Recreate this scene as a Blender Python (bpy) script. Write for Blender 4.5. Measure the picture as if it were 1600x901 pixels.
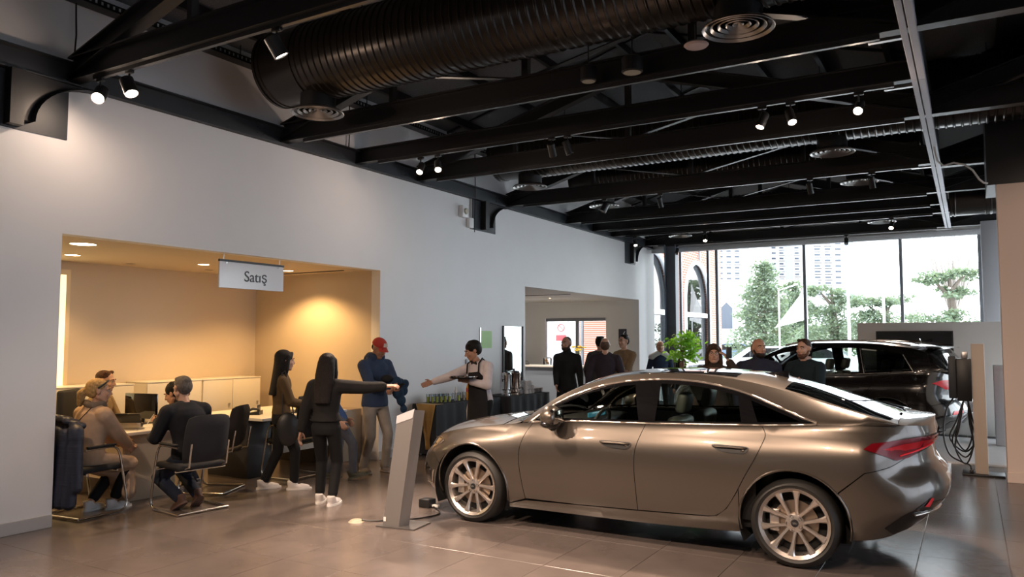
import bpy, bmesh, math, random
import numpy as np
from mathutils import Vector, Matrix, Euler
from mathutils.geometry import delaunay_2d_cdt

for _o in list(bpy.data.objects):
    bpy.data.objects.remove(_o, do_unlink=True)
random.seed(7)
scene = bpy.context.scene
COL = scene.collection
PI = math.pi

# ---------------------------------------------------------------- camera
# metres; X runs along the trusses, Y into the depth of the showroom along the white wall
CAM_H = 1.72
cam_data = bpy.data.cameras.new('camera')
cam_data.sensor_width = 36.0
cam_data.lens = 1210.3 / 1600 * 36.0
cam_data.clip_end = 1500
camera = bpy.data.objects.new('camera', cam_data)
COL.objects.link(camera)
camera.location = (0, 0, CAM_H)
camera.rotation_euler = (math.radians(90 + 3.727), 0, math.radians(30.56))
scene.camera = camera

# ---------------------------------------------------------------- sky, exposure
world = bpy.data.worlds.new('overcast_sky')
scene.world = world
world.use_nodes = True
_wn = world.node_tree.nodes
_wn['Background'].inputs[0].default_value = (0.90, 0.95, 1.0, 1)
_wn['Background'].inputs[1].default_value = 9.0
vs = scene.view_settings
vs.view_transform = 'Standard'
vs.look = 'None'
vs.gamma = 1.0
vs.use_curve_mapping = False
vs.exposure = 0.0
scene.cycles.use_denoising = True
scene.cycles.max_bounces = 8
scene.cycles.diffuse_bounces = 4
scene.cycles.glossy_bounces = 4
scene.cycles.transmission_bounces = 6
scene.cycles.transparent_max_bounces = 12
scene.cycles.caustics_reflective = False
scene.cycles.caustics_refractive = False
scene.cycles.sample_clamp_indirect = 4.0
WARM = (1.0, 0.74, 0.56)
OFFICE = (1.0, 0.60, 0.24)

# ---------------------------------------------------------------- materials
MATS = {}
def mat(name, col, rough=0.5, metal=0.0, coat=0.0, spec=0.5, emis=None, estr=0.0, noise=None, bump=None, trans=0.0, sheen=0.0):
    """principled material; noise = (scale, amount) colour variation, bump = (scale, strength[, stretch])"""
    if name in MATS:
        return MATS[name]
    m = bpy.data.materials.new(name)
    m.use_nodes = True
    nt = m.node_tree
    b = nt.nodes['Principled BSDF']
    b.inputs['Base Color'].default_value = (*col, 1)
    b.inputs['Roughness'].default_value = rough
    b.inputs['Metallic'].default_value = metal
    b.inputs['Specular IOR Level'].default_value = spec
    if coat:
        b.inputs['Coat Weight'].default_value = coat
        b.inputs['Coat Roughness'].default_value = 0.03
    if sheen:
        b.inputs['Sheen Weight'].default_value = sheen
    if trans:
        b.inputs['Transmission Weight'].default_value = trans
    if emis:
        b.inputs['Emission Color'].default_value = (*emis, 1)
        b.inputs['Emission Strength'].default_value = estr
    if noise or bump:
        tc = nt.nodes.new('ShaderNodeTexCoord')
    if noise:
        n = nt.nodes.new('ShaderNodeTexNoise')
        n.inputs['Scale'].default_value = noise[0]
        n.inputs['Detail'].default_value = 6
        nt.links.new(tc.outputs['Object'], n.inputs['Vector'])
        r = nt.nodes.new('ShaderNodeValToRGB')
        a = noise[1]
        r.color_ramp.elements[0].position = 0.3
        r.color_ramp.elements[1].position = 0.7
        r.color_ramp.elements[0].color = (*[c * (1 - a) for c in col], 1)
        r.color_ramp.elements[1].color = (*[min(1, c * (1 + a)) for c in col], 1)
        nt.links.new(n.outputs['Fac'], r.inputs[0])
        nt.links.new(r.outputs[0], b.inputs['Base Color'])
    if bump:
        n2 = nt.nodes.new('ShaderNodeTexNoise')
        n2.inputs['Scale'].default_value = bump[0]
        n2.inputs['Detail'].default_value = 4
        if len(bump) > 2:
            mp = nt.nodes.new('ShaderNodeMapping')
            mp.inputs['Scale'].default_value = bump[2]
            nt.links.new(tc.outputs['Object'], mp.inputs['Vector'])
            nt.links.new(mp.outputs[0], n2.inputs['Vector'])
        else:
            nt.links.new(tc.outputs['Object'], n2.inputs['Vector'])
        bp = nt.nodes.new('ShaderNodeBump')
        bp.inputs['Strength'].default_value = bump[1]
        bp.inputs['Distance'].default_value = 0.01
        nt.links.new(n2.outputs['Fac'], bp.inputs['Height'])
        nt.links.new(bp.outputs[0], b.inputs['Normal'])
    MATS[name] = m
    return m

def glass(name, tint, refl=1.0):
    """thin pane: tinted transparency plus fresnel reflection"""
    if name in MATS:
        return MATS[name]
    m = bpy.data.materials.new(name)
    m.use_nodes = True
    nt = m.node_tree
    nt.nodes.clear()
    out = nt.nodes.new('ShaderNodeOutputMaterial')
    mix = nt.nodes.new('ShaderNodeMixShader')
    tr = nt.nodes.new('ShaderNodeBsdfTransparent')
    tr.inputs[0].default_value = (*tint, 1)
    gl = nt.nodes.new('ShaderNodeBsdfGlossy')
    gl.inputs['Roughness'].default_value = 0.01
    gl.inputs[0].default_value = (refl, refl, refl, 1)
    fr = nt.nodes.new('ShaderNodeFresnel')
    fr.inputs[0].default_value = 1.5
    nt.links.new(fr.outputs[0], mix.inputs[0])
    nt.links.new(tr.outputs[0], mix.inputs[1])
    nt.links.new(gl.outputs[0], mix.inputs[2])
    nt.links.new(mix.outputs[0], out.inputs[0])
    MATS[name] = m
    return m

def leafmat(name, col):
    """leaf: diffuse plus light shining through"""
    m = mat(name, col, 0.5, noise=(9, 0.3))
    nt = m.node_tree
    b = nt.nodes['Principled BSDF']; out = nt.nodes['Material Output']
    tr = nt.nodes.new('ShaderNodeBsdfTranslucent'); mx = nt.nodes.new('ShaderNodeMixShader')
    tr.inputs[0].default_value = (col[0] * 1.6, col[1] * 1.5, col[2], 1)
    mx.inputs[0].default_value = 0.45
    nt.links.new(b.outputs[0], mx.inputs[1]); nt.links.new(tr.outputs[0], mx.inputs[2])
    nt.links.new(mx.outputs[0], out.inputs[0])
    return m

M_PLASTER = mat('white_plaster', (0.80, 0.79, 0.79), 0.75, noise=(1.3, 0.02), bump=(90, 0.05))
M_BLACKSTEEL = mat('black_painted_steel', (0.012, 0.012, 0.013), 0.42, bump=(60, 0.04))
M_DARKSTEEL = mat('blue_black_steel', (0.022, 0.026, 0.032), 0.5)
M_CHROME = mat('chrome', (0.75, 0.74, 0.72), 0.12, 1.0)
M_ALU = mat('brushed_aluminium', (0.55, 0.54, 0.53), 0.35, 1.0)
M_BLACK = mat('black_plastic', (0.012, 0.012, 0.013), 0.4)
M_WHITE = mat('white_lacquer', (0.80, 0.79, 0.77), 0.4)

# ---------------------------------------------------------------- mesh helpers
class MB:
    """collects simple solids and links them as one mesh object"""
    def __init__(self):
        self.v = []; self.f = []
    def add(self, vs_, fs_):
        o = len(self.v)
        self.v += [tuple(p) for p in vs_]
        self.f += [tuple(i + o for i in f) for f in fs_]
        return self
    def box(self, x0, x1, y0, y1, z0, z1):
        return self.add([(x0, y0, z0), (x1, y0, z0), (x1, y1, z0), (x0, y1, z0), (x0, y0, z1), (x1, y0, z1), (x1, y1, z1), (x0, y1, z1)],
                        [(0, 3, 2, 1), (4, 5, 6, 7), (0, 1, 5, 4), (1, 2, 6, 5), (2, 3, 7, 6), (3, 0, 4, 7)])
    def rbox(self, x0, x1, y0, y1, z0, z1, b=0.01, seg=2):
        bm = bmesh.new()
        bmesh.ops.create_cube(bm, size=1.0)
        bmesh.ops.transform(bm, matrix=Matrix.Translation(((x0 + x1) / 2, (y0 + y1) / 2, (z0 + z1) / 2)) @ Matrix.Diagonal((x1 - x0, y1 - y0, z1 - z0, 1)), verts=bm.verts)
        b = min(b, 0.49 * min(x1 - x0, y1 - y0, z1 - z0))
        bmesh.ops.bevel(bm, geom=bm.edges[:], offset=b, segments=seg, affect='EDGES', profile=0.5)
        bm.verts.index_update()
        self.add([v.co[:] for v in bm.verts], [[v.index for v in f.verts] for f in bm.faces])
        bm.free()
        return self
    def tube(self, pts, r, n=8, closed=False, cap=True):
        pts = [Vector(p) for p in pts]
        k = len(pts)
        rs = r if isinstance(r, (list, tuple)) else [r] * k
        vs_, fs_ = [], []
        prev = None
        for i, p in enumerate(pts):
            if closed:
                d = pts[(i + 1) % k] - pts[i - 1]
            else:
                d = pts[min(i + 1, k - 1)] - pts[max(i - 1, 0)]
            d.normalize()
            if prev is None:
                a = d.orthogonal().normalized()
            else:
                a = (prev - d * prev.dot(d))
                a = a.normalized() if a.length > 1e-6 else d.orthogonal().normalized()
            prev = a
            b = d.cross(a)
            for j in range(n):
                t = 2 * PI * j / n
                vs_.append(p + (a * math.cos(t) + b * math.sin(t)) * rs[i])
        m = k if closed else k - 1
        for i in range(m):
            i2 = (i + 1) % k
            for j in range(n):
                j2 = (j + 1) % n
                fs_.append((i * n + j, i * n + j2, i2 * n + j2, i2 * n + j))
        if cap and not closed:
            fs_.append(tuple(reversed(range(n))))
            fs_.append(tuple((k - 1) * n + j for j in range(n)))
        return self.add(vs_, fs_)
    def cyl(self, p0, p1, r0, r1=None, n=20):
        return self.tube([p0, p1], [r0, r0 if r1 is None else r1], n)
    def lathe(self, prof, origin=(0, 0, 0), axis='z', n=24, cap=True):
        """profile = [(radius, height)]"""
        vs_, fs_ = [], []
        ox, oy, oz = origin
        for r, h in prof:
            for j in range(n):
                t = 2 * PI * j / n
                a, b = r * math.cos(t), r * math.sin(t)
                vs_.append((ox + a, oy + b, oz + h) if axis == 'z' else ((ox + h, oy + a, oz + b) if axis == 'x' else (ox + b, oy + h, oz + a)))
        for i in range(len(prof) - 1):
            for j in range(n):
                j2 = (j + 1) % n
                fs_.append((i * n + j, i * n + j2, (i + 1) * n + j2, (i + 1) * n + j))
        if cap:
            fs_.append(tuple(reversed(range(n))))
            fs_.append(tuple((len(prof) - 1) * n + j for j in range(n)))
        return self.add(vs_, fs_)
    def prism(self, poly, a, b, axis='y'):
        """polygon extruded from a to b; poly in the other two axes: y->(x,z), x->(y,z), z->(x,y)"""
        n = len(poly)
        def P(p, t):
            return (p[0], t, p[1]) if axis == 'y' else ((t, p[0], p[1]) if axis == 'x' else (p[0], p[1], t))
        vs_ = [P(p, a) for p in poly] + [P(p, b) for p in poly]
        fs_ = [tuple(range(n)), tuple(reversed(range(n, 2 * n)))]
        for i in range(n):
            j = (i + 1) % n
            fs_.append((i, i + n, j + n, j))
        return self.add(vs_, fs_)
    def ell(self, c, r, n=12, m=8, R=None):
        vs_, fs_ = [], []
        for i in range(m + 1):
            ph = PI * i / m
            for j in range(n):
                t = 2 * PI * j / n
                p = Vector((r[0] * math.sin(ph) * math.cos(t), r[1] * math.sin(ph) * math.sin(t), r[2] * math.cos(ph)))
                if R is not None:
                    p = R @ p
                vs_.append(Vector(c) + p)
        for i in range(m):
            for j in range(n):
                j2 = (j + 1) % n
                fs_.append((i * n + j, (i + 1) * n + j, (i + 1) * n + j2, i * n + j2))
        return self.add(vs_, fs_)
    def xf(self, M, start=0):
        self.v = self.v[:start] + [tuple(M @ Vector(p)) for p in self.v[start:]]
        return self
    def mesh(self, name, smooth=None):
        me = bpy.data.meshes.new(name)
        me.from_pydata(self.v, [], self.f)
        bm = bmesh.new()
        bm.from_mesh(me)
        bmesh.ops.remove_doubles(bm, verts=bm.verts, dist=1e-6)
        bmesh.ops.dissolve_degenerate(bm, dist=1e-6, edges=bm.edges)
        bmesh.ops.recalc_face_normals(bm, faces=bm.faces)
        bm.to_mesh(me)
        bm.free()
        if smooth:
            me.polygons.foreach_set('use_smooth', [True] * len(me.polygons))
            me.set_sharp_from_angle(angle=math.radians(smooth))
        me.update()
        return me
    def build(self, name, m, parent=None, smooth=35):
        return obj(name, self.mesh(name, smooth), m, parent)

def obj(name, me, m=None, parent=None, loc=None):
    o = bpy.data.objects.new(name, me)
    COL.objects.link(o)
    if m is not None and me is not None and not me.materials:
        me.materials.append(m)
    if parent is not None:
        o.parent = parent
    if loc is not None:
        o.location = loc
    return o

def tag(o, label=None, cat=None, group=None, kind=None):
    if label: o['label'] = label
    if cat: o['category'] = cat
    if group: o['group'] = group
    if kind: o['kind'] = kind
    return o

def thing(name, label, cat, loc=(0, 0, 0), rotz=0.0, group=None):
    o = bpy.data.objects.new(name, None)
    o.empty_display_size = 0.1
    COL.objects.link(o)
    o.location = loc
    o.rotation_euler = (0, 0, rotz)
    return tag(o, label, cat, group)

def struct(name, mb, m, smooth=35):
    return tag(mb.build(name, m, None, smooth), kind='structure')

def dup(root, loc, rotz=None, label=None):
    r = root.copy(); COL.objects.link(r)
    r.location = loc
    if rotz is not None:
        r.rotation_euler = (0, 0, rotz)
    if label:
        r['label'] = label
    for ch in list(root.children):
        c = ch.copy(); COL.objects.link(c); c.parent = r
        for g in list(ch.children):
            d = g.copy(); COL.objects.link(d); d.parent = c
    return r

def lamp_light(name, loc, target, power, col, angle=60, blend=0.5, radius=0.04, parent=None):
    ld = bpy.data.lights.new(name, 'SPOT')
    ld.energy = power
    ld.color = col
    ld.spot_size = math.radians(angle)
    ld.spot_blend = blend
    ld.shadow_soft_size = radius
    o = bpy.data.objects.new(name, ld)
    COL.objects.link(o)
    d = Vector(target) - Vector(loc)
    o.rotation_euler = d.to_track_quat('-Z', 'Y').to_euler()
    o.location = loc
    if parent is not None:
        o.parent = parent
        o.matrix_parent_inverse = Matrix.Translation(-Vector(parent.location))
    return o

def text_mesh(body, size, extrude=0.002):
    cu = bpy.data.curves.new('text', 'FONT')
    cu.body = body
    cu.size = size
    cu.extrude = extrude
    cu.align_x = 'CENTER'
    cu.align_y = 'CENTER'
    o = bpy.data.objects.new('text_tmp', cu)
    COL.objects.link(o)
    bpy.context.view_layer.update()
    me = bpy.data.meshes.new_from_object(o.evaluated_get(bpy.context.evaluated_depsgraph_get()))
    bpy.data.objects.remove(o)
    bpy.data.curves.remove(cu)
    return me

def hermite(tab):
    """smooth monotone-ish interpolation through a table of (x, y)"""
    xs = [p[0] for p in tab]; ys = [p[1] for p in tab]
    n = len(xs)
    d = [(ys[i + 1] - ys[i]) / (xs[i + 1] - xs[i]) for i in range(n - 1)]
    m = [d[0]] + [0.0] * (n - 2) + [d[-1]]
    for i in range(1, n - 1):
        if d[i - 1] * d[i] <= 0:
            m[i] = 0.0
        else:
            h0, h1 = xs[i] - xs[i - 1], xs[i + 1] - xs[i]
            w1, w2 = 2 * h1 + h0, h1 + 2 * h0
            m[i] = (w1 + w2) / (w1 / d[i - 1] + w2 / d[i])
    def fn(x):
        if x <= xs[0]: return ys[0]
        if x >= xs[-1]: return ys[-1]
        i = 0
        while x > xs[i + 1]: i += 1
        h = xs[i + 1] - xs[i]; t = (x - xs[i]) / h
        return (ys[i] * (1 + 2 * t) * (1 - t) ** 2 + h * m[i] * t * (1 - t) ** 2 + ys[i + 1] * t * t * (3 - 2 * t) + h * m[i + 1] * t * t * (t - 1))
    return fn
# ================================================================ the building
WX = -7.32            # inner face of the white wall
VX = -0.35            # valley line between the two gable bays
RX = 6.62             # right outer wall
YB = 19.95            # window wall
BZ = 4.16             # underside of the steel
M_TILE = mat('dark_porcelain_tile', (0.125, 0.103, 0.094), 0.24, spec=0.5, noise=(2.2, 0.16), bump=(7, 0.02, (1, 8, 1)))
M_GROUT = mat('grout', (0.20, 0.17, 0.15), 0.8)
M_ROOF = mat('grey_roof_board', (0.15, 0.155, 0.165), 0.9, noise=(130, 0.45), bump=(140, 0.5))
M_CEILW = mat('white_ceiling_paint', (0.80, 0.78, 0.75), 0.8)
M_OFFICEWALL = mat('tan_office_paint', (0.63, 0.53, 0.41), 0.8)
M_BEIGEWALL = mat('beige_wall_paint', (0.76, 0.60, 0.50), 0.7, bump=(80, 0.04))
M_SKIRT = mat('grey_skirting', (0.46, 0.44, 0.43), 0.5)
M_FRAME = mat('grey_window_frame', (0.20, 0.21, 0.23), 0.4)
M_PANE = glass('clear_window_glass', (0.96, 0.98, 0.98))
M_LIGHTFLOOR = mat('pale_floor', (0.72, 0.72, 0.73), 0.18, noise=(3, 0.03))

# ---- floor: porcelain tiles, each its own piece near the camera
floor = struct('floor', MB().box(WX - 5, RX, -4, YB, -0.12, -0.006), M_GROUT)
TX, TY = 0.612, 0.885
tile_me = MB().rbox(-TX / 2 + 0.0015, TX / 2 - 0.0015, -TY / 2 + 0.0015, TY / 2 - 0.0015, -0.008, 0.0, 0.0015, 1).mesh('tile')
tile_me.materials.append(M_TILE)
rest = MB()
for i in range(-19, 13):
    for j in range(-13, 16):
        cx = -0.41 + (i + 0.5) * TX
        cy = 7.08 + (j + 0.5) * TY
        if cx < WX - 3.6 or cy > YB:
            continue
        if -7.6 < cx < 1.3 and 3.2 < cy < 12.6 and cx > -0.95 * cy - 0.8:
            obj('tile', tile_me, None, floor, (cx, cy, 0))
        elif cx > -0.95 * cy - 5 and cy > -3.5 and cx < RX:
            rest.box(cx - TX / 2 + 0.0015, cx + TX / 2 - 0.0015, cy - TY / 2 + 0.0015, cy + TY / 2 - 0.0015, -0.008, 0.0)
tag(rest.build('tiles_beyond', M_TILE, floor), kind='stuff')
# pale platform floor towards the windows, with a dark floor grille
pf = struct('floor_pale', MB().rbox(-2.6, 2.9, 12.42, 19.7, -0.003, 0.03, 0.008), M_LIGHTFLOOR)
gr = MB()
for k in range(24):
    gr.box(-2.4 + k * 0.21, -2.4 + k * 0.21 + 0.2, 15.6, 16.1, 0.03, 0.036)
gr.build('floor_grille', M_BLACK, pf)

# ---- left wall with the two openings (office and bar)
O1 = (4.08, 8.65, 2.71)
O2 = (12.89, 18.82, 2.725)
w = MB()
T = 0.16
for y0, y1, z0, z1 in [(-4, O1[0], 0, 5.25), (O1[0], O1[1], O1[2], 5.25), (O1[1], O2[0], 0, 5.25), (O2[0], O2[1], O2[2], 5.25), (O2[1], YB, 0, 5.25)]:
    w.box(WX - T, WX, y0, y1, z0, z1)
wall_left = struct('wall_left', w, M_PLASTER)
b = MB()
for y0, y1 in [(-4, O1[0] - 0.001), (O1[1] + 0.001, O2[0])]:
    b.rbox(WX, WX + 0.014, y0, y1, 0, 0.115, 0.003, 1)
struct('baseboard_left', b, M_SKIRT)
# office behind the first opening
OX = -9.9
w = MB().box(OX - 0.15, OX, 1.5, O1[1], 0, 2.9)
struct('wall_office_back', w, M_OFFICEWALL)
w = MB().box(OX, WX - T, O1[1], O1[1] + 0.15, 0, 2.71)
struct('wall_office_side', w, M_OFFICEWALL)
struct('wall_office_near', MB().box(OX, WX - T, 1.35, 1.5, 0, 2.71), M_CEILW)
c = MB().box(OX - 0.15, WX - T, 1.35, O1[1] + 0.15, 2.71, 2.86)
struct('ceiling_office', c, M_OFFICEWALL)
struct('trim_1', MB().box(-9.75, -7.75, 8.33, 8.36, 2.700, 2.712), M_BLACK)
struct('baseboard_office', MB().rbox(OX, WX - T, O1[1] - 0.014, O1[1], 0, 0.115, 0.003, 1), M_SKIRT)
# lit glazed door at the far left of the office back wall
M_LITGLASS = mat('lit_frosted_glass', (0.9, 0.8, 0.55), 0.5, emis=(1.0, 0.80, 0.42), estr=1.5)
M_CREAM = mat('cream_frame', (0.75, 0.62, 0.42), 0.5)
d1 = tag(MB().box(OX + 0.001, OX + 0.05, 4.35, 5.62, 0, 2.60).build('door_1', M_CREAM), kind='structure')
MB().box(OX + 0.05, OX + 0.058, 4.42, 5.28, 0.05, 2.53).build('pane', M_LITGLASS, d1)
MB().box(OX + 0.05, OX + 0.058, 5.37, 5.56, 0.05, 2.53).build('pane', M_LITGLASS, d1)
MB().box(OX + 0.05, OX + 0.085, 5.28, 5.37, 0.0, 2.6).build('door_post', M_CREAM, d1)
for z in (1.95, 2.3):
    MB().rbox(OX + 0.058, OX + 0.09, 5.25, 5.275, z, z + 0.12, 0.004).build('hinge', M_BLACK, d1)
# bar room behind the second opening
BX = -11.2
struct('wall_bar_back', MB().box(BX - 0.15, BX, 8.95, 19.0, 0, 2.9), M_CEILW)
struct('ceiling_bar', MB().box(BX - 0.15, WX - T, 8.95, 19.0, 2.725, 2.87), M_CEILW)
struct('wall_bar_near', MB().box(BX, WX - T, 8.82, 8.95, 0, 2.725), M_CEILW)
struct('trim_2', MB().box(-10.6, -7.7, 15.6, 15.64, 2.714, 2.727), M_BLACK)
w = MB()
for x0, x1, z0, z1 in [(BX, -10.14, 0, 2.725), (-10.14, -8.24, 0, 1.0), (-10.14, -8.24, 2.28, 2.725), (-8.24, WX - T, 0, 2.725)]:
    w.box(x0, x1, 18.82, 18.95, z0, z1)
struct('wall_bar_end', w, M_CEILW)
wn = tag(MB().box(-10.14, -10.02, 18.78, 18.90, 1.0, 2.28).build('window_1', M_WHITE), kind='structure')
MB().box(-10.02, -8.24, 18.80, 18.88, 2.20, 2.28).build('window_head', M_FRAME, wn)
MB().box(-9.12, -9.06, 18.80, 18.88, 1.0, 2.2).build('mullion', M_FRAME, wn)
MB().box(-10.02, -9.12, 18.84, 18.846, 1.0, 2.2).build('pane', M_PANE, wn)
MB().box(-9.06, -8.24, 18.84, 18.846, 1.0, 2.2).build('pane', M_PANE, wn)
# small room seen through that window
M_PALEGREY = mat('pale_grey_wall', (0.62, 0.63, 0.66), 0.7)
struct('wall_kitchen', MB().box(-12, -10.1, 21.0, 21.1, 0, 3.0).box(-12, -10.1, 18.95, 19.02, 0, 3), M_PALEGREY)
pst = MB().rbox(-9.98, -9.90, 20.9, 20.98, 0, 3.0, 0.01)
struct('column_kitchen', pst, M_FRAME)

# ---- window wall at the far end
g = MB()
g.box(WX - 0.4, RX, YB - 0.1, YB + 0.15, 4.14, 6.3)
struct('wall_back_header', g, M_CEILW)
struct('trim_3', MB().rbox(WX - 0.3, RX, YB - 0.16, YB + 0.02, 4.02, 4.14, 0.01), mat('white_window_head', (0.7, 0.7, 0.72), 0.5))
edges = [-7.5, -5.6, -3.443, -1.325, 0.24, 2.4, 4.5, 6.6]
for i in range(len(edges) - 1):
    o = tag(MB().rbox(edges[i] - 0.035, edges[i] + 0.035, YB - 0.07, YB + 0.07, 0, 4.02, 0.006, 1).build('window_%d' % (i + 2), M_FRAME), kind='structure')
    MB().box(edges[i] + 0.035, edges[i + 1] - 0.035, YB - 0.005, YB + 0.005, 0.08, 4.02).build('pane', M_PANE, o)
    MB().box(edges[i] + 0.035, edges[i + 1] - 0.035, YB - 0.04, YB + 0.04, 0, 0.08).build('sill', M_FRAME, o)
    if i == 0:
        MB().box(-6.6, -6.54, YB - 0.05, YB + 0.05, 0.08, 4.02).build('mullion', M_FRAME, o)
        MB().box(-5.86, -5.80, YB - 0.05, YB + 0.05, 0.08, 4.02).build('mullion', M_FRAME, o)
col = thing('steel_column', 'grey steel column standing at the window wall beside the brick arches', 'column', (-6.62, 19.35, 0))
MB().box(-0.14, 0.14, -0.012, 0.012, 0, 4.16).build('web', mat('grey_blue_steel', (0.16, 0.19, 0.24), 0.5), col)
for s in (-1, 1):
    MB().box(s * 0.14 - 0.008, s * 0.14 + 0.008, -0.13, 0.13, 0, 4.16).build('flange', MATS['grey_blue_steel'], col)

# ---- right side: end wall with bulkhead, glazed outer wall, wall behind the photographer
struct('wall_right', MB().rbox(0.335, 2.6, 11.17, 11.45, 0, 3.62, 0.004, 1), M_BEIGEWALL)
struct('baseboard_right', MB().rbox(0.33, 2.6, 11.155, 11.17, 0, 0.12, 0.003, 1), M_BEIGEWALL)
struct('wall_bulkhead', MB().box(0.24, 6.6, 11.17, 12.2, 3.62, 6.2), M_BLACKSTEEL)
M_DRYGREY = mat('grey_panel', (0.52, 0.53, 0.57), 0.6)
struct('wall_stub', MB().rbox(0.25, 0.62, 18.2, 18.5, 0, 4.1, 0.01), M_DRYGREY)
struct('wall_rear', MB().box(WX - 4, RX, -4.2, -4, 0, 6.3), M_PLASTER)
for i, (y0, y1) in enumerate([(1.5, 6.0), (6.1, 10.6), (12.4, 16.0), (16.1, 19.9)]):
    o = tag(MB().box(RX, RX + 0.1, y0 - 0.1, y0, 0, 4.1).build('window_%d' % (i + 12), M_FRAME), kind='structure')
    MB().box(RX + 0.04, RX + 0.05, y0, y1, 0.0, 4.1).build('pane', M_PANE if i > 1 else glass('grey_dimming_glass', (0.5, 0.52, 0.55)), o)  # grey tint on the unseen nearer panes, added to dim daylight and reflections
struct('wall_right_outer', MB().box(RX, RX + 0.2, -4, 1.4, 0, 5.3).box(RX, RX + 0.2, 10.6, 12.3, 0, 5.3).box(RX, RX + 0.2, 1.4, YB, 4.1, 5.3), M_PLASTER)

# ---- roof: two gables with purlins
def roof_z(x):
    c = (WX + VX) / 2 if x < VX else (VX + RX) / 2
    return 6.12 - 0.284 * abs(x - c)
r = MB()
for x0, x1 in [(WX - 0.2, (WX + VX) / 2), ((WX + VX) / 2, VX), (VX, (VX + RX) / 2), ((VX + RX) / 2, RX + 0.3)]:
    a, bb = roof_z(x0 + 1e-4), roof_z(x1 - 1e-4)
    r.prism([(x0, a), (x1, bb), (x1, bb + 0.12), (x0, a + 0.12)], -4.2, YB + 0.3, 'y')
ceiling = struct('ceiling', r, M_ROOF)
for x in (-6.9, -6.0, -5.1, -4.2, -3.4, -2.5, -1.6, -0.75, 0.4, 1.6, 2.7):
    z = roof_z(x)
    MB().box(x - 0.03, x + 0.03, -4, YB, z - 0.13, z - 0.02).build('purlin', M_BLACKSTEEL, ceiling)
for y in (4.9, 7.6, 10.3, 13, 15.7, 18.4):
    for x0, x1 in [(WX, -3.84), (-3.84, VX)]:
        MB().prism([(x0, roof_z(x0) - 0.035), (x1, roof_z(x1 - 1e-3) - 0.035), (x1, roof_z(x1 - 1e-3) - 0.005), (x0, roof_z(x0) - 0.005)], y - 0.02, y + 0.02, 'y').build('roof_batten', M_BLACKSTEEL, ceiling)

def ibeam(mb, x0, x1, y, z0, z1, w=0.13, t=0.014, tw=0.01):
    mb.box(x0, x1, y - w / 2, y + w / 2, z0, z0 + t)
    mb.box(x0, x1, y - w / 2, y + w / 2, z1 - t, z1)
    mb.box(x0, x1, y - tw / 2, y + tw / 2, z0 + t, z1 - t)
    return mb

M_TRACK = mat('black_light_track', (0.03, 0.03, 0.032), 0.3)
def truss(y, label, x0=WX + 0.02, x1=VX, track=True):
    t = thing('roof_truss', label, 'truss', (0, 0, 0), 0, 'gable roof trusses')
    c = (x0 + x1) / 2
    ibeam(MB(), x0, x1, y, BZ, BZ + 0.23).build('bottom_chord', M_BLACKSTEEL, t, None)
    if track:
        MB().box(x0 + 0.35, x1 - 0.2, y - 0.02, y + 0.02, BZ - 0.035, BZ).build('light_track', M_TRACK, t, None)
    for s in (-1, 1):
        e = x0 if s < 0 else x1
        def top(x):
            return BZ + 0.23 + 0.29 * abs(x - e)
        m = MB()
        for za, zb, ww in ((-0.19, -0.176, 0.13), (-0.014, 0.0, 0.13), (-0.176, -0.014, 0.012)):
            xa = e - s * 0.05 if False else e
            m.prism([(xa, top(xa) + za), (c, top(c) + za), (c, top(c) + zb), (xa, top(xa) + zb)], y - ww / 2, y + ww / 2, 'y')
        m.build('top_chord', M_BLACKSTEEL, t, None)
        q = (e + c) / 2
        mm = MB()
        dx = (c - q); 
        mm.prism([(q, top(q) - 0.19), (q + 0.05 * -s, top(q) - 0.19), (c - 0.02 * -s, BZ + 0.22), (c - 0.1 * -s, BZ + 0.22)], y - 0.035, y + 0.035, 'y')
        mm.build('brace', M_BLACKSTEEL, t, None)
        MB().box(q - 0.03, q + 0.03, y - 0.035, y + 0.035, BZ + 0.22, top(q) - 0.17).build('post', M_BLACKSTEEL, t, None)
        MB().prism([(e, BZ + 0.23), (e - s * 0.55, BZ + 0.23), (e - s * 0.55, top(e - s * 0.55) - 0.17), (e, BZ + 0.25)], y - 0.006, y + 0.006, 'y').build('gusset_plate', M_BLACKSTEEL, t, None)
    MB().box(c - 0.035, c + 0.035, y - 0.035, y + 0.035, BZ + 0.22, BZ + 0.23 + 0.29 * (x1 - x0) / 2 - 0.1).build('post', M_BLACKSTEEL, t, None)
    return t
TY_ = [4.12, 6.76, 9.52, 12.2, 14.66, 17.08, 19.3]
names = ['nearest to the camera with two lit spots at its wall end', 'second from the camera in front of the big spiral duct',
         'third from the camera behind the beam with the six spots', 'fourth from the camera beside the wall siren',
         'fifth from the camera', 'sixth from the camera with the small lit spots', 'farthest, just inside the window wall']
for y, n in zip(TY_, names):
    truss(y, 'black steel roof truss, ' + n)
truss(1.4, 'black steel roof truss out of view above the photographer')
for y, n in zip((4.12, 6.76, 9.52, 12.5, 14.66, 17.08, 19.3), ('nearest', 'second', 'third', 'added to darken it, fourth', 'added to darken it, fifth', 'added to darken it, sixth', 'added to darken it, farthest')):  # fourth to farthest are added to darken the bay behind the tray
    truss(y, 'black steel truss of the right roof bay, %s from the camera' % n, VX, RX, False)
for y, n in ((8.12, 'between the second and third trusses with six spotlights'), (15.97, 'between the fifth and sixth trusses')):
    t = thing('lighting_beam', 'black steel lighting beam ' + n, 'beam', group='lighting beams between trusses')
    ibeam(MB(), WX + 0.02, VX, y, BZ, BZ + 0.2, 0.11).build('girder', M_BLACKSTEEL, t, None)
    MB().box(WX + 0.4, VX - 0.2, y - 0.02, y + 0.02, BZ - 0.035, BZ).build('light_track', M_TRACK, t, None)
wb = thing('wall_beam', 'long dark steel beam running along the top of the white wall', 'beam')
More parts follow.
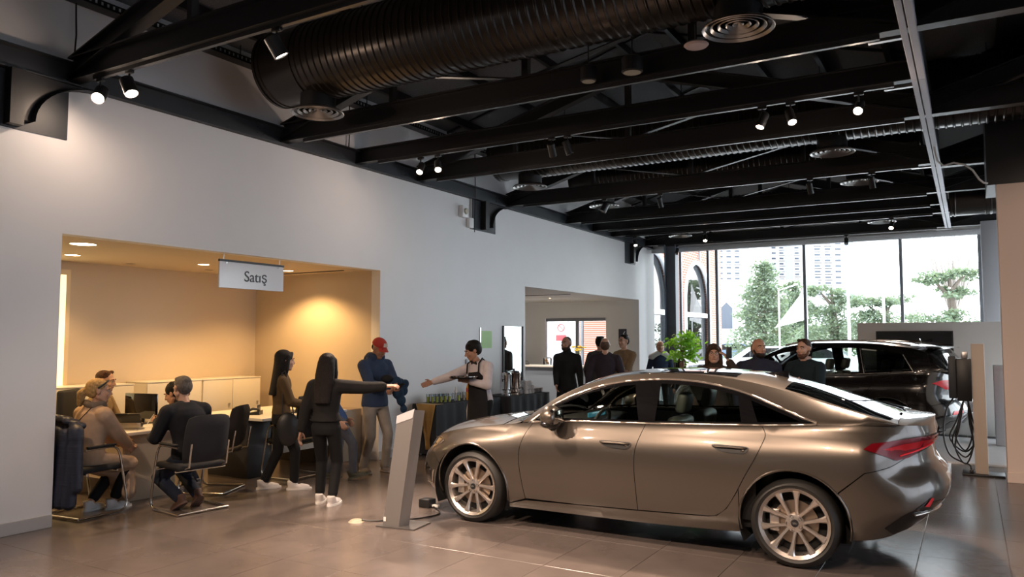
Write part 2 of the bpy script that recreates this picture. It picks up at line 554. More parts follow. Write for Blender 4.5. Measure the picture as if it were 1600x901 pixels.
MB().box(WX + 0.001, WX + 0.02, -4, YB, 4.12, 4.34).build('web', M_DARKSTEEL, wb, None)
MB().box(WX + 0.001, WX + 0.09, -4, YB, 4.12, 4.134).build('flange', M_DARKSTEEL, wb, None)
MB().box(WX + 0.001, WX + 0.09, -4, YB, 4.326, 4.34).build('flange', M_DARKSTEEL, wb, None)
for i, y in enumerate((6.35, 9.1, 11.8)):
    m = MB()
    for a in (0, 0.09):
        for bz in (4.2, 4.27):
            m.cyl((WX + 0.02, y + a, bz), (WX + 0.03, y + a, bz), 0.012, n=6)
    m.build('bolt_group', M_DARKSTEEL, wb)
vb = thing('valley_beam', 'dark steel valley beam above the grey cable tray', 'beam')
MB().box(VX - 0.06, VX + 0.06, -4, YB, BZ + 0.1, BZ + 0.42).build('girder', M_BLACKSTEEL, vb, None)
# steel shoes with curved haunches let into the wall
for y0, y1, n in ((3.0, 4.085, 'at the left edge of the picture'), (10.98, 11.79, 'beside the wall siren'), (17.9, 18.58, 'nearest the windows')):
    t = thing('column_bracket', 'dark column head with curved haunch, ' + n, 'bracket', group='column heads in the wall')
    MB().box(WX + 0.001, WX + 0.012, y0, y1, 3.6, 4.12).build('back_plate', M_DARKSTEEL, t, None)
    hy = y0 + 0.46 if y0 > 5 else 3.66
    arc = [(hy + 0.06 + 0.62 * (1 - math.cos(a)), 3.68 + 0.43 * math.sin(a)) for a in [k * PI / 2 / 12 for k in range(13)]]
    MB().prism([(hy - 0.02, 3.68)] + arc + [(hy - 0.02, 4.12)], WX + 0.012, WX + 0.075, 'x').build('haunch', M_BLACKSTEEL, t, None)
    m = MB()
    for k in range(12):
        (ya, za), (yb_, zb_) = arc[k], arc[k + 1]
        m.add([(WX + 0.012, ya, za), (WX + 0.14, ya, za), (WX + 0.14, yb_, zb_), (WX + 0.012, yb_, zb_)], [(0, 1, 2, 3)])
        m.add([(WX + 0.012, ya + .008, za - .008), (WX + 0.14, ya + .008, za - .008), (WX + 0.14, yb_ + .008, zb_ - .008), (WX + 0.012, yb_ + .008, zb_ - .008)], [(3, 2, 1, 0)])
    m.build('flange', M_DARKSTEEL, t, None)
    MB().box(WX + 0.012, WX + 0.12, hy - 0.14, hy - 0.02, 3.62, 4.12).build('column_head', M_BLACKSTEEL, t, None)

# cable trays
ct = thing('cable_tray', 'long pale grey cable tray hanging under the valley beam', 'cable tray')
M_TRAYG = mat('grey_pvc', (0.42, 0.41, 0.46), 0.5)
for x, wd in ((VX - 0.025, 0.05), (VX + 0.04, 0.06)):
    for k in range(12):
        MB().rbox(x - wd / 2, x + wd / 2, -3.9 + k * 2 + 0.002, -1.9 + k * 2 - 0.002 if k < 11 else 19.6, BZ - 0.005, BZ + 0.06, 0.004, 1).build('tray_length', M_TRAYG, ct)
MB().box(VX - 0.22, VX + 0.1, 19.5, 19.62, BZ - 0.02, BZ + 0.01).build('end_bracket', M_ALU, ct)
for y in (6.9, 8.3, 12.4):
    MB().box(VX - 0.3, VX - 0.05, y, y + 0.05, BZ + 0.0, BZ + 0.03).build('junction', M_ALU, ct)
wc_ = [(-0.221, 11.1, 3.903), (-0.108, 11.1, 3.93), (0.009, 11.1, 3.892), (0.096, 11.1, 3.81), (0.16, 11.1, 3.69), (0.206, 11.12, 3.646), (0.246, 11.16, 3.642)]
MB().tube(wc_, 0.012, 8).build('flexible_conduit', M_WHITE, ct, 60)
MB().tube([(VX + 0.03, 11.1, BZ + 0.02), (-0.29, 11.1, 3.98), (-0.221, 11.1, 3.903)], 0.012, 8).build('flexible_conduit', M_WHITE, ct, 60)
wt = thing('wire_tray', 'black perforated cable tray high on the white wall', 'cable tray')
m = MB().box(WX + 0.02, WX + 0.17, 1, 11.5, 4.93, 4.94)
k = 1.0
while k < 11.4:
    m.box(WX + 0.165, WX + 0.172, k, k + 0.035, 4.93, 5.0)
    k += 0.06
m.box(WX + 0.165, WX + 0.172, 1, 11.5, 4.985, 5.0).box(WX + 0.165, WX + 0.172, 1, 11.5, 4.93, 4.95)
m.build('ladder', M_BLACK, wt)
for y in (2.5, 4.1, 6.0, 8.2, 10.4):
    MB().cyl((WX + 0.1, y, 4.94), (WX + 0.1, y, 5.14), 0.006, n=6).build('hanger_rod', M_BLACK, wt)
for y, z in ((4.1, 4.34), (7.9, 4.34), (11.05, 3.55)):
    MB().tube([(WX + 0.05, y, z), (WX + 0.055, y + 0.01, (z + 4.9) / 2), (WX + 0.05, y, 4.93)], 0.008, 6).build('drop_cable', M_BLACK, wt)

# ---- spiral ducts with round diffusers
M_DUCT = mat('black_spiral_duct', (0.030, 0.024, 0.020), 0.28, 0.6, spec=0.6)
M_RING = mat('grey_metal_ring', (0.32, 0.31, 0.30), 0.3, 0.9)
def duct(y, x0, x1, zc, rad, diffs, label, zd):
    t = thing('spiral_duct', label, 'duct', group='spiral ventilation ducts')
    prof = []
    x = x0 + 0.55
    while x < x1:
        prof += [(rad, x), (rad, x + 0.055), (rad + 0.012, x + 0.066), (rad + 0.012, x + 0.076), (rad, x + 0.087)]
        x += 0.087
    MB().lathe(prof, (0, y, zc), 'x', 40, False).build('pipe', M_DUCT, t, 25)
    MB().lathe([(rad - 0.02, x0), (rad + 0.01, x0), (rad + 0.01, x0 + 0.03), (rad - 0.004, x0 + 0.035), (rad - 0.004, x0 + 0.06), (rad + 0.01, x0 + 0.065), (rad + 0.01, x0 + 0.09), (rad, x0 + 0.1), (rad, x0 + 0.53), (rad + 0.012, x0 + 0.54), (rad + 0.012, x0 + 0.56)], (0, y, zc), 'x', 40).build('end_section', M_DUCT, t, 25)
    for dx in diffs:
        nk = MB().lathe([(0.19, zd + 0.04), (0.19, zc - rad + 0.14)], (dx, y, 0), 'z', 28, False).build('diffuser_neck', M_BLACKSTEEL, t)
        rr = MB()
        for ra, h in ((0.275, 0.0), (0.215, 0.012), (0.155, 0.022), (0.095, 0.03), (0.04, 0.036)):
            rr = MB().lathe([(ra - 0.018, zd + h + 0.022), (ra, zd + h), (ra + 0.006, zd + h + 0.006), (ra - 0.012, zd + h + 0.03)], (dx, y, 0), 'z', 36, False)
            rr.build('ring', M_RING if ra > 0.05 else M_RING, nk)
        MB().lathe([(0.268, zd + 0.02), (0.19, zd + 0.06)], (dx, y, 0), 'z', 28, False).build('cone', M_BLACKSTEEL, nk)
    xx = x0 + 1.2
    while xx < x1:
        MB().cyl((xx, y, zc + rad), (xx, y, roof_z(xx)), 0.006, n=6).build('hanger_rod', M_BLACK, t)
        xx += 1.9
    return t
duct(6.06, -6.62, 6.4, 4.74, 0.41, (-6.03, -1.5), 'big black spiral duct nearest the camera with two ring diffusers', BZ)
duct(10.82, -6.62, 3.2, 4.74, 0.41, (-6.05, -1.485), 'black spiral duct second from the camera, behind the third truss', BZ)
duct(13.2, -6.4, -0.6, 4.72, 0.3, (-5.8, -1.43), 'black spiral duct third from the camera, half hidden by beams', BZ + 0.02)
duct(18.0, -6.5, -0.6, 4.74, 0.3, (-5.93, -1.53), 'black spiral duct farthest from the camera near the windows', BZ + 0.02)
duct(15.6, -0.24, 5.0, 4.15, 0.27, (), 'black spiral duct in the right roof bay above the pale floor', BZ)

# ---- round downlights and detector between trusses
M_WARMLENS = mat('warm_lamp_lens', (0.9, 0.8, 0.6), 0.4, emis=(1.0, 0.80, 0.5), estr=0.25)
for x, y, r_, lab in ((-2.60, 6.58, 0.09, 'round black downlight with cream lens beside the big duct'), (-3.05, 6.60, 0.07, 'small round downlight half behind the big duct')):
    t = thing('round_downlight', lab, 'light', (x, y, 4.17))
    MB().lathe([(r_, 0.0), (r_ + 0.008, 0.005), (r_ + 0.008, 0.13), (r_ * 0.9, 0.14)], n=28).build('housing', M_BLACKSTEEL, t)
    MB().lathe([(r_ * 0.9, -0.006), (r_ * 0.7, -0.010), (0.02, -0.010)], n=28).build('lens', mat('cream_diffuser', (0.5, 0.47, 0.38), 0.5), t)
    MB().cyl((0, 0, 0.13), (0, 0, 1.2), 0.007, n=6).build('hanger_rod', M_BLACK, t)
t = thing('ceiling_disc', 'pale pink oval disc hanging by the big ring diffuser', 'detector', (-1.93, 6.36, 4.22))
MB().lathe([(0.02, -0.02), (0.09, -0.016), (0.105, 0.0), (0.09, 0.016), (0.03, 0.03)], n=28).build('disc', mat('pinkish_white', (0.62, 0.46, 0.42), 0.5), t)
MB().cyl((0, 0, 0.02), (0, 0, 0.9), 0.006, n=6).build('hanger_rod', M_BLACK, t)
# ================================================================ track spotlights and downlights
M_SPOTLENS = mat('lit_spot_lens', (1, 1, 1), 0.3, emis=(1.0, 0.86, 0.70), estr=45.0)
M_DARKLENS = mat('unlit_spot_lens', (0.25, 0.24, 0.23), 0.15)
def spot(x, y, aim, label, lit=True, power=0.0, angle=50, r=0.045, z=None, col=WARM, ln=0.16, spill=0):
    """track spotlight: adapter on the track, arm, cylindrical head pointing at aim"""
    z = BZ - 0.035 if z is None else z
    t = thing('track_spotlight', label, 'spotlight', (x, y, z), 0, 'track spotlights')
    MB().rbox(-0.045, 0.045, -0.018, 0.018, -0.03, 0.0, 0.004).build('track_adapter', M_BLACK, t)
    p = Vector((0, 0, -0.15))
    MB().cyl((0, 0, -0.03), (0, 0.0, -0.15), 0.009, n=8).build('arm', M_BLACK, t)
    d = (Vector(aim) - (Vector((x, y, z)) + p)).normalized()
    R = d.to_track_quat('Z', 'Y').to_matrix().to_4x4()
    h = MB().lathe([(r * 0.8, -ln * 0.55), (r, -ln * 0.5), (r, ln * 0.5), (r * 0.9, ln * 0.5), (r * 0.86, ln * 0.44)], n=20, cap=False)
    h.lathe([(0.001, -ln * 0.55), (r * 0.8, -ln * 0.55)], n=20, cap=False)
    h.xf(Matrix.Translation(p) @ R)
    hd = h.build('lamp_head', M_BLACK, t)
    l = MB().lathe([(0.001, ln * 0.44), (r * 0.86, ln * 0.44)], n=20, cap=False).xf(Matrix.Translation(p) @ R)
    l.build('lens', M_SPOTLENS if lit else M_DARKLENS, hd)
    if lit and power:
        lamp_light('lamp', Vector((x, y, z)) + p + d * (ln * 0.5 + 0.01), aim, power, col, angle, 0.6, 0.04, t)
        if spill:
            pl = bpy.data.lights.new('spill', 'POINT'); pl.energy = spill; pl.color = col; pl.shadow_soft_size = 0.03
            po_ = bpy.data.objects.new('spill', pl); COL.objects.link(po_); po_.parent = t; po_.location = p + d * (ln * 0.5 + 0.02)
    return t
P0 = 800
spot(-6.86, 4.12, (-5.2, 2.2, 1.6), 'lit spotlight nearest the wall on the nearest truss', True, P0 * .6, 70, 0.06, spill=16)
spot(-6.42, 4.12, (-4.4, 4.4, 0.0), 'lit spotlight second from the wall on the nearest truss', True, P0 * .6, 70, 0.06, spill=16)
spot(-4.55, 4.12, (-3.4, 6.0, 0.4), 'spotlight with black box head under the nearest truss near the duct end', True, P0, 75, 0.06)
spot(-6.20, 8.12, (-5.4, 5.6, 0.6), 'lit spotlight nearest the wall on the first lighting beam', True, P0 * .7, 60, spill=12)
spot(-5.92, 8.12, (-4.2, 6.0, 0.6), 'lit spotlight second from the wall on the first lighting beam', True, P0 * .7, 60, spill=12)
spot(-4.24, 8.12, (-4.6, 10.5, 0.9), 'unlit spotlight third from the wall on the first lighting beam', False)
spot(-4.03, 8.12, (-3.2, 9.0, 1.0), 'unlit spotlight fourth from the wall on the first lighting beam', False)
spot(-1.78, 8.12, (-2.8, 7.0, 0.8), 'lit spotlight third from the cable tray on the first lighting beam', True, P0 * .8, 60, spill=10)
spot(-1.50, 8.12, (-0.5, 6.6, 0.8), 'lit spotlight second from the cable tray on the first lighting beam', True, P0 * .8, 60, spill=10)
spot(-0.86, 8.12, (-1.2, 4.6, 0.9), 'lit spotlight nearest the cable tray on the first lighting beam', True, P0 * .8, 60, spill=10)
spot(-5.35, 12.2, (-6.5, 11.0, 0.9), 'unlit spotlight nearest the wall on the fourth truss', False, 0, 60, 0.06)
spot(-4.35, 12.2, (-4.2, 14, 0.9), 'unlit spotlight second from the wall on the fourth truss', False)
spot(-2.0, 12.2, (-1.6, 13.5, 0.8), 'unlit spotlight third from the wall on the fourth truss', False)
spot(-1.15, 12.2, (-0.8, 13.5, 0.8), 'unlit spotlight nearest the cable tray on the fourth truss', False)
spot(-6.72, 17.08, (-5.5, 15.5, 0.9), 'small lit spotlight nearest the wall on the sixth truss', True, P0 * .35)
spot(-5.05, 17.08, (-4.5, 15.0, 0.9), 'small lit spotlight in the middle of the sixth truss', True, P0 * .35)
spot(-1.28, 17.08, (-1.6, 14.0, 0.9), 'small lit spotlight nearest the cable tray on the sixth truss', True, P0 * .35)
spot(-2.4, 19.3, (-2.2, 17, 0.9), 'unlit spotlight hanging under the farthest truss before the glass', False)
spot(-6.45, 19.3, (-6.3, 17, 0.9), 'unlit spotlight at the wall end of the farthest truss', False)
# fixtures on the track over the photographer
for i, (x, ax, ay, pw) in enumerate(((-5.6, -5.4, 4.6, .4), (-3.6, -3.6, 5.7, .55), (-1.8, -2.2, 5.8, .55), (-0.7, -1.0, 6.0, .5))):
    spot(x, 1.4, (ax, ay, 0.5), 'lit spotlight out of view above the photographer, ' + ('nearest the wall', 'second from the wall', 'third from the wall', 'farthest from the wall')[i], True, P0 * pw, 70, 0.06)

spot(1.9, 6.76, (1.1, 11.2, 1.6), 'added lit spotlight out of view in the right roof bay, brightening the beige end wall', True, P0 * .22, 60, 0.06, BZ)  # unseen spotlight, added to brighten the beige end wall and nearby floor
# office downlights
M_OFFLENS = mat('office_lamp_lens', (1, .9, .7), 0.3, emis=(1.0, 0.80, 0.50), estr=22.0)
M_TRIMRING = mat('downlight_trim', (0.5, 0.42, 0.32), 0.4)
def downlight(x, y, label, power, rad=0.07, lit=True, z=2.71, col=OFFICE, group='office downlights', angle=120):
    t = thing('recessed_downlight', label, 'light', (x, y, z), 0, group)
    MB().lathe([(rad, 0.0), (rad + 0.012, -0.006), (rad + 0.012, -0.001), (rad, 0.0)], n=24, cap=False).build('trim_ring', M_TRIMRING, t)
    MB().lathe([(0.001, -0.004), (rad, -0.003)], n=24, cap=False).build('lens', M_OFFLENS if lit else M_DARKLENS, t)
    if power:
        lamp_light('lamp', (x, y, z - 0.02), (x, y, 0), power, col, angle, 0.5, 0.07, t)
downlight(-8.75, 6.75, 'lit round downlight left of the hanging sign', 105)
downlight(-8.5, 8.0, 'lit round downlight right of the hanging sign', 190, angle=135)
downlight(-9.1, 5.2, 'round office downlight near the lit door', 85, 0.08)
downlight(-7.95, 4.65, 'wide office downlight at the left corner of the opening', 110, 0.12)
downlight(-9.5, 6.2, 'small unlit ceiling spot above the low cabinets', 0, 0.05, False)
downlight(-9.4, 7.35, 'small unlit ceiling spot behind the hanging sign', 0, 0.05, False)
downlight(-8.6, 3.2, 'office downlight hidden behind the left wall', 50)
for i, (x, y) in enumerate(((-9.9, 16.2), (-8.9, 16.9), (-8.6, 14.4))):
    downlight(x, y, 'tiny bar ceiling spot, %s' % ('nearest the bar window', 'in the middle of the bar', 'farthest from the bar window')[i], 230, 0.04, True, 2.725, (1, .85, .68), 'bar downlights')
# ================================================================ cars
def pip(p, poly):
    x, y = p; c = False; n = len(poly); j = n - 1
    for i in range(n):
        xi, yi = poly[i]; xj, yj = poly[j]
        if (yi > y) != (yj > y) and x < (xj - xi) * (y - yi) / (yj - yi) + xi:
            c = not c
        j = i
    return c
def pdist(p, poly):
    best = 9.0; n = len(poly)
    for i in range(n):
        a = poly[i]; b = poly[(i + 1) % n]
        dx, dy = b[0] - a[0], b[1] - a[1]
        L2 = dx * dx + dy * dy
        t = 0 if L2 < 1e-12 else max(0, min(1, ((p[0] - a[0]) * dx + (p[1] - a[1]) * dy) / L2))
        d = math.hypot(p[0] - a[0] - t * dx, p[1] - a[1] - t * dy)
        best = min(best, d)
    return best
def resample(poly, step, closed=True):
    out = []
    n = len(poly)
    for i in range(n if closed else n - 1):
        a = poly[i]; b = poly[(i + 1) % n]
        L = math.hypot(b[0] - a[0], b[1] - a[1])
        k = max(1, int(math.ceil(L / step)))
        for j in range(k):
            out.append((a[0] + (b[0] - a[0]) * j / k, a[1] + (b[1] - a[1]) * j / k))
    if not closed:
        out.append(poly[-1])
    return out
def smoothpoly(pts, n=5, closed=False):
    """Catmull-Rom through points"""
    out = []
    k = len(pts)
    rng = range(k if closed else k - 1)
    for i in rng:
        p0 = pts[(i - 1) % k] if closed or i > 0 else pts[0]
        p1 = pts[i]; p2 = pts[(i + 1) % k]
        p3 = pts[(i + 2) % k] if closed or i + 2 < k else pts[-1]
        for j in range(n):
            t = j / n
            out.append(tuple(0.5 * (2 * b + (c - a) * t + (2 * a - 5 * b + 4 * c - d) * t * t + (3 * b - a - 3 * c + d) * t ** 3) for a, b, c, d in zip(p0, p1, p2, p3)))
    if not closed:
        out.append(pts[-1])
    return out

class Car:
    def __init__(self, S):
        self.S = S
        self.L = S['L']; self.W = S['W']
        # plan outline, half
        xf, pf, xr, pr, L, W2 = S['xf'], S['pf'], S['xr'], S['pr'], self.L, self.W / 2
        pts = []
        for k in range(61):
            th = PI / 2 * k / 60
            c, s_ = math.cos(th) ** (2 / pf), math.sin(th) ** (2 / pf)
            pts.append((xf * (1 - c), W2 * s_))
        for k in range(1, 40):
            pts.append((xf + (L - xr - xf) * k / 40, W2))
        for k in range(61):
            th = PI / 2 * (1 - k / 60)
            c, s_ = math.cos(th) ** (2 / pr), math.sin(th) ** (2 / pr)
            pts.append((L - xr * (1 - c), W2 * s_))
        A = np.array(pts)
        d = np.hypot(*(np.diff(A, axis=0).T))
        u = np.concatenate([[0], np.cumsum(d)])
        im = 80
        u = u - u[im] + A[im, 0]
        self.u, self.qx, self.qy = u, A[:, 0], A[:, 1]
        self.umin, self.umax = float(u[0]), float(u[-1])
        self.zs = hermite(S['zs']); self.zE = hermite(S['zE']); self.zc = hermite(S['zc']); self.yE = hermite(S['yE'])
        self.zb = hermite(S['zb']); self.itop = hermite(S['itop'])
        self.side = hermite(S['side']); self.front = hermite(S['front']); self.rear = hermite(S['rear'])
        self.rn = S.get('rn', 2.6)
    def Q(self, u):
        return float(np.interp(u, self.u, self.qx)), float(np.interp(u, self.u, self.qy))
    def nrm(self, u):
        e = 0.02
        a = self.Q(max(self.umin, u - e)); b = self.Q(min(self.umax, u + e))
        tx, ty = b[0] - a[0], b[1] - a[1]
        l = math.hypot(tx, ty)
        if u - self.umin < 1e-4: return (-1.0, 0.0)
        if self.umax - u < 1e-4: return (1.0, 0.0)
        return (-ty / l, tx / l)
    def inset(self, u, t):
        t = max(-0.2, min(1.0, t))
        x = self.Q(u)[0]
        fw = min(1, max(0, (self.S['xf'] - 0.25 - u) / 0.45)); rw = min(1, max(0, (u - (self.L - self.S['xr'] + 0.25)) / 0.4))
        fw = fw * fw * (3 - 2 * fw); rw = rw * rw * (3 - 2 * rw)
        it = self.itop(x)
        def scaled(fn):
            v = fn(t)
            w = max(0, (t - 0.7) / 0.3) ** 2
            return v * (1 - w) + it * w
        return scaled(self.side) * (1 - fw - rw) + scaled(self.front) * fw + scaled(self.rear) * rw
    def Sf(self, u, z, off=0.0):
        """body side at outline parameter u and height z (half, y >= 0)"""
        qx, qy = self.Q(u); nx, ny = self.nrm(u)
        zb, zs = self.zb(qx), self.zs(qx)
        d = self.inset(u, (z - zb) / (zs - zb)) - off
        return (qx - nx * d, max(0.0, qy - ny * d), z)
    def edge(self, u):
        qx, _ = self.Q(u)
        p = self.Sf(u, self.zs(qx))
        return p
    def Gf(self, x, z, off=0.0):
        """greenhouse side between shoulder and roof edge"""
        zs = self.zs(x); e = self.edge(x)
        zt = max(self.zE(x), zs + 0.004); yt = self.yE(x)
        t = max(-0.1, min(1.05, (z - zs) / (zt - zs)))
        y = e[1] + (yt - e[1]) * t + 0.022 * 4 * t * (1 - t)
        return (x, y + off, z)
    def Tf(self, u, v, off=0.0):
        """top surface: hood, screens, roof, deck"""
        e = self.edge(u)
        qx = self.Q(u)[0]
        zE, yE = self.zs(qx), e[1]
        x = e[0]
        if self.S['gx'][0] < u < self.S['gx'][1] and self.zE(u) > self.zs(u) + 0.004:
            zE, yE, x = self.zE(u), self.yE(u), u
        zc = max(self.zc(x), zE)
        return (x, v * yE, zc - (zc - zE) * abs(v) ** self.rn + off)

    def panel(self, name, poly, fn, m, parent, side, step=0.055, edge_in=0.004, off=0.0, bstep=0.03):
        """polygon in (u,z) lifted onto a body surface, analytic normals"""
        poly = resample(poly, bstep)
        us = [p[0] for p in poly]; zs = [p[1] for p in poly]
        pts = [Vector(p) for p in poly]
        nb = len(pts)
        inner = []
        uu = min(us) + step * 0.5
        while uu < max(us):
            zz = min(zs) + step * 0.5
            while zz < max(zs):
                p = (uu, zz)
                if pip(p, poly) and pdist(p, poly) > step * 0.42:
                    inner.append(Vector(p))
                zz += step
            uu += step
        r = delaunay_2d_cdt(pts + inner, [], [list(range(nb))], 1, 1e-6)
        ve, fa, orig = r[0], r[2], r[3]
        bset = set()
        for i, o in enumerate(orig):
            if any(k < nb for k in o): bset.add(i)
        co, no = [], []
        e = 0.004
        for i, p in enumerate(ve):
            o = off - (edge_in if i in bset else 0)
            a = Vector(fn(p[0], p[1], o))
            du = Vector(fn(p[0] + e, p[1], o)) - Vector(fn(p[0] - e, p[1], o))
            dz = Vector(fn(p[0], p[1] + e, o)) - Vector(fn(p[0], p[1] - e, o))
            n = du.cross(dz)
            n = n.normalized() if n.length > 1e-9 else Vector((0, 1, 0))
            if n.y < 0 and abs(n.y) > 0.02: n = -n
            if side < 0:
                a.y = -a.y; n.y = -n.y
            co.append(a); no.append(n)
        # orientation
        me = bpy.data.meshes.new(name)
        me.from_pydata(co, [], [list(f) for f in fa])
        fl = []
        for po in me.polygons:
            nn = sum((no[i] for i in po.vertices), Vector())
            fl.append(list(po.vertices) if po.normal.dot(nn) >= 0 else list(reversed(po.vertices)))
        me = bpy.data.meshes.new(name)
        me.from_pydata(co, [], fl)
        me.polygons.foreach_set('use_smooth', [True] * len(me.polygons))
        me.normals_split_custom_set_from_vertices(no)
        return obj(name, me, m, parent)

    def top(self, name, u0, u1, v0, v1, m, parent, nu=24, nv=24, bow0=0.0, bow1=0.0, off=0.0, vt=None):
        """structured top panel between u0 and u1 (bowed ends), v0..v1 across; vt narrows with t"""
        co, no, fa = [], [], []
        e = 0.004
        for i in range(nu + 1):
            t = i / nu
            for j in range(nv + 1):
                v = v0 + (v1 - v0) * j / nv
                if vt: v *= vt(t)
                ua = u0 - bow0 * (1 - v * v); ub = u1 + bow1 * (1 - v * v)
                u = ua + (ub - ua) * t
                ed = i in (0, nu) or j in (0, nv)
                a = Vector(self.Tf(u, v, off - (0.003 if ed else 0)))
                du = Vector(self.Tf(u + e, v)) - Vector(self.Tf(u - e, v))
                dv = Vector(self.Tf(u, min(1, v + e))) - Vector(self.Tf(u, max(-1, v - e)))
                n = du.cross(dv)
                n = n.normalized() if n.length > 1e-10 else Vector((0, 0, 1))
                if n.z < 0: n = -n
                co.append(a); no.append(n)
        for i in range(nu):
            for j in range(nv):
                a = i * (nv + 1) + j
                fa.append((a, a + nv + 1, a + nv + 2, a + 1))
        me = bpy.data.meshes.new(name)
        me.from_pydata(co, [], fa)
        me.polygons.foreach_set('use_smooth', [True] * len(me.polygons))
        if me.polygons[len(me.polygons) // 2].normal.z < 0:
            me.flip_normals()
        me.normals_split_custom_set_from_vertices(no)
        return obj(name, me, m, parent)

    def strip(self, name, path, fn, m, parent, side, w=0.012, out=0.004, n=6):
        """thin raised moulding following a path on the body"""
        pts = []
        for p in resample(path, 0.03, False):
            q = Vector(fn(p[0], p[1], out)); q.y *= side
            pts.append(q)
        return MB().tube(pts, w / 2, n).build(name, m, parent, 60)

def arc(cx, cz, r, a0, a1, n=18):
    return [(cx + r * math.cos(math.radians(a0 + (a1 - a0) * k / n)), cz + r * math.sin(math.radians(a0 + (a1 - a0) * k / n))) for k in range(n + 1)]

M_TYRE = mat('tyre_rubber', (0.018, 0.017, 0.016), 0.55)
M_RIM = mat('silver_alloy', (0.66, 0.60, 0.55), 0.26, 0.85)
M_RIMDARK = mat('dark_alloy', (0.10, 0.09, 0.085), 0.4, 0.8)
M_DISC = mat('brake_disc', (0.33, 0.26, 0.20), 0.35, 0.9)
M_LINER = mat('wheel_liner', (0.008, 0.008, 0.008), 0.9)
M_GLOSSBLK = mat('gloss_black', (0.006, 0.006, 0.007), 0.06, coat=0.5)
M_REDLENS = mat('red_lamp_lens', (0.50, 0.008, 0.016), 0.2, spec=0.4)
M_REDDARK = mat('dark_red_lamp_lens', (0.15, 0.004, 0.008), 0.15, spec=0.4)
M_REDBRIGHT = mat('bright_red_reflector', (0.75, 0.02, 0.03), 0.25)
M_LEATHER = mat('dark_green_grey_leather', (0.075, 0.085, 0.075), 0.5, bump=(120, 0.1))
M_DASH = mat('dash_black', (0.012, 0.012, 0.013), 0.5)
M_HEADLIN = mat('pale_headlining', (0.45, 0.42, 0.36), 0.9)
M_SATIN = mat('satin_chrome', (0.72, 0.66, 0.60), 0.22, 0.9)

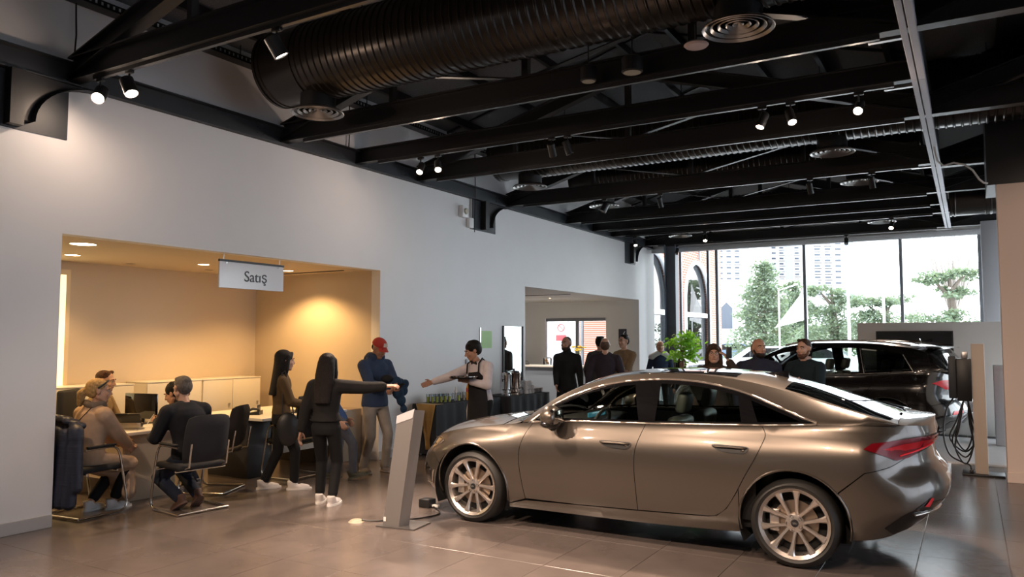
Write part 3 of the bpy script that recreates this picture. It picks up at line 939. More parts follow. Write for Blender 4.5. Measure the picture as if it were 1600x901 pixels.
def make_wheel(parent, x, y, R, side, rim=0.255, width=0.235, spokes=10, twist=0.0, rimmat=None, name='wheel'):
    """wheel centred at (x, y, R); outer face towards side"""
    rimmat = rimmat or M_RIM
    w = bpy.data.objects.new(name, None); COL.objects.link(w); w.parent = parent
    w.location = (x, y, R)
    w.rotation_euler = (0, 0, 0 if side < 0 else PI)
    h = width / 2
    # local: outer face is -y
    MB().lathe([(rim + 0.005, h - 0.02), (rim + 0.03, h), (R - 0.04, h), (R - 0.012, h - 0.018), (R, h - 0.045), (R, -h + 0.045), (R - 0.012, -h + 0.018), (R - 0.04, -h), (rim + 0.035, -h - 0.003), (rim + 0.008, -h + 0.012)], (0, 0, 0), 'y', 56, False).build('tyre', M_TYRE, w, 40)
    MB().lathe([(rim + 0.012, -h + 0.004), (rim + 0.012, -h + 0.014), (rim - 0.012, -h + 0.022), (rim - 0.02, -h + 0.06), (rim - 0.03, h - 0.03), (rim + 0.006, h - 0.015)], (0, 0, 0), 'y', 56, False).build('rim_barrel', rimmat, w, 40)
    MB().lathe([(rim - 0.016, -h + 0.020), (rim + 0.010, -h + 0.002), (rim + 0.012, -h + 0.006)], (0, 0, 0), 'y', 56, False).build('rim_lip', rimmat, w, 40)
    MB().lathe([(0.001, 0.0), (rim - 0.03, 0.0), (rim - 0.03, 0.012)], (0, 0.0, 0), 'y', 40, False).build('inner_shadow_plate', M_LINER, w)
    MB().lathe([(0.07, -0.03), (0.165, -0.03), (0.165, -0.016), (0.07, -0.016)], (0, 0, 0), 'y', 40, False).build('brake_disc', M_DISC, w)
    MB().rbox(-0.19, -0.115, -0.06, -0.01, -0.08, 0.09, 0.012).build('caliper', M_RIM, w)
    for k in range(spokes):
        pair = k // 2
        base = 2 * PI * pair / (spokes / 2) + twist
        s = -1 if k % 2 == 0 else 1
        a0 = base + s * 0.17
        a1 = base + s * (PI / spokes + 0.02)
        p0 = Vector((math.cos(a0) * 0.055, -h + 0.052, math.sin(a0) * 0.055))
        p1 = Vector((math.cos(a1) * (rim - 0.012), -h + 0.022, math.sin(a1) * (rim - 0.012)))
        m = MB()
        d = (p1 - p0).normalized(); side_v = d.cross(Vector((0, 1, 0))).normalized()
        prof = []
        for t, wd in ((0, 0.015), (0.35, 0.0135), (0.7, 0.017), (0.92, 0.026), (1.0, 0.036)):
            c = p0.lerp(p1, t)
            prof += [c - side_v * wd, c - side_v * wd * 0.55 + Vector((0, -0.011, 0)), c + side_v * wd * 0.55 + Vector((0, -0.011, 0)), c + side_v * wd, c + side_v * wd * 0.8 + Vector((0, 0.03, 0)), c - side_v * wd * 0.8 + Vector((0, 0.03, 0))]
        fs = []
        for i in range(4):
            for j in range(6):
                fs.append((i * 6 + j, i * 6 + (j + 1) % 6, i * 6 + 6 + (j + 1) % 6, i * 6 + 6 + j))
        fs += [tuple(range(6)), tuple(range(24, 30))]
        m.add(prof, fs)
        m.build('spoke', rimmat, w, 30)
    hub = MB().lathe([(0.001, -h + 0.036), (0.05, -h + 0.036), (0.068, -h + 0.042), (0.074, -h + 0.055), (0.07, 0.0)], (0, 0, 0), 'y', 30, False).build('hub', rimmat, w, 30)
    MB().lathe([(0.001, -h + 0.026), (0.026, -h + 0.028), (0.03, -h + 0.037)], (0, 0, 0), 'y', 24, False).build('centre_cap', M_BLACK, hub)
    # four linked rings on the cap
    for q in range(4):
        cx = (q - 1.5) * 0.0085
        MB().tube([(cx + 0.0062 * math.cos(t), -h + 0.0255, 0.0062 * math.sin(t)) for t in [2 * PI * i / 16 for i in range(16)]], 0.0009, 5, True).build('badge_ring', M_CHROME, hub)
    for q in range(5):
        a = 2 * PI * q / 5 + twist + PI / 5
        MB().lathe([(0.001, -h + 0.040), (0.011, -h + 0.037), (0.0125, -h + 0.032), (0.0125, -h + 0.05)], (math.sin(a + PI / 2) * 0.052, 0, math.cos(a + PI / 2) * 0.052), 'y', 12, False).build('wheel_bolt', M_RIMDARK, hub)
    MB().cyl((0.06, -h + 0.03, -rim + 0.03), (0.064, -h + 0.01, -rim + 0.045), 0.005, n=8).build('valve', M_BLACK, w)
    return w

def seat(parent, x, y, m, name='seat', lean=0.22, h=0.62):
    s = bpy.data.objects.new(name, None); COL.objects.link(s); s.parent = parent
    s.location = (x, y, 0)
    MB().rbox(-0.30, 0.22, -0.24, 0.24, 0.30, 0.46, 0.06, 3).build('cushion', m, s)
    b = MB().rbox(-0.06, 0.06, -0.24, 0.24, 0.0, h, 0.05, 3).xf(Matrix.Translation((0.22, 0, 0.44)) @ Matrix.Rotation(lean, 4, 'Y'))
    b.build('backrest', m, s)
    hr = MB().rbox(-0.045, 0.045, -0.12, 0.12, h + 0.03, h + 0.21, 0.035, 3).xf(Matrix.Translation((0.22, 0, 0.44)) @ Matrix.Rotation(lean, 4, 'Y'))
    hr.build('headrest', m, s)
    return s

def common_body(C, root, paint, WF, WR, R, archR):
    """underbody, wheel liners and lining that close the gaps behind the panels"""
    L = C.L
    co, fa = [], []
    us = list(np.linspace(C.umin, C.umax, 150))
    n = 0
    for u in us:
        qx = C.Q(u)[0]
        z0, z1 = C.zb(qx) + 0.01, C.zs(qx) - 0.012
        for k in range(11):
            z = z0 + (z1 - z0) * k / 10
            p = C.Sf(u, z, -0.028)
            co.append(p)
    for s in (-1, 1):
        o = len(fa)
    m = MB()
    for s in (-1, 1):
        vs_ = [(p[0], s * p[1], p[2]) for p in co]
        fs_ = []
        for i in range(len(us) - 1):
            for k in range(10):
                a = i * 11 + k
                c = Vector(co[a]).lerp(Vector(co[a + 12]), 0.5)
                if min(math.hypot(c.x - WF, c.z - R), math.hypot(c.x - WR, c.z - R)) < archR + 0.10:
                    continue
                fs_.append((a, a + 11, a + 12, a + 1))
        m.add(vs_, fs_)
    o = obj('inner_lining', m.mesh('inner_lining', 60), M_LINER, root)
    MB().box(0.45, 4.05, -0.62, 0.62, 0.19, 0.24).build('underbody', M_LINER, root)
    for wx in (WF, WR):
        for s in (-1, 1):
            g = MB()
            a = arc(wx, R, archR + 0.01, -25, 205, 20)
            y0, y1 = s * (C.W / 2 - 0.035), s * (C.W / 2 - 0.36)
            vs_ = [(p[0], y0, p[1]) for p in a] + [(p[0], y1, p[1]) for p in a]
            k = len(a)
            g.add(vs_, [(i, i + 1, i + 1 + k, i + k) for i in range(k - 1)] + [tuple(range(k, 2 * k))])
            g.build('wheel_liner', M_LINER, root)

def screen_glass(C, root, name, u0, u1, m, bow0, bow1, v=0.93, off=0.003, vt=None):
    return C.top(name, u0, u1, -v, v, m, root, 14, 20, bow0, bow1, off, vt)

# ---------------------------------------------------------------- bronze sedan
SED = dict(L=4.83, W=1.86, xf=0.98, pf=2.6, xr=0.80, pr=2.9,
    zs=[(0, 0.665), (0.12, 0.70), (0.3, 0.765), (0.55, 0.825), (0.85, 0.878), (1.15, 0.918), (1.4, 0.95), (1.7, 0.985), (2.0, 0.998), (2.62, 1.014), (3.2, 1.034), (3.57, 1.05), (3.97, 1.072), (4.3, 1.085), (4.6, 1.09), (4.83, 1.075)],
    zE=[(1.2, 0.91), (1.35, 0.945), (1.5, 1.045), (1.73, 1.195), (2.055, 1.33), (2.365, 1.397), (2.69, 1.423), (2.95, 1.42), (3.2, 1.404), (3.45, 1.368), (3.75, 1.30), (4.09, 1.205), (4.4, 1.13), (4.56, 1.09)],
    zc=[(0, 0.69), (0.1, 0.745), (0.3, 0.835), (0.6, 0.912), (0.9, 0.955), (1.2, 0.985), (1.4, 1.06), (1.6, 1.175), (1.85, 1.305), (2.12, 1.402), (2.45, 1.442), (2.85, 1.452), (3.3, 1.437), (3.7, 1.365), (4.1, 1.248), (4.4, 1.155), (4.55, 1.125), (4.7, 1.125), (4.83, 1.10)],
    yE=[(1.2, 0.80), (1.35, 0.785), (1.5, 0.75), (1.73, 0.705), (2.055, 0.65), (2.4, 0.62), (2.8, 0.605), (3.2, 0.61), (3.6, 0.635), (4.0, 0.68), (4.4, 0.735), (4.58, 0.755)],
    zb=[(0, 0.24), (0.3, 0.19), (0.6, 0.175), (1.4, 0.185), (2.5, 0.19), (3.4, 0.215), (4.2, 0.25), (4.6, 0.31), (4.83, 0.40)],
    itop=[(0, 0.12), (0.4, 0.13), (0.9, 0.13), (1.25, 0.12), (1.55, 0.075), (2.5, 0.07), (3.5, 0.072), (4.0, 0.085), (4.5, 0.12), (4.83, 0.10)],
    side=[(-0.2, 0.14), (0, 0.085), (0.08, 0.055), (0.2, 0.035), (0.33, 0.022), (0.45, 0.008), (0.6, 0.0), (0.72, 0.002), (0.82, 0.012), (0.9, 0.03), (1, 0.07)],
    front=[(-0.2, 0.2), (0, 0.12), (0.12, 0.05), (0.3, 0.01), (0.45, 0.0), (0.65, 0.015), (0.85, 0.05), (1, 0.12)],
    rear=[(-0.2, 0.25), (0, 0.16), (0.12, 0.07), (0.25, 0.01), (0.36, 0.0), (0.48, 0.03), (0.62, 0.105), (0.75, 0.115), (0.88, 0.075), (1, 0.06)],
    gx=(1.22, 4.56))
PAINT = mat('bronze_metallic_paint', (0.135, 0.115, 0.097), 0.30, 0.75, coat=1.0)
M_SIDEGLASS = glass('side_window_glass', (0.80, 0.87, 0.83))
M_REARGLASS = glass('dark_window_glass', (0.10, 0.12, 0.12))
M_SCREEN = glass('windscreen_glass', (0.84, 0.90, 0.87))

def build_sedan(loc, rotz=0.0):
    C = Car(SED)
    root = thing('sedan', 'large bronze metallic four-door fastback sedan in the foreground', 'car', loc, rotz)
    WF, WR, R, AR = 0.89, 3.80, 0.330, 0.402
    common_body(C, root, PAINT, WF, WR, R, AR)
    L = C.L
    def topz(x0, x1, n=14, d=0.0):
        return [(x0 + (x1 - x0) * k / n, C.zs(C.Q(x0 + (x1 - x0) * k / n)[0]) - d) for k in range(n + 1)]
    def botz(x0, x1, n=12, d=0.0):
        return [(x0 + (x1 - x0) * k / n, C.zb(C.Q(x0 + (x1 - x0) * k / n)[0]) + d) for k in range(n + 1)]
    g = 0.003
    fseam = smoothpoly([(1.545, 0.965), (1.475, 0.86), (1.435, 0.72), (1.432, 0.58), (1.45, 0.42), (1.475, 0.285)], 4)
    bseam = smoothpoly([(2.625, 1.014), (2.585, 0.92), (2.55, 0.80), (2.54, 0.68), (2.545, 0.5), (2.555, 0.30)], 4)
    rseam = smoothpoly([(3.57, 1.05), (3.602, 0.985), (3.585, 0.92), (3.53, 0.80), (3.45, 0.66), (3.375, 0.52), (3.30, 0.40), (3.22, 0.335), (3.15, 0.32)], 4)
    fdb = [(1.475, 0.272), (2.0, 0.285), (2.555, 0.298)]
    rdb = [(2.555, 0.298), (3.15, 0.318)]
    sh = lambda P, d: [(p[0] + d, p[1]) for p in P]
    for s, tagn in ((-1, 'near'), (1, 'far')):
        # front bumper and fender
        uS = 0.34
        bump = botz(C.umin, 0.515, 14) + arc(WF, R, AR, 205, 168, 6)[0:7] + [(0.49, 0.52), (0.38, 0.60), (0.25, 0.645)] + [(C.umin, 0.655)]
        bump = [p for p in bump]
        C.panel('front_bumper', bump, C.Sf, PAINT, root, s)
        # grille and lower intake, on the nose
        C.panel('grille', [(C.umin, 0.30), (C.umin + 0.42, 0.30), (C.umin + 0.50, 0.42), (C.umin + 0.46, 0.60), (C.umin, 0.61)], C.Sf, M_GLOSSBLK, root, s, off=0.006)
        C.panel('corner_intake', [(C.umin + 0.70, 0.30), (C.umin + 0.92, 0.33), (C.umin + 0.95, 0.44), (C.umin + 0.80, 0.50), (C.umin + 0.72, 0.42)], C.Sf, M_GLOSSBLK, root, s, off=0.005)
        C.strip('intake_blade', [(C.umin + 0.72, 0.29), (C.umin + 0.95, 0.31), (C.umin + 1.0, 0.44)], C.Sf, M_SATIN, root, s, 0.014)
        fend = [(C.umin, 0.658), (0.25, 0.648), (0.38, 0.603), (0.493, 0.523)] + arc(WF, R, AR, 152, -12, 24) + [(1.292, 0.222), (1.46, 0.277)] + sh(list(reversed(fseam)), -g) + [(1.54, 0.968)] + list(reversed(topz(C.umin, 1.53, 22, 0.002)))
        C.panel('front_fender', fend, C.Sf, PAINT, root, s)
        fd = sh(fseam, g) + fdb[1:2] + sh(list(reversed(bseam)), -g) + list(reversed(topz(1.56, 2.61, 12, 0.004)))
        d1 = C.panel('front_door', fd, C.Sf, PAINT, root, s)
        rd = sh(bseam, g) + sh(list(reversed(rseam)), -g) + list(reversed(topz(2.64, 3.56, 12, 0.004)))
        d2 = C.panel('rear_door', rd, C.Sf, PAINT, root, s)
        sill = botz(1.245, 3.44, 20) + [(3.40, 0.36), (3.30, 0.385), (3.22, 0.328), (3.15, 0.312), (2.55, 0.291), (1.475, 0.265), (1.26, 0.21)]
        sill = botz(1.245, 3.40, 20) + arc(WR, R, AR, 200, 178, 5) + [(3.36, 0.50), (3.30, 0.393), (3.22, 0.328), (3.15, 0.312), (2.55, 0.291), (1.475, 0.265), (1.26, 0.21)]
        sill = botz(1.288, 3.386, 20) + [(3.388, 0.30), (3.392, 0.40), (3.394, 0.545), (3.375, 0.512), (3.30, 0.393), (3.22, 0.328), (3.15, 0.312), (2.55, 0.291), (1.475, 0.265), (1.292, 0.215)]
        C.panel('sill_panel', sill, C.Sf, PAINT, root, s)
        quarter = sh(list(reversed(rseam[:22])), g) + topz(3.58, C.umax, 24, 0.002) + [(C.umax, 0.93), (4.95, 0.90), (4.70, 0.86), (4.50, 0.80), (4.30, 0.755), (4.12, 0.60)] + arc(WR, R, AR, 40, 178, 18) + [(3.398, 0.42), (3.400, 0.56)]
        C.panel('rear_quarter_panel', quarter, C.Sf, PAINT, root, s)
        rb = arc(WR, R, AR, -10, 37, 8) + [(4.13, 0.597), (4.305, 0.75), (4.50, 0.795), (4.70, 0.855), (4.95, 0.895), (C.umax, 0.925)] + list(reversed(botz(4.20, C.umax, 14)))
        C.panel('rear_bumper', rb, C.Sf, PAINT, root, s)
        # rear details
        C.panel('diffuser_insert', [(4.54, 0.303), (4.44, 0.36), (4.56, 0.45), (4.76, 0.56), (4.95, 0.545), (C.umax, 0.52), (C.umax, 0.405), (4.95, 0.38), (4.75, 0.335)], C.Sf, M_GLOSSBLK, root, s, off=0.006)
        C.strip('bumper_trim', [(4.66, 0.462), (4.80, 0.475), (5.0, 0.47), (C.umax, 0.455)], C.Sf, M_SATIN, root, s, 0.018, 0.012)
        C.panel('rear_reflector', [(4.735, 0.52), (4.79, 0.515), (4.83, 0.575), (4.80, 0.58)], C.Sf, M_REDBRIGHT, root, s, off=0.011, bstep=.02)
        ex = C.panel('exhaust_trim', [(4.79, 0.355), (4.95, 0.40), (4.96, 0.445), (4.86, 0.425)], C.Sf, M_SATIN, root, s, off=0.016, bstep=.02)
        C.panel('outlet', [(4.83, 0.375), (4.945, 0.407), (4.95, 0.438), (4.87, 0.42)], C.Sf, M_BLACK, ex, s, off=0.019, bstep=.02)
        tl = C.panel('tail_light', [(4.30, 0.925), (4.36, 0.965), (4.55, 0.985), (4.80, 1.005), (5.2, 1.00), (C.umax, 0.985), (C.umax, 0.945), (5.1, 0.93), (4.90, 0.905), (4.70, 0.855), (4.56, 0.84), (4.47, 0.87), (4.38, 0.90)], C.Sf, M_REDDARK, root, s, off=0.012, bstep=.025)
        C.panel('lit_band', [(4.44, 0.925), (4.62, 0.955), (4.85, 0.975), (5.2, 0.975), (C.umax, 0.967), (C.umax, 0.955), (5.1, 0.945), (4.85, 0.925), (4.66, 0.90), (4.55, 0.905)], C.Sf, M_REDLENS, tl, s, off=0.016, bstep=.025)
        C.strip('lower_light_strip', [(4.60, 0.872), (4.75, 0.895), (4.95, 0.925), (5.1, 0.942)], C.Sf, M_REDBRIGHT, tl, s, 0.012, 0.016)
        # headlight
        hl = C.panel('headlight', [(0.30, 0.648), (0.20, 0.672), (0.02, 0.668), (-0.06, 0.69), (0.05, 0.722), (0.25, 0.742), (0.42, 0.748), (0.50, 0.735), (0.47, 0.705), (0.39, 0.672)], C.Sf, mat('headlight_lens', (0.07, 0.065, 0.06), 0.08, 0.2, coat=1.0), root, s, off=0.006, bstep=.025)
        C.panel('lamp_module', [(0.12, 0.682), (0.28, 0.664), (0.33, 0.69), (0.2, 0.705)], C.Sf, M_GLOSSBLK, hl, s, off=0.009, bstep=.02)
        C.strip('light_strip', [(0.05, 0.722), (0.25, 0.742), (0.42, 0.748), (0.50, 0.735), (0.47, 0.705)], C.Sf, M_CHROME, hl, s, 0.008, 0.008)
        # arch lips
        for nm, cx in (('front_arch_lip', WF), ('rear_arch_lip', WR)):
            C.strip(nm, arc(cx, R, AR + 0.004, -12, 192, 30), C.Sf, PAINT, root, s, 0.02, -0.006)
        # greenhouse: painted frame above the shoulder, black pillar band, panes, chrome
        du = smoothpoly([(1.53, 0.972), (1.73, 1.128), (2.055, 1.272), (2.365, 1.343), (2.69, 1.370), (2.95, 1.364), (3.16, 1.338), (3.40, 1.286), (3.67, 1.192), (3.90, 1.108), (3.975, 1.087)], 5)
        dl = [(3.94, 1.078), (3.57, 1.056), (2.62, 1.020), (2.0, 1.004), (1.7, 0.992), (1.56, 0.973)]
        outer_top = [(1.40 + (4.555 - 1.40) * k / 40, C.zE(1.40 + (4.555 - 1.40) * k / 40)) for k in range(41)]
        frame = outer_top + list(reversed([(3.98 + (4.55 - 3.98) * k / 8, C.zs(3.98 + (4.55 - 3.98) * k / 8)) for k in range(9)])) + list(reversed(du)) + [(1.42, C.zs(1.42))]
        C.panel('pillar_and_roof_rail', frame, C.Gf, PAINT, root, s, 0.05, 0.0, bstep=.03)
        C.panel('window_surround', du + dl, C.Gf, M_GLOSSBLK, root, s, 0.06, 0.0, -0.012)
        # the surround is replaced by panes with a black pillar mask below
        bpy.data.objects.remove(root.children[-1])
        def inset_poly(P, d):
            out = []
            n = len(P)
            A = sum(P[i][0] * P[(i + 1) % n][1] - P[(i + 1) % n][0] * P[i][1] for i in range(n))
            for i in range(n):
                a, b, c = Vector(P[i - 1]), Vector(P[i]), Vector(P[(i + 1) % n])
                e1 = (b - a).normalized(); e2 = (c - b).normalized()
                nn = Vector((-e1.y - e2.y, e1.x + e2.x))
                nn = nn.normalized() if nn.length > 1e-6 else Vector((0, 0))
                k = 1 / max(0.5, nn.dot(Vector((-e1.y, e1.x))))
                out.append(tuple(b + nn * d * k * (1 if A > 0 else -1)))
            return out
        top_at = hermite(sorted(set(du)))
        low_at = hermite(sorted(dl))
        def band(x0, x1, lo=0.012, hi=0.03, n=14, skew0=0.0, skew1=0.0):
            lower = [(x0 + skew0 + (x1 + skew1 - x0 - skew0) * k / n, 0) for k in range(n + 1)]
            lower = [(x, low_at(x) + lo) for x, _ in lower]
            upper = [(x0 + (x1 - x0) * k / n, 0) for k in range(n + 1)]
            upper = [(x, max(low_at(x) + lo + 0.004, top_at(x) - hi)) for x, _ in upper]
            return lower + list(reversed(upper))
        p1 = C.panel('front_side_window', band(1.60, 2.46, skew1=0.10), C.Gf, M_SIDEGLASS, root, s, 0.09, 0.0, -0.008)
        p2 = C.panel('rear_side_window', band(2.70, 3.355, skew0=0.0, skew1=0.06), C.Gf, M_SIDEGLASS, root, s, 0.09, 0.0, -0.008)
        p3 = C.panel('quarter_window', band(3.455, 3.90, skew0=0.09), C.Gf, M_REARGLASS, root, s, 0.09, 0.0, -0.008)
        C.panel('b_pillar_cover', band(2.46, 2.70, 0.004, 0.006, 6, 0.10, 0.0), C.Gf, M_GLOSSBLK, root, s, 0.06, 0.0, -0.002)
        C.panel('c_pillar_cover', band(3.355, 3.455, 0.004, 0.006, 4, 0.06, 0.09), C.Gf, M_GLOSSBLK, root, s, 0.06, 0.0, -0.002)
        # black frame strip around the glass
        up = [(x, top_at(x) - 0.018) for x in np.linspace(1.60, 3.93, 40)]
        C.panel('upper_window_frame', [(x, top_at(x) - 0.002) for x in np.linspace(1.56, 3.96, 40)] + list(reversed([(x, max(low_at(x), top_at(x) - 0.033)) for x in np.linspace(1.60, 3.94, 40)])), C.Gf, M_GLOSSBLK, root, s, 0.06, 0.0, -0.004)
        C.panel('lower_window_seal', [(x, low_at(x) + 0.018) for x in np.linspace(1.60, 3.92, 30)] + list(reversed([(x, low_at(x) - 0.002) for x in np.linspace(1.58, 3.94, 30)])), C.Gf, M_GLOSSBLK, root, s, 0.06, 0.0, -0.003)
        C.strip('chrome_window_trim', [(p[0], p[1] + 0.004) for p in du], C.Gf, M_SATIN, root, s, 0.022, 0.0)
        C.strip('chrome_belt_trim', [(p[0], p[1] - 0.004) for p in [(3.975, 1.085)] + dl + [(1.53, 0.970)]], C.Gf, M_SATIN, root, s, 0.018, 0.0)
        # door handles over flat black patches that paint the shade of the recesses
        for dr, x0, z0 in ((d1, 2.225, 0.842), (d2, 3.195, 0.874)):
            h = C.panel('handle_shade', smoothpoly([(x0, z0 + 0.012), (x0 + 0.15, z0 + 0.014), (x0 + 0.275, z0 + 0.012), (x0 + 0.285, z0 - 0.012), (x0 + 0.255, z0 - 0.042), (x0 + 0.15, z0 - 0.044), (x0 + 0.05, z0 - 0.028)], 3, True), C.Sf, M_BLACK, dr, s, 0.03, 0, 0.005, .012)
            pts = [Vector(C.Sf(x0 + 0.008 + 0.27 * k / 10, z0 + 0.004 - 0.003 * abs(k - 5) / 5, 0.022 if 0 < k < 10 else 0.003)) for k in range(11)]
            MB().tube([(p.x, s * p.y, p.z) for p in pts], [0.006] + [0.0085] * 9 + [0.006], 8).build('door_handle', PAINT, dr, 60)
            MB().ell((x0 + 0.245, s * (C.Sf(x0 + 0.245, z0 - 0.02)[1] + 0.003), z0 - 0.022), (0.016, 0.006, 0.013)).build('handle_pad', PAINT, dr)
        # mirror
        mr = bpy.data.objects.new('door_mirror', None); COL.objects.link(mr); mr.parent = root
        mr.location = (1.80, s * 0.995, 1.04); mr.scale = (1.2, 1.1, 1.22)
        hs = MB().ell((0, 0, 0), (0.085, 0.125, 0.083), 20, 14)
        hs.v = [(max(-0.085, min(0.055, x)) + (0.02 * (y * s) / 0.125), y, z * (1.0 if z > 0 else 0.85)) for x, y, z in hs.v]
        hs.build('housing', PAINT, mr, 50)
        MB().rbox(0.02, 0.062, -0.10, 0.10, -0.055, 0.058, 0.02).build('mirror_rim', M_GLOSSBLK, mr)
        MB().rbox(0.060, 0.066, -0.085, 0.085, -0.045, 0.048, 0.02).build('mirror_glass', M_CHROME, mr)
        MB().tube([(0.0, s * -0.02, -0.06), (0.0, s * -0.09, -0.055), (-0.01, s * -0.14, -0.06)], [0.045, 0.03, 0.024], 10).build('mirror_foot', M_GLOSSBLK, mr)
        MB().ell((-0.005, 0, -0.045), (0.075, 0.11, 0.04), 16, 8).build('lower_shell', M_GLOSSBLK, mr)
        for wx in (WF, WR):
            make_wheel(root, wx, s * (C.W / 2 - 0.16), R, s, 0.252, 0.235, 10, 0.35 if wx == WF else -0.1)
        # interior door card
        MB().box(1.55, 3.5, s * 0.76 - 0.02, s * 0.76 + 0.02, 0.3, 0.97).build('door_card', M_DASH, root)
    # top surfaces
    C.top('bonnet', C.umin + 0.05, 1.19, -0.985, 0.985, PAINT, root, 40, 26, 0.0, -0.0)
    C.top('cowl', 1.19, 1.335, -0.97, 0.97, M_BLACK, root, 5, 20, 0.0, 0.0, -0.006)
    screen_glass(C, root, 'windscreen', 1.33, 2.02, M_SCREEN, 0.10, 0.06, 0.94)
    for s in (-1, 1):
        C.top('a_pillar_top', 1.26, 2.1, s * 0.93, s * 1.0, PAINT, root, 16, 3)
        C.top('roof_side', 2.0, 3.74, s * 0.88, s * 1.0, PAINT, root, 30, 5)
        C.top('c_pillar_top', 3.66, 4.56, s * 0.915, s * 1.0, PAINT, root, 20, 4)
    M_PANO = mat('black_roof_glass', (0.008, 0.008, 0.009), 0.04, coat=1.0)
    C.top('roof_panel', 2.06, 3.30, -0.885, 0.885, M_PANO, root, 24, 20, 0.04, 0.0)
    C.top('roof_rear', 3.30, 3.70, -0.885, 0.885, PAINT, root, 10, 20, 0.0, 0.0)
    screen_glass(C, root, 'rear_window', 3.70, 4.45, M_REARGLASS, 0.0, 0.04, 0.92)
    C.top('boot_lid', 4.46, C.umax - 0.03, -0.985, 0.985, PAINT, root, 20, 24, 0.0, 0.0)
    C.top('inner_roof', 2.0, 3.70, -0.95, 0.95, M_HEADLIN, root, 12, 12, 0, 0, -0.03)
    C.top('boot_floor', 3.75, 4.5, -0.9, 0.9, M_DASH, root, 10, 12, 0, 0, -0.10)
    # roof fin
    fin = []
    for t in range(9):
        k = t / 8
        fin.append((3.42 + 0.20 * k, 0.034 * math.sin(PI * min(1, k * 0.75 + 0.12)), 0.055 * (k ** 1.3)))
    vs_ = []
    for x, wd, h in fin:
        z = C.Tf(x, 0)[2]
        vs_ += [(x, -wd, z), (x, 0, z + h + 0.004), (x, wd, z)]
    fs_ = []
    for i in range(8):
        a = i * 3
        fs_ += [(a, a + 3, a + 4, a + 1), (a + 1, a + 4, a + 5, a + 2)]
    fs_.append((24, 25, 26))
    MB().add(vs_, fs_).build('roof_fin', M_GLOSSBLK, root, 60)
    # wipers
    for s0 in (0.1, -0.5):
        a = C.Tf(1.31, s0, 0.012); b = C.Tf(1.42, s0 + 0.55, 0.018)
        MB().tube([a, ((a[0] + b[0]) / 2, (a[1] + b[1]) / 2, (a[2] + b[2]) / 2 + 0.012), b], 0.008, 6).build('wiper', M_BLACK, root)
    # cabin
    MB().rbox(1.38, 1.86, -0.74, 0.74, 0.55, 0.955, 0.05).build('dashboard', M_DASH, root)
    MB().rbox(1.74, 1.76, -0.12, 0.28, 0.90, 1.0, 0.008).build('display_screen', mat('teal_screen', (0.03, 0.12, 0.15), 0.2, emis=(0.10, 0.40, 0.50), estr=0.25), root)
    sw = bpy.data.objects.new('steering_wheel', None); COL.objects.link(sw); sw.parent = root
    sw.location = (1.98, -0.37, 0.90); sw.rotation_euler = (0, math.radians(-68), 0)
    MB().tube([(0.185 * math.cos(t), 0.185 * math.sin(t), 0) for t in [2 * PI * k / 32 for k in range(32)]], 0.016, 8, True).build('rim', M_DASH, sw)
    MB().rbox(-0.07, 0.07, -0.08, 0.08, -0.03, 0.01, 0.015).build('airbag_boss', M_DASH, sw)
    for a in (0, PI, -PI / 2):
        MB().tube([(0, 0, 0), (0.18 * math.sin(a), 0.18 * math.cos(a), 0)], 0.016, 6).build('spoke', M_SATIN, sw)
    for y in (-0.37, 0.37):
        seat(root, 2.42, y, M_LEATHER, 'front_seat')
        seat(root, 3.28, y * 1.0, M_LEATHER, 'rear_seat', 0.30, 0.55)
    MB().box(1.4, 3.7, -0.74, 0.74, 0.235, 0.29).build('cabin_floor', M_DASH, root)
    MB().rbox(1.8, 2.9, -0.11, 0.11, 0.29, 0.58, 0.03).build('centre_console', M_DASH, root)
    MB().rbox(2.02, 2.06, -0.12, 0.12, 1.29, 1.35, 0.012).build('rear_view_mirror', M_BLACK, root)
    MB().box(4.79, 4.822, -0.26, 0.26, 0.60, 0.71).build('number_plate', M_WHITE, root)
    return root
build_sedan((-4.99, 7.07, 0))
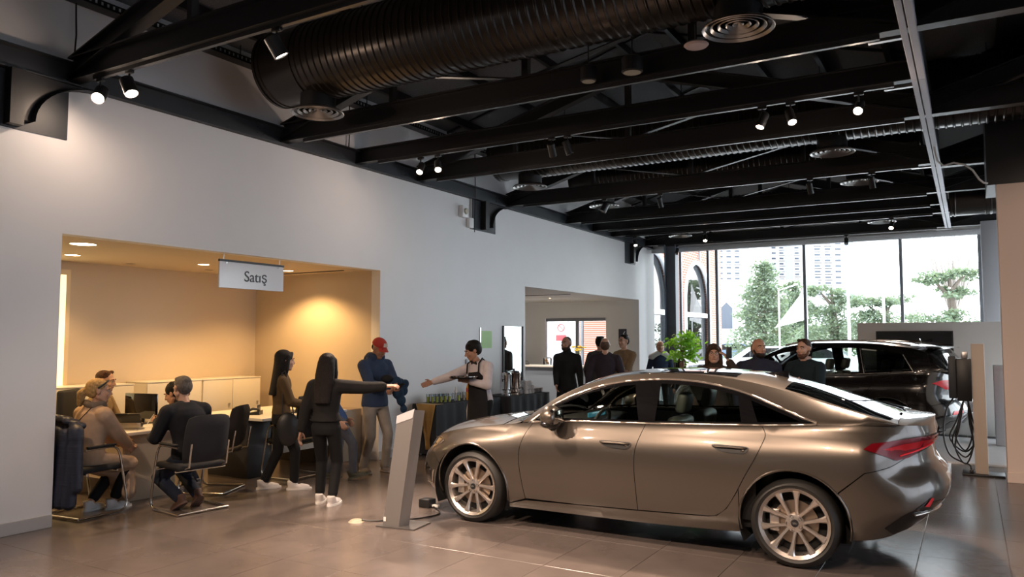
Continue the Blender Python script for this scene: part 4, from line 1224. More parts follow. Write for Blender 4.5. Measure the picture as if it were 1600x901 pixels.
# ---------------------------------------------------------------- dark SUV
SUV = dict(L=4.77, W=1.94, xf=0.95, pf=2.8, xr=0.75, pr=3.0,
    zs=[(0, 0.82), (0.15, 0.88), (0.4, 0.95), (0.8, 1.0), (1.2, 1.04), (1.5, 1.075), (2.0, 1.10), (2.8, 1.125), (3.5, 1.155), (4.1, 1.20), (4.5, 1.21), (4.77, 1.15)],
    zE=[(1.2, 1.04), (1.4, 1.10), (1.7, 1.30), (2.0, 1.47), (2.3, 1.575), (2.7, 1.625), (3.2, 1.63), (3.7, 1.605), (4.1, 1.555), (4.35, 1.48), (4.52, 1.34), (4.64, 1.22)],
    zc=[(0, 0.86), (0.15, 0.94), (0.5, 1.02), (1.0, 1.07), (1.3, 1.12), (1.6, 1.30), (1.9, 1.48), (2.2, 1.60), (2.6, 1.66), (3.1, 1.675), (3.7, 1.655), (4.2, 1.61), (4.4, 1.57), (4.55, 1.40), (4.68, 1.22), (4.77, 1.17)],
    yE=[(1.2, 0.84), (1.5, 0.80), (2.0, 0.70), (2.5, 0.66), (3.2, 0.655), (3.9, 0.67), (4.3, 0.70), (4.64, 0.74)],
    zb=[(0, 0.34), (0.4, 0.27), (1.4, 0.26), (3.4, 0.27), (4.2, 0.32), (4.77, 0.44)],
    itop=[(0, 0.13), (0.8, 0.13), (1.3, 0.11), (1.7, 0.08), (3.5, 0.08), (4.2, 0.10), (4.77, 0.10)],
    side=[(-0.2, 0.14), (0, 0.08), (0.1, 0.05), (0.25, 0.035), (0.4, 0.02), (0.55, 0.005), (0.68, 0.0), (0.8, 0.004), (0.9, 0.03), (1, 0.08)],
    front=[(-0.2, 0.2), (0, 0.12), (0.15, 0.04), (0.4, 0.0), (0.65, 0.015), (0.85, 0.05), (1, 0.13)],
    rear=[(-0.2, 0.25), (0, 0.14), (0.12, 0.06), (0.25, 0.0), (0.4, 0.02), (0.6, 0.08), (0.8, 0.07), (1, 0.10)],
    gx=(1.22, 4.64))
def build_suv(loc, rotz):
    C = Car(SUV)
    P_ = mat('black_pearl_paint', (0.006, 0.0055, 0.006), 0.2, 0.0, coat=1.0)
    root = thing('suv', 'black sport utility car parked behind the bronze sedan', 'car', loc, rotz)
    WF, WR, R, AR = 0.92, 3.80, 0.385, 0.44
    common_body(C, root, P_, WF, WR, R, AR)
    def topz(x0, x1, n=14, d=0.0):
        return [(x0 + (x1 - x0) * k / n, C.zs(C.Q(x0 + (x1 - x0) * k / n)[0]) - d) for k in range(n + 1)]
    def botz(x0, x1, n=12):
        return [(x0 + (x1 - x0) * k / n, C.zb(C.Q(x0 + (x1 - x0) * k / n)[0])) for k in range(n + 1)]
    g = 0.003
    fs = [(1.55, 1.078), (1.47, 0.8), (1.47, 0.45), (1.5, 0.36)]
    bs = [(2.62, 1.118), (2.57, 0.8), (2.57, 0.36)]
    rs = [(3.60, 1.16), (3.64, 1.06), (3.52, 0.86), (3.40, 0.66), (3.30, 0.46), (3.2, 0.37)]
    sh = lambda P, d: [(p[0] + d, p[1]) for p in P]
    for s in (-1, 1):
        C.panel('front_bumper', botz(C.umin, 0.51, 14) + arc(WF, R, AR, 200, 165, 6) + [(0.4, 0.62), (C.umin, 0.66)], C.Sf, P_, root, s, 0.08)
        C.panel('grille', [(C.umin, 0.42), (C.umin + 0.45, 0.42), (C.umin + 0.5, 0.60), (C.umin, 0.78)], C.Sf, M_GLOSSBLK, root, s, 0.1, off=0.006)
        C.panel('front_fender', [(C.umin, 0.663), (0.4, 0.623)] + arc(WF, R, AR, 160, -8, 20) + [(1.33, 0.285), (1.49, 0.36)] + sh(list(reversed(fs)), -g) + list(reversed(topz(C.umin, 1.53, 20, 0.002))), C.Sf, P_, root, s, 0.08)
        C.panel('headlight', [(-0.05, 0.80), (0.3, 0.82), (0.5, 0.87), (0.45, 0.91), (0.1, 0.87)], C.Sf, MATS['headlight_lens'], root, s, off=0.006)
        d1 = C.panel('front_door', sh(fs, g) + sh(list(reversed(bs)), -g) + list(reversed(topz(1.57, 2.60, 10, 0.003))), C.Sf, P_, root, s, 0.08)
        d2 = C.panel('rear_door', sh(bs, g) + sh(list(reversed(rs)), -g) + list(reversed(topz(2.64, 3.58, 10, 0.003))), C.Sf, P_, root, s, 0.08)
        C.panel('sill_panel', botz(1.3, 3.42, 16) + [(3.38, 0.50), (3.33, 0.50), (3.2, 0.364), (1.5, 0.354)], C.Sf, M_BLACK, root, s, 0.08)
        C.panel('rear_quarter_panel', sh(list(reversed(rs[:-2])), g) + topz(3.62, C.umax, 20, 0.002) + [(C.umax, 0.82), (4.8, 0.80), (4.35, 0.72)] + arc(WR, R, AR, 55, 160, 14), C.Sf, P_, root, s, 0.08)
        C.panel('rear_bumper', arc(WR, R, AR, -8, 52, 9) + [(4.35, 0.715), (4.8, 0.795), (C.umax, 0.815)] + list(reversed(botz(4.24, C.umax, 12))), C.Sf, P_, root, s, 0.08)
        C.panel('diffuser', [(4.55, 0.36), (4.75, 0.50), (C.umax, 0.54), (C.umax, 0.43)], C.Sf, M_GLOSSBLK, root, s, 0.1, off=0.006)
        C.panel('rear_reflector', [(4.72, 0.60), (4.98, 0.62), (4.98, 0.66), (4.76, 0.655)], C.Sf, M_REDBRIGHT, root, s, off=0.008)
        tl = C.panel('tail_light', [(4.44, 1.05), (4.6, 1.09), (4.85, 1.10), (C.umax, 1.08), (C.umax, 1.04), (4.95, 1.02), (4.78, 0.96), (4.68, 0.96), (4.56, 1.01)], C.Sf, M_REDLENS, root, s, off=0.010, bstep=.03)
        C.panel('dark_core', [(4.6, 1.045), (4.75, 1.065), (4.95, 1.06), (4.7, 1.01)], C.Sf, M_REDDARK, tl, s, off=0.013)
        for nm, cx in (('front_arch_lip', WF), ('rear_arch_lip', WR)):
            C.strip(nm, arc(cx, R, AR + 0.01, -8, 188, 24), C.Sf, P_, root, s, 0.03, 0.0)
        lo = lambda x: C.zs(x) + 0.012
        hi = hermite([(1.6, 1.13), (1.8, 1.27), (2.0, 1.39), (2.3, 1.49), (2.7, 1.545), (3.2, 1.55), (3.7, 1.52), (4.0, 1.475), (4.2, 1.40)])
        def band(x0, x1, a=0.0, c=0.0, sk0=0, sk1=0, n=12):
            l = [(x0 + sk0 + (x1 + sk1 - x0 - sk0) * k / n) for k in range(n + 1)]; u_ = [(x0 + (x1 - x0) * k / n) for k in range(n + 1)]
            return [(x, lo(x) + a) for x in l] + [(x, max(lo(x) + a + 0.01, hi(x) - c)) for x in reversed(u_)]
        C.panel('front_side_window', band(1.66, 2.50, 0.01, 0.02), C.Gf, M_SIDEGLASS, root, s, 0.1, 0, -0.006)
        C.panel('rear_side_window', band(2.68, 3.34, 0.01, 0.02, 0, 0.10), C.Gf, M_SIDEGLASS, root, s, 0.1, 0, -0.006)
        C.panel('quarter_window', band(3.42, 4.02, 0.01, 0.02, 0.10, 0.16), C.Gf, M_REARGLASS, root, s, 0.1, 0, -0.006)
        C.panel('b_pillar_cover', band(2.50, 2.68), C.Gf, M_GLOSSBLK, root, s, 0.08, 0, -0.003)
        C.panel('c_pillar_cover', band(3.34, 3.42, 0, 0, 0.10, 0.10), C.Gf, M_GLOSSBLK, root, s, 0.08, 0, -0.003)
        ot = [(1.42 + (4.63 - 1.42) * k / 40, C.zE(1.42 + (4.63 - 1.42) * k / 40)) for k in range(41)]
        C.panel('pillar_and_roof_rail', ot + list(reversed([(4.2 + 0.43 * k / 6, C.zs(4.2 + 0.43 * k / 6)) for k in range(7)])) + [(4.02 + 0.16, lo(4.18)), (4.02, hi(4.02))] + [(x, hi(x)) for x in np.linspace(4.0, 1.64, 26)] + [(1.60, lo(1.6)), (1.44, C.zs(1.44))], C.Gf, P_, root, s, 0.08, 0)
        C.strip('chrome_window_trim', [(3.40 + 0.10, lo(3.5)), (3.40, hi(3.40)), ], C.Gf, M_SATIN, root, s, 0.014)
        C.strip('chrome_quarter_trim', [(4.18, lo(4.18)), (4.02, hi(4.02) - 0.01)], C.Gf, M_SATIN, root, s, 0.016)
        C.strip('chrome_belt_trim', [(x, lo(x) - 0.004) for x in np.linspace(1.62, 4.18, 16)], C.Gf, M_SATIN, root, s, 0.010)
        for wx in (WF, WR):
            make_wheel(root, wx, s * (C.W / 2 - 0.15), R, s, 0.27, 0.24, 10, 0.2, M_RIM)
        mr = MB().ell((1.85, s * 1.03, 1.17), (0.08, 0.12, 0.085), 14, 10).build('door_mirror', P_, root, 60)
        for dr, x0 in ((d1, 2.22), (d2, 3.2)):
            p0 = C.Sf(x0, 0.95, 0.02); p1 = C.Sf(x0 + 0.24, 0.96, 0.02)
            MB().tube([(p0[0], s * (p0[1] - 0.02), p0[2]), (p0[0] + 0.03, s * p0[1], p0[2]), (p1[0] - 0.03, s * p1[1], p1[2]), (p1[0], s * (p1[1] - 0.02), p1[2])], 0.012, 8).build('door_handle', P_, dr, 60)
        MB().tube([C.Tf(x, s * 0.93, 0.03) for x in np.linspace(2.2, 4.1, 12)], 0.014, 8).build('roof_bar', M_SATIN, root, 60)
    C.top('bonnet', C.umin + 0.05, 1.25, -0.985, 0.985, P_, root, 24, 18)
    C.top('cowl', 1.25, 1.35, -0.97, 0.97, M_BLACK, root, 4, 16, 0, 0, -0.005)
    screen_glass(C, root, 'windscreen', 1.35, 2.16, M_SCREEN, 0.06, 0.06, 0.94)
    for s in (-1, 1):
        C.top('a_pillar_top', 1.30, 2.2, s * 0.93, s, P_, root, 12, 3)
        C.top('roof_side', 2.15, 4.36, s * 0.88, s, P_, root, 24, 4)
        C.top('d_pillar_top', 4.34, 4.64, s * 0.88, s, P_, root, 8, 3)
    C.top('roof_panel', 2.2, 4.36, -0.885, 0.885, P_, root, 24, 16, 0.04, 0.0)
    screen_glass(C, root, 'rear_window', 4.38, 4.62, M_REARGLASS, 0, 0, 0.9)
    C.top('tailgate', 4.64, C.umax - 0.03, -0.985, 0.985, P_, root, 10, 16)
    sp = MB().prism([(4.3, 1.585), (4.50, 1.57), (4.53, 1.55), (4.3, 1.555)], -0.62, 0.62, 'y').build('spoiler', P_, root)
    MB().prism([(3.9, 1.645), (4.08, 1.70), (4.10, 1.64)], -0.02, 0.02, 'y').build('roof_fin', M_GLOSSBLK, root)
    C.top('inner_roof', 2.1, 4.2, -0.95, 0.95, M_DASH, root, 10, 10, 0, 0, -0.04)
    MB().rbox(1.4, 1.9, -0.76, 0.76, 0.6, 1.08, 0.05).build('dashboard', M_DASH, root)
    MB().box(1.4, 4.4, -0.76, 0.76, 0.32, 0.38).build('cabin_floor', M_DASH, root)
    for y in (-0.4, 0.4):
        for x in (2.45, 3.3):
            so = seat(root, x, y, M_LEATHER, 'seat'); so.location.z = 0.12
    return root
build_suv((-4.70, 14.40, 0.03), math.radians(-10))
# ================================================================ people
def remesh(mb, voxel, smooth_it=4, fac=0.5):
    me = bpy.data.meshes.new('tmp')
    me.from_pydata(mb.v, [], mb.f)
    bm = bmesh.new(); bm.from_mesh(me)
    bmesh.ops.recalc_face_normals(bm, faces=bm.faces)
    bm.to_mesh(me); bm.free()
    o = bpy.data.objects.new('tmp', me)
    TMPCOL.objects.link(o)
    md = o.modifiers.new('r', 'REMESH'); md.mode = 'VOXEL'; md.voxel_size = voxel
    sm = o.modifiers.new('s', 'SMOOTH'); sm.factor = fac; sm.iterations = smooth_it
    dg = bpy.context.evaluated_depsgraph_get()
    dg.update()
    out = bpy.data.meshes.new_from_object(o.evaluated_get(dg))
    bpy.data.objects.remove(o); bpy.data.meshes.remove(me)
    out.polygons.foreach_set('use_smooth', [True] * len(out.polygons))
    return out
TMPCOL = COL

def cap(mb, p0, p1, r0, r1, n=10):
    """tapered capsule"""
    p0, p1 = Vector(p0), Vector(p1)
    d = p1 - p0
    L = d.length
    if L < 1e-5:
        return mb.ell(p0, (r0, r0, r0))
    d.normalize()
    pts, rs = [], []
    for k in (0.0, 0.35, 0.7, 0.92):
        a = k * PI / 2
        pts.append(p0 - d * r0 * math.cos(a)); rs.append(max(1e-3, r0 * math.sin(a)))
    pts += [p0, p1]; rs += [r0, r1]
    for k in (0.92, 0.7, 0.35, 0.0):
        a = k * PI / 2
        pts.append(p1 + d * r1 * math.cos(a)); rs.append(max(1e-3, r1 * math.sin(a)))
    return mb.tube(pts, rs, n)

def loft(mb, rings, n=20):
    """rings = [(centre, right_axis*rx, fwd_axis*ry)]"""
    vs_, fs_ = [], []
    for c, a, b in rings:
        for j in range(n):
            t = 2 * PI * j / n
            vs_.append(c + a * math.cos(t) + b * math.sin(t))
    for i in range(len(rings) - 1):
        for j in range(n):
            j2 = (j + 1) % n
            fs_.append((i * n + j, i * n + j2, (i + 1) * n + j2, (i + 1) * n + j))
    fs_.append(tuple(reversed(range(n)))); fs_.append(tuple((len(rings) - 1) * n + j for j in range(n)))
    return mb.add(vs_, fs_)

def ik(a, t, l1, l2, hint):
    a, t, hint = Vector(a), Vector(t), Vector(hint)
    d = t - a
    L = min(d.length, (l1 + l2) * 0.998)
    d.normalize()
    t = a + d * L
    x = (l1 * l1 - l2 * l2 + L * L) / (2 * L)
    h = math.sqrt(max(0, l1 * l1 - x * x))
    hp = hint - d * hint.dot(d)
    hp.normalize()
    return a + d * x + hp * h, t

def cloth(name, col, rough=0.85, noise=0.12, bump=0.25):
    return mat(name, col, rough, spec=0.25, noise=(9, noise), bump=(14, bump))
M_SKIN = {k: mat('skin_' + k, c, 0.5, spec=0.4, noise=(18, 0.07)) for k, c in dict(light=(0.50, 0.29, 0.20), mid=(0.40, 0.215, 0.14), tan=(0.33, 0.17, 0.105)).items()}
M_EYE = mat('eye_white', (0.5, 0.47, 0.44), 0.2)
M_IRIS = mat('iris_dark', (0.02, 0.012, 0.008), 0.1)
M_LIP = mat('lips', (0.30, 0.11, 0.09), 0.5)
def hairmat(name, col):
    return mat(name, col, 0.5, spec=0.12, noise=(40, 0.35), bump=(30, 0.7, (6, 6, 0.8)))

def person(label, pos, face, H=1.75, skin='mid', hair='short', haircol=('hair_black', (0.012, 0.010, 0.009)), top=('black_cloth', (0.012, 0.012, 0.013)),
           legs=('black_trousers', (0.010, 0.010, 0.011)), shoes=('white_sneaker', (0.72, 0.68, 0.66)), lean=(0.0, 0.0), twist=0.0, head=(0.0, 0.0),
           RH=None, LH=None, RF=None, LF=None, pelvis=None, elbR=(0.5, -1, -0.3), elbL=(-0.5, -1, -0.3), kneeR=(0.1, 1, 0), kneeL=(-0.1, 1, 0), build=1.0, loose=1.0,
           hem=0.47, sleeve=1.0, curl=0.6, detail=0.010, female=False, beard=None, footyaw=(0.12, -0.12), footpitch=(0, 0), collar=None, coat=None, root_z=0.0, fingersR=None, extra=None, pantlen=1.0):
    """local frame: +Y is the way the person faces, +X their right hand side"""
    rot = math.atan2(face[1], face[0]) - PI / 2
    root = thing('person', label, 'person', (pos[0], pos[1], root_z), rot)
    k = H / 1.75
    V = Vector
    hipz = (pelvis[2] if pelvis else 0.905 * k)
    P = V((pelvis[0] if pelvis else 0, pelvis[1] if pelvis else 0, hipz))
    Rl = Matrix.Rotation(lean[1], 3, 'Y') @ Matrix.Rotation(-lean[0], 3, 'X')
    up = Rl @ V((0, 0, 1))
    tw = Matrix.Rotation(twist, 3, 'Z')
    rx_, fy_ = Rl @ tw @ V((1, 0, 0)), Rl @ tw @ V((0, 1, 0))
    pr, pf = V((1, 0, 0)), V((0, 1, 0))
    shw = (0.160 if female else 0.180) * k * build
    chest = P + up * 0.50 * k            # shoulder line
    neck = P + up * 0.56 * k
    sh = {1: chest + rx_ * shw - up * 0.045 * k, -1: chest - rx_ * shw - up * 0.045 * k}
    hp = {1: P + pr * 0.088 * k - V((0, 0, 0.02)), -1: P - pr * 0.088 * k - V((0, 0, 0.02))}
    ua, fa_ = 0.285 * k, 0.25 * k
    tl, sl = 0.425 * k, 0.405 * k
    if RH is None: RH = (shw + 0.06, 0.04, hipz - 0.04 * k)
    if LH is None: LH = (-shw - 0.06, 0.04, hipz - 0.04 * k)
    if RF is None: RF = (0.10, 0.0, 0.08)
    if LF is None: LF = (-0.10, 0.0, 0.08)
    el, wr, kn, an = {}, {}, {}, {}
    el[1], wr[1] = ik(sh[1], RH, ua, fa_, elbR); el[-1], wr[-1] = ik(sh[-1], LH, ua, fa_, elbL)
    kn[1], an[1] = ik(hp[1], RF, tl, sl, kneeR); kn[-1], an[-1] = ik(hp[-1], LF, tl, sl, kneeL)
    # head frame
    yaw, pitch = head
    Rh = Matrix.Rotation(yaw, 3, 'Z') @ Matrix.Rotation(-pitch, 3, 'X')
    hs = 1.04 * k ** 0.5
    hc = neck + up * 0.035 * k + Rh @ V((0, 0.028, 0.10 * hs))
    def hd(x, y, z):
        return hc + Rh @ V((x * hs, y * hs, z * hs))
    RR = Rh
    # ---------- body: one continuous surface
    b = MB()
    f = 0.93 if female else 1.0
    tr = [(-0.10, 0.135, 0.10), (-0.03, 0.158, 0.112), (0.06, 0.148, 0.105), (0.16, 0.126 * f, 0.092), (0.28, 0.142 * f, 0.105), (0.40, 0.160 * f, 0.112), (0.46, 0.140 * f, 0.098), (0.505, 0.105 * f, 0.080), (0.54, 0.070, 0.062)]
    def spine(h):
        w = max(0, min(1, h / 0.3))
        r = pr.lerp(rx_, w).normalized(); fw = pf.lerp(fy_, w).normalized()
        return P + (up if h > 0 else V((0, 0, 1))) * h * k, r, fw
    def trings(e, lo=-9, hi=9, sc=1.0):
        out = []
        for h, a, d in tr:
            if lo <= h <= hi:
                c, r, fw = spine(h)
                out.append((c, r * (a * k * build * sc + e), fw * (d * k * build * sc + e)))
        return out
    loft(b, trings(0))
    cap(b, neck - up * 0.05 * k, hc - V((0, 0, 0.06)), 0.058 * k, 0.05 * k)
    for s in (1, -1):
        cap(b, sh[s] - rx_ * s * 0.03, el[s], 0.052 * k * build, 0.040 * k)
        cap(b, el[s], wr[s], 0.040 * k, 0.027 * k)
        cap(b, hp[s], kn[s], 0.082 * k * build, 0.056 * k)
        cap(b, kn[s], an[s], 0.055 * k, 0.036 * k)
        # foot
        fyw = footyaw[0] if s == 1 else footyaw[1]
        fp = footpitch[0] if s == 1 else footpitch[1]
        Rf = Matrix.Rotation(-fyw, 3, 'Z') @ Matrix.Rotation(fp, 3, 'X')
        cap(b, an[s] + Rf @ V((0, -0.03, -0.04)), an[s] + Rf @ V((0, 0.13, -0.055)), 0.03, 0.024)
        # hand: palm, four fingers, thumb
        d = (wr[s] - el[s]).normalized()
        pn = (rx_ * -s + d * d.dot(rx_) * s)           # palm faces the body
        fg = fingersR if (s == 1 and fingersR) else None
        if fg and 'palm' in fg: pn = V(fg['palm']); pn = pn - d * pn.dot(d)
        if fg and 'dir' in fg: d = V(fg['dir']).normalized(); pn = pn - d * pn.dot(d)
        pn = pn.normalized() if pn.length > 1e-4 else d.orthogonal().normalized()
        side_ = d.cross(pn).normalized() * s           # towards the thumb
        cu = fg['curl'] if fg else curl
        for q, (o_, ln, r) in enumerate(((0.030, 0.074, 0.0092), (0.010, 0.082, 0.0095), (-0.010, 0.077, 0.0092), (-0.029, 0.062, 0.0085))):
            a0 = wr[s] + d * 0.012 + side_ * o_ * 0.6
            a1 = wr[s] + d * 0.088 * k + side_ * o_
            cap(b, a0, a1, 0.0145, 0.0125, 7)
            c1 = cu[q] if isinstance(cu, (list, tuple)) else cu
            d1 = (d * math.cos(c1 * 0.6) + pn * math.sin(c1 * 0.6))
            d2 = (d * math.cos(c1 * 1.5) + pn * math.sin(c1 * 1.5))
            m1 = a1 + d1 * ln * 0.52
            cap(b, a1, m1, r, r * 0.95, 7); cap(b, m1, m1 + d2 * ln * 0.5, r * 0.95, r * 0.8, 7)
        t0 = wr[s] + d * 0.028 + side_ * 0.022
        t1 = t0 + (d * 0.55 + side_ * 0.7 + pn * 0.35).normalized() * 0.045
        cap(b, t0, t1, 0.0145, 0.0115, 7); cap(b, t1, t1 + (d * 0.85 + side_ * 0.25 + pn * 0.35).normalized() * 0.036, 0.0112, 0.009, 7)
    b.ell(hd(0, -0.012, 0.032), (0.074 * hs, 0.094 * hs, 0.083 * hs), 16, 12, RR)
    b.ell(hd(0, 0.026, -0.028), (0.062 * hs, 0.070 * hs, 0.085 * hs), 16, 12, RR)
    b.ell(hd(0, 0.066, -0.094), (0.030 * hs, 0.026 * hs, 0.024 * hs), 12, 8, RR)
    for s in (1, -1):
        cap(b, hd(s * 0.054, -0.005, -0.055), hd(s * 0.022, 0.062, -0.096), 0.024, 0.018)
        b.ell(hd(s * 0.078, -0.006, -0.002), (0.011, 0.024, 0.033), 10, 8, RR @ Matrix.Rotation(s * 0.3, 3, 'Z'))
        b.ell(hd(s * 0.038, 0.070, -0.030), (0.024, 0.020, 0.020), 8, 6, RR)
        cap(b, hd(s * 0.012, 0.090, 0.024), hd(s * 0.044, 0.076, 0.022), 0.011, 0.010, 6)
    cap(b, hd(0, 0.090, 0.014), hd(0, 0.114, -0.028), 0.009, 0.0135, 8)
    b.ell(hd(0, 0.098, -0.036), (0.019, 0.014, 0.010), 8, 6, RR)
    cap(b, hd(-0.020, 0.086, -0.062), hd(0.020, 0.086, -0.062), 0.011, 0.011, 8)
    body = obj('body', remesh(b, detail, 3, 0.4), M_SKIN[skin], root)
    for s in (1, -1):
        e = MB().ell(hd(s * 0.031, 0.083, 0.004), (0.013, 0.009, 0.0085), 10, 8, RR).build('eye', M_EYE, root, 60)
        MB().ell(hd(s * 0.031, 0.0905, 0.004), (0.0055, 0.003, 0.006), 8, 6, RR).build('iris', M_IRIS, e, 60)
        MB().tube([hd(s * 0.014, 0.100, 0.025), hd(s * 0.032, 0.097, 0.031), hd(s * 0.050, 0.080, 0.025)], [0.004, 0.005, 0.003], 6).build('eyebrow', hairmat(*haircol) if hair != 'bald' else hairmat('hair_dark_brown', (0.03, 0.02, 0.014)), root, 60)
    MB().tube([hd(-0.022, 0.092, -0.063), hd(0, 0.099, -0.061), hd(0.022, 0.092, -0.063)], [0.003, 0.006, 0.003], 6).build('mouth', M_LIP, root, 60)
    # ---------- hair
    hm = hairmat(*haircol)
    h = MB()
    if hair in ('short', 'curly', 'long', 'pony', 'crop', 'bob'):
        g = dict(short=0.0, curly=0.012, long=0.008, pony=0.004, crop=-0.006, bob=0.008)[hair]
        h.ell(hd(0, -0.024, 0.046), ((0.080 + g) * hs, (0.096 + g) * hs, (0.077 + g) * hs), 16, 12, RR)
        h.ell(hd(0, -0.050, 0.012), ((0.078 + g) * hs, (0.068 + g) * hs, (0.085 + g * .5) * hs), 16, 12, RR)
        if hair in ('short', 'curly'):
            for q in range(9 if hair == 'short' else 16):
                a = random.uniform(-1.2, 1.2); 
                h.ell(hd(0.055 * math.sin(a), random.uniform(-0.04, 0.045), random.uniform(0.088, 0.105 + g)), (0.03, 0.03, 0.022), 8, 6, RR)
        if hair in ('long', 'bob'):
            dn = 0.44 if hair == 'long' else 0.24
            rg = []
            for t in (0, 0.2, 0.45, 0.7, 1.0):
                c = hd(0, -0.055, 0.04).lerp(hc + V((0, 0, 0.0)) + (neck - hc) * 0 + Rh @ V((0, -0.105 - 0.03 * t - 0.025 * (loose - 1), 0)) + V((0, 0, -dn * k)), t)
                wd = 0.088 + 0.020 * math.sin(PI * min(1, t * 1.1)) - 0.03 * max(0, t - 0.75)
                rg.append((c, Rh @ V((wd, 0, 0)), Rh @ V((0, 0.065 - 0.02 * t, 0))))
            loft(h, rg, 16)
            for s in (1, -1):
                cap(h, hd(s * 0.072, 0.012, 0.05), hd(s * 0.085, -0.005, -0.10), 0.026, 0.030)
                cap(h, hd(s * 0.085, -0.005, -0.10), hd(s * 0.09, -0.03, -0.20 - 0.2 * (dn - 0.24)), 0.030, 0.022)
                cap(h, hd(s * 0.02, 0.068, 0.085), hd(s * 0.068, 0.045, 0.03), 0.022, 0.018)
        if hair == 'pony':
            cap(h, hd(0, -0.10, 0.02), hd(0, -0.15, -0.03), 0.03, 0.045)
            cap(h, hd(0, -0.15, -0.03), hd(0, -0.155, -0.13), 0.045, 0.03)
            MB().tube([hd(0.083 * math.sin(a), -0.012 + 0.098 * math.cos(a) * 0.9, 0.03 + 0.075 * math.cos(a)) for a in [x * PI / 8 for x in range(-4, 5)]], 0.010, 6).build('headband', M_BLACK, root, 60)
        obj('hair', remesh(h, 0.010, 2, 0.4), hm, root)
    if beard:
        bb = MB()
        bb.ell(hd(0, 0.050, -0.082), (0.056 * hs, 0.053 * hs, 0.045 * hs), 14, 10, RR)
        for s in (1, -1):
            cap(bb, hd(s * 0.066, 0.0, -0.02), hd(s * 0.052, 0.032, -0.075), 0.014, 0.024)
        obj('beard', remesh(bb, 0.010, 3, 0.5), hairmat(*beard), root)
    if hair == 'cap':
        c_ = MB()
        c_.ell(hd(0, -0.012, 0.045), (0.088 * hs, 0.106 * hs, 0.088 * hs), 18, 12, RR)
        c_.v = [p if (Rh.inverted() @ (V(p) - hc)).z > 0.035 else tuple(hc + Rh @ V(((Rh.inverted() @ (V(p) - hc)).x, (Rh.inverted() @ (V(p) - hc)).y, 0.035))) for p in c_.v]
        cp = c_.build('cap', mat('red_cap_cloth', (0.40, 0.035, 0.025), 0.85, bump=(60, 0.2)), root, 60)
        br = []
        for i in range(5):
            for j in range(9):
                a = (j - 4) / 4
                y = 0.078 + i / 4 * 0.075 * (1 - 0.55 * a * a)
                br.append(hd(a * 0.075, y - 0.02 * a * a, 0.045 - 0.028 * (i / 4) - 0.015 * a * a))
        MB().add(br, [(i * 9 + j, i * 9 + j + 1, (i + 1) * 9 + j + 1, (i + 1) * 9 + j) for i in range(4) for j in range(8)]).build('visor', MATS['red_cap_cloth'], cp, 60)
        MB().add([hd(-0.034, 0.099, 0.062), hd(0.034, 0.099, 0.062), hd(0.030, 0.083, 0.106), hd(-0.030, 0.083, 0.106)], [(0, 1, 2, 3)]).build('patch', mat('cap_patch', (0.55, 0.40, 0.33), 0.8), cp)
        h.ell(hd(0, -0.045, -0.005), (0.078, 0.066, 0.055), 14, 10, RR)
        obj('hair', remesh(h, 0.012, 2, 0.4), hm, root)
    if hair == 'bald':
        h.ell(hd(0, -0.046, -0.002), (0.082 * hs, 0.076 * hs, 0.086 * hs), 16, 12, RR)
        obj('hair', remesh(h, 0.010, 3, 0.5), hm, root)
    # ---------- top garment
    e = 0.016 * loose
    tmat = cloth(*top)
    t_ = MB()
    lo = -(hem - 0.47) - 0.02
    rg = []
    c0, r0, f0 = spine(max(-0.12, lo) if lo < 0 else lo)
    if lo < -0.12:     # long coat: skirt below the hips
        c1 = V((c0.x, c0.y, P.z + lo * k))
        kc = (kn[1] + kn[-1]) / 2
        if pelvis and hipz < 0.7:
            c1 = P.lerp(V((kc.x, kc.y, kc.z)), 0.9); c1.z = kc.z - 0.03
            cap(t_, hp[1], kn[1], 0.11 * k, 0.085 * k); cap(t_, hp[-1], kn[-1], 0.11 * k, 0.085 * k)
            cap(t_, P, c1, 0.12, 0.08); cap(t_, kc + V((0, -0.02, -0.03)), kc + V((0, 0.04, -0.24)), 0.115, 0.125); cap(t_, kc + V((0.10, 0.0, -0.03)), kc + V((0.15, -0.02, -0.24)), 0.07, 0.075)
        else:
            rg.append((c1, pr * 0.19 * k, pf * 0.15 * k))
    for h_, a, d in tr:
        if h_ >= lo - 0.001:
            c, r, fw = spine(h_)
            ex = e if h_ < 0.5 else e * 0.6
            rg.append((c, r * (a * k * build + ex), fw * (d * k * build + ex)))
    if lo > tr[0][0]:
        c, r, fw = spine(lo)
        rg.insert(0, (c, r * (0.145 * k * build + e * 1.3), fw * (0.103 * k * build + e * 1.3)))
    loft(t_, rg, 24)
    for s in (1, -1):
        cap(t_, chest + rx_ * s * 0.055 * k - up * 0.002, sh[s], 0.060 * k * build + e * 0.3, 0.058 * k * build + e * 0.6)
        cap(t_, sh[s], el[s], 0.060 * k * build + e * 0.8, 0.048 * k + e * 0.8)
        if sleeve > 0:
            we = el[s].lerp(wr[s], 0.96 * sleeve)
            cap(t_, el[s], we - (wr[s] - el[s]).normalized() * 0.02, 0.047 * k + e * 0.8, 0.034 * k + e * 0.7)
    if collar == 'stand':
        cap(t_, neck - up * 0.03, neck + up * 0.035, 0.078 * k, 0.068 * k)
    if collar == 'hood':
        for a in range(-4, 5):
            t = a / 4 * 2.2 - PI / 2
            t_.ell(neck + up * (0.0 + 0.02 * math.cos(a * 0.35)) + rx_ * 0.085 * math.cos(t) + fy_ * 0.085 * math.sin(t), (0.045, 0.045, 0.05), 8, 6)
        t_.ell(neck - fy_ * 0.10 - up * 0.03, (0.11, 0.06, 0.09), 10, 8)
    garment = obj('jacket' if collar in ('stand', 'hood') else ('coat' if lo < -0.12 else 'top'), remesh(t_, max(0.011, detail), 4, 0.5), tmat, root)
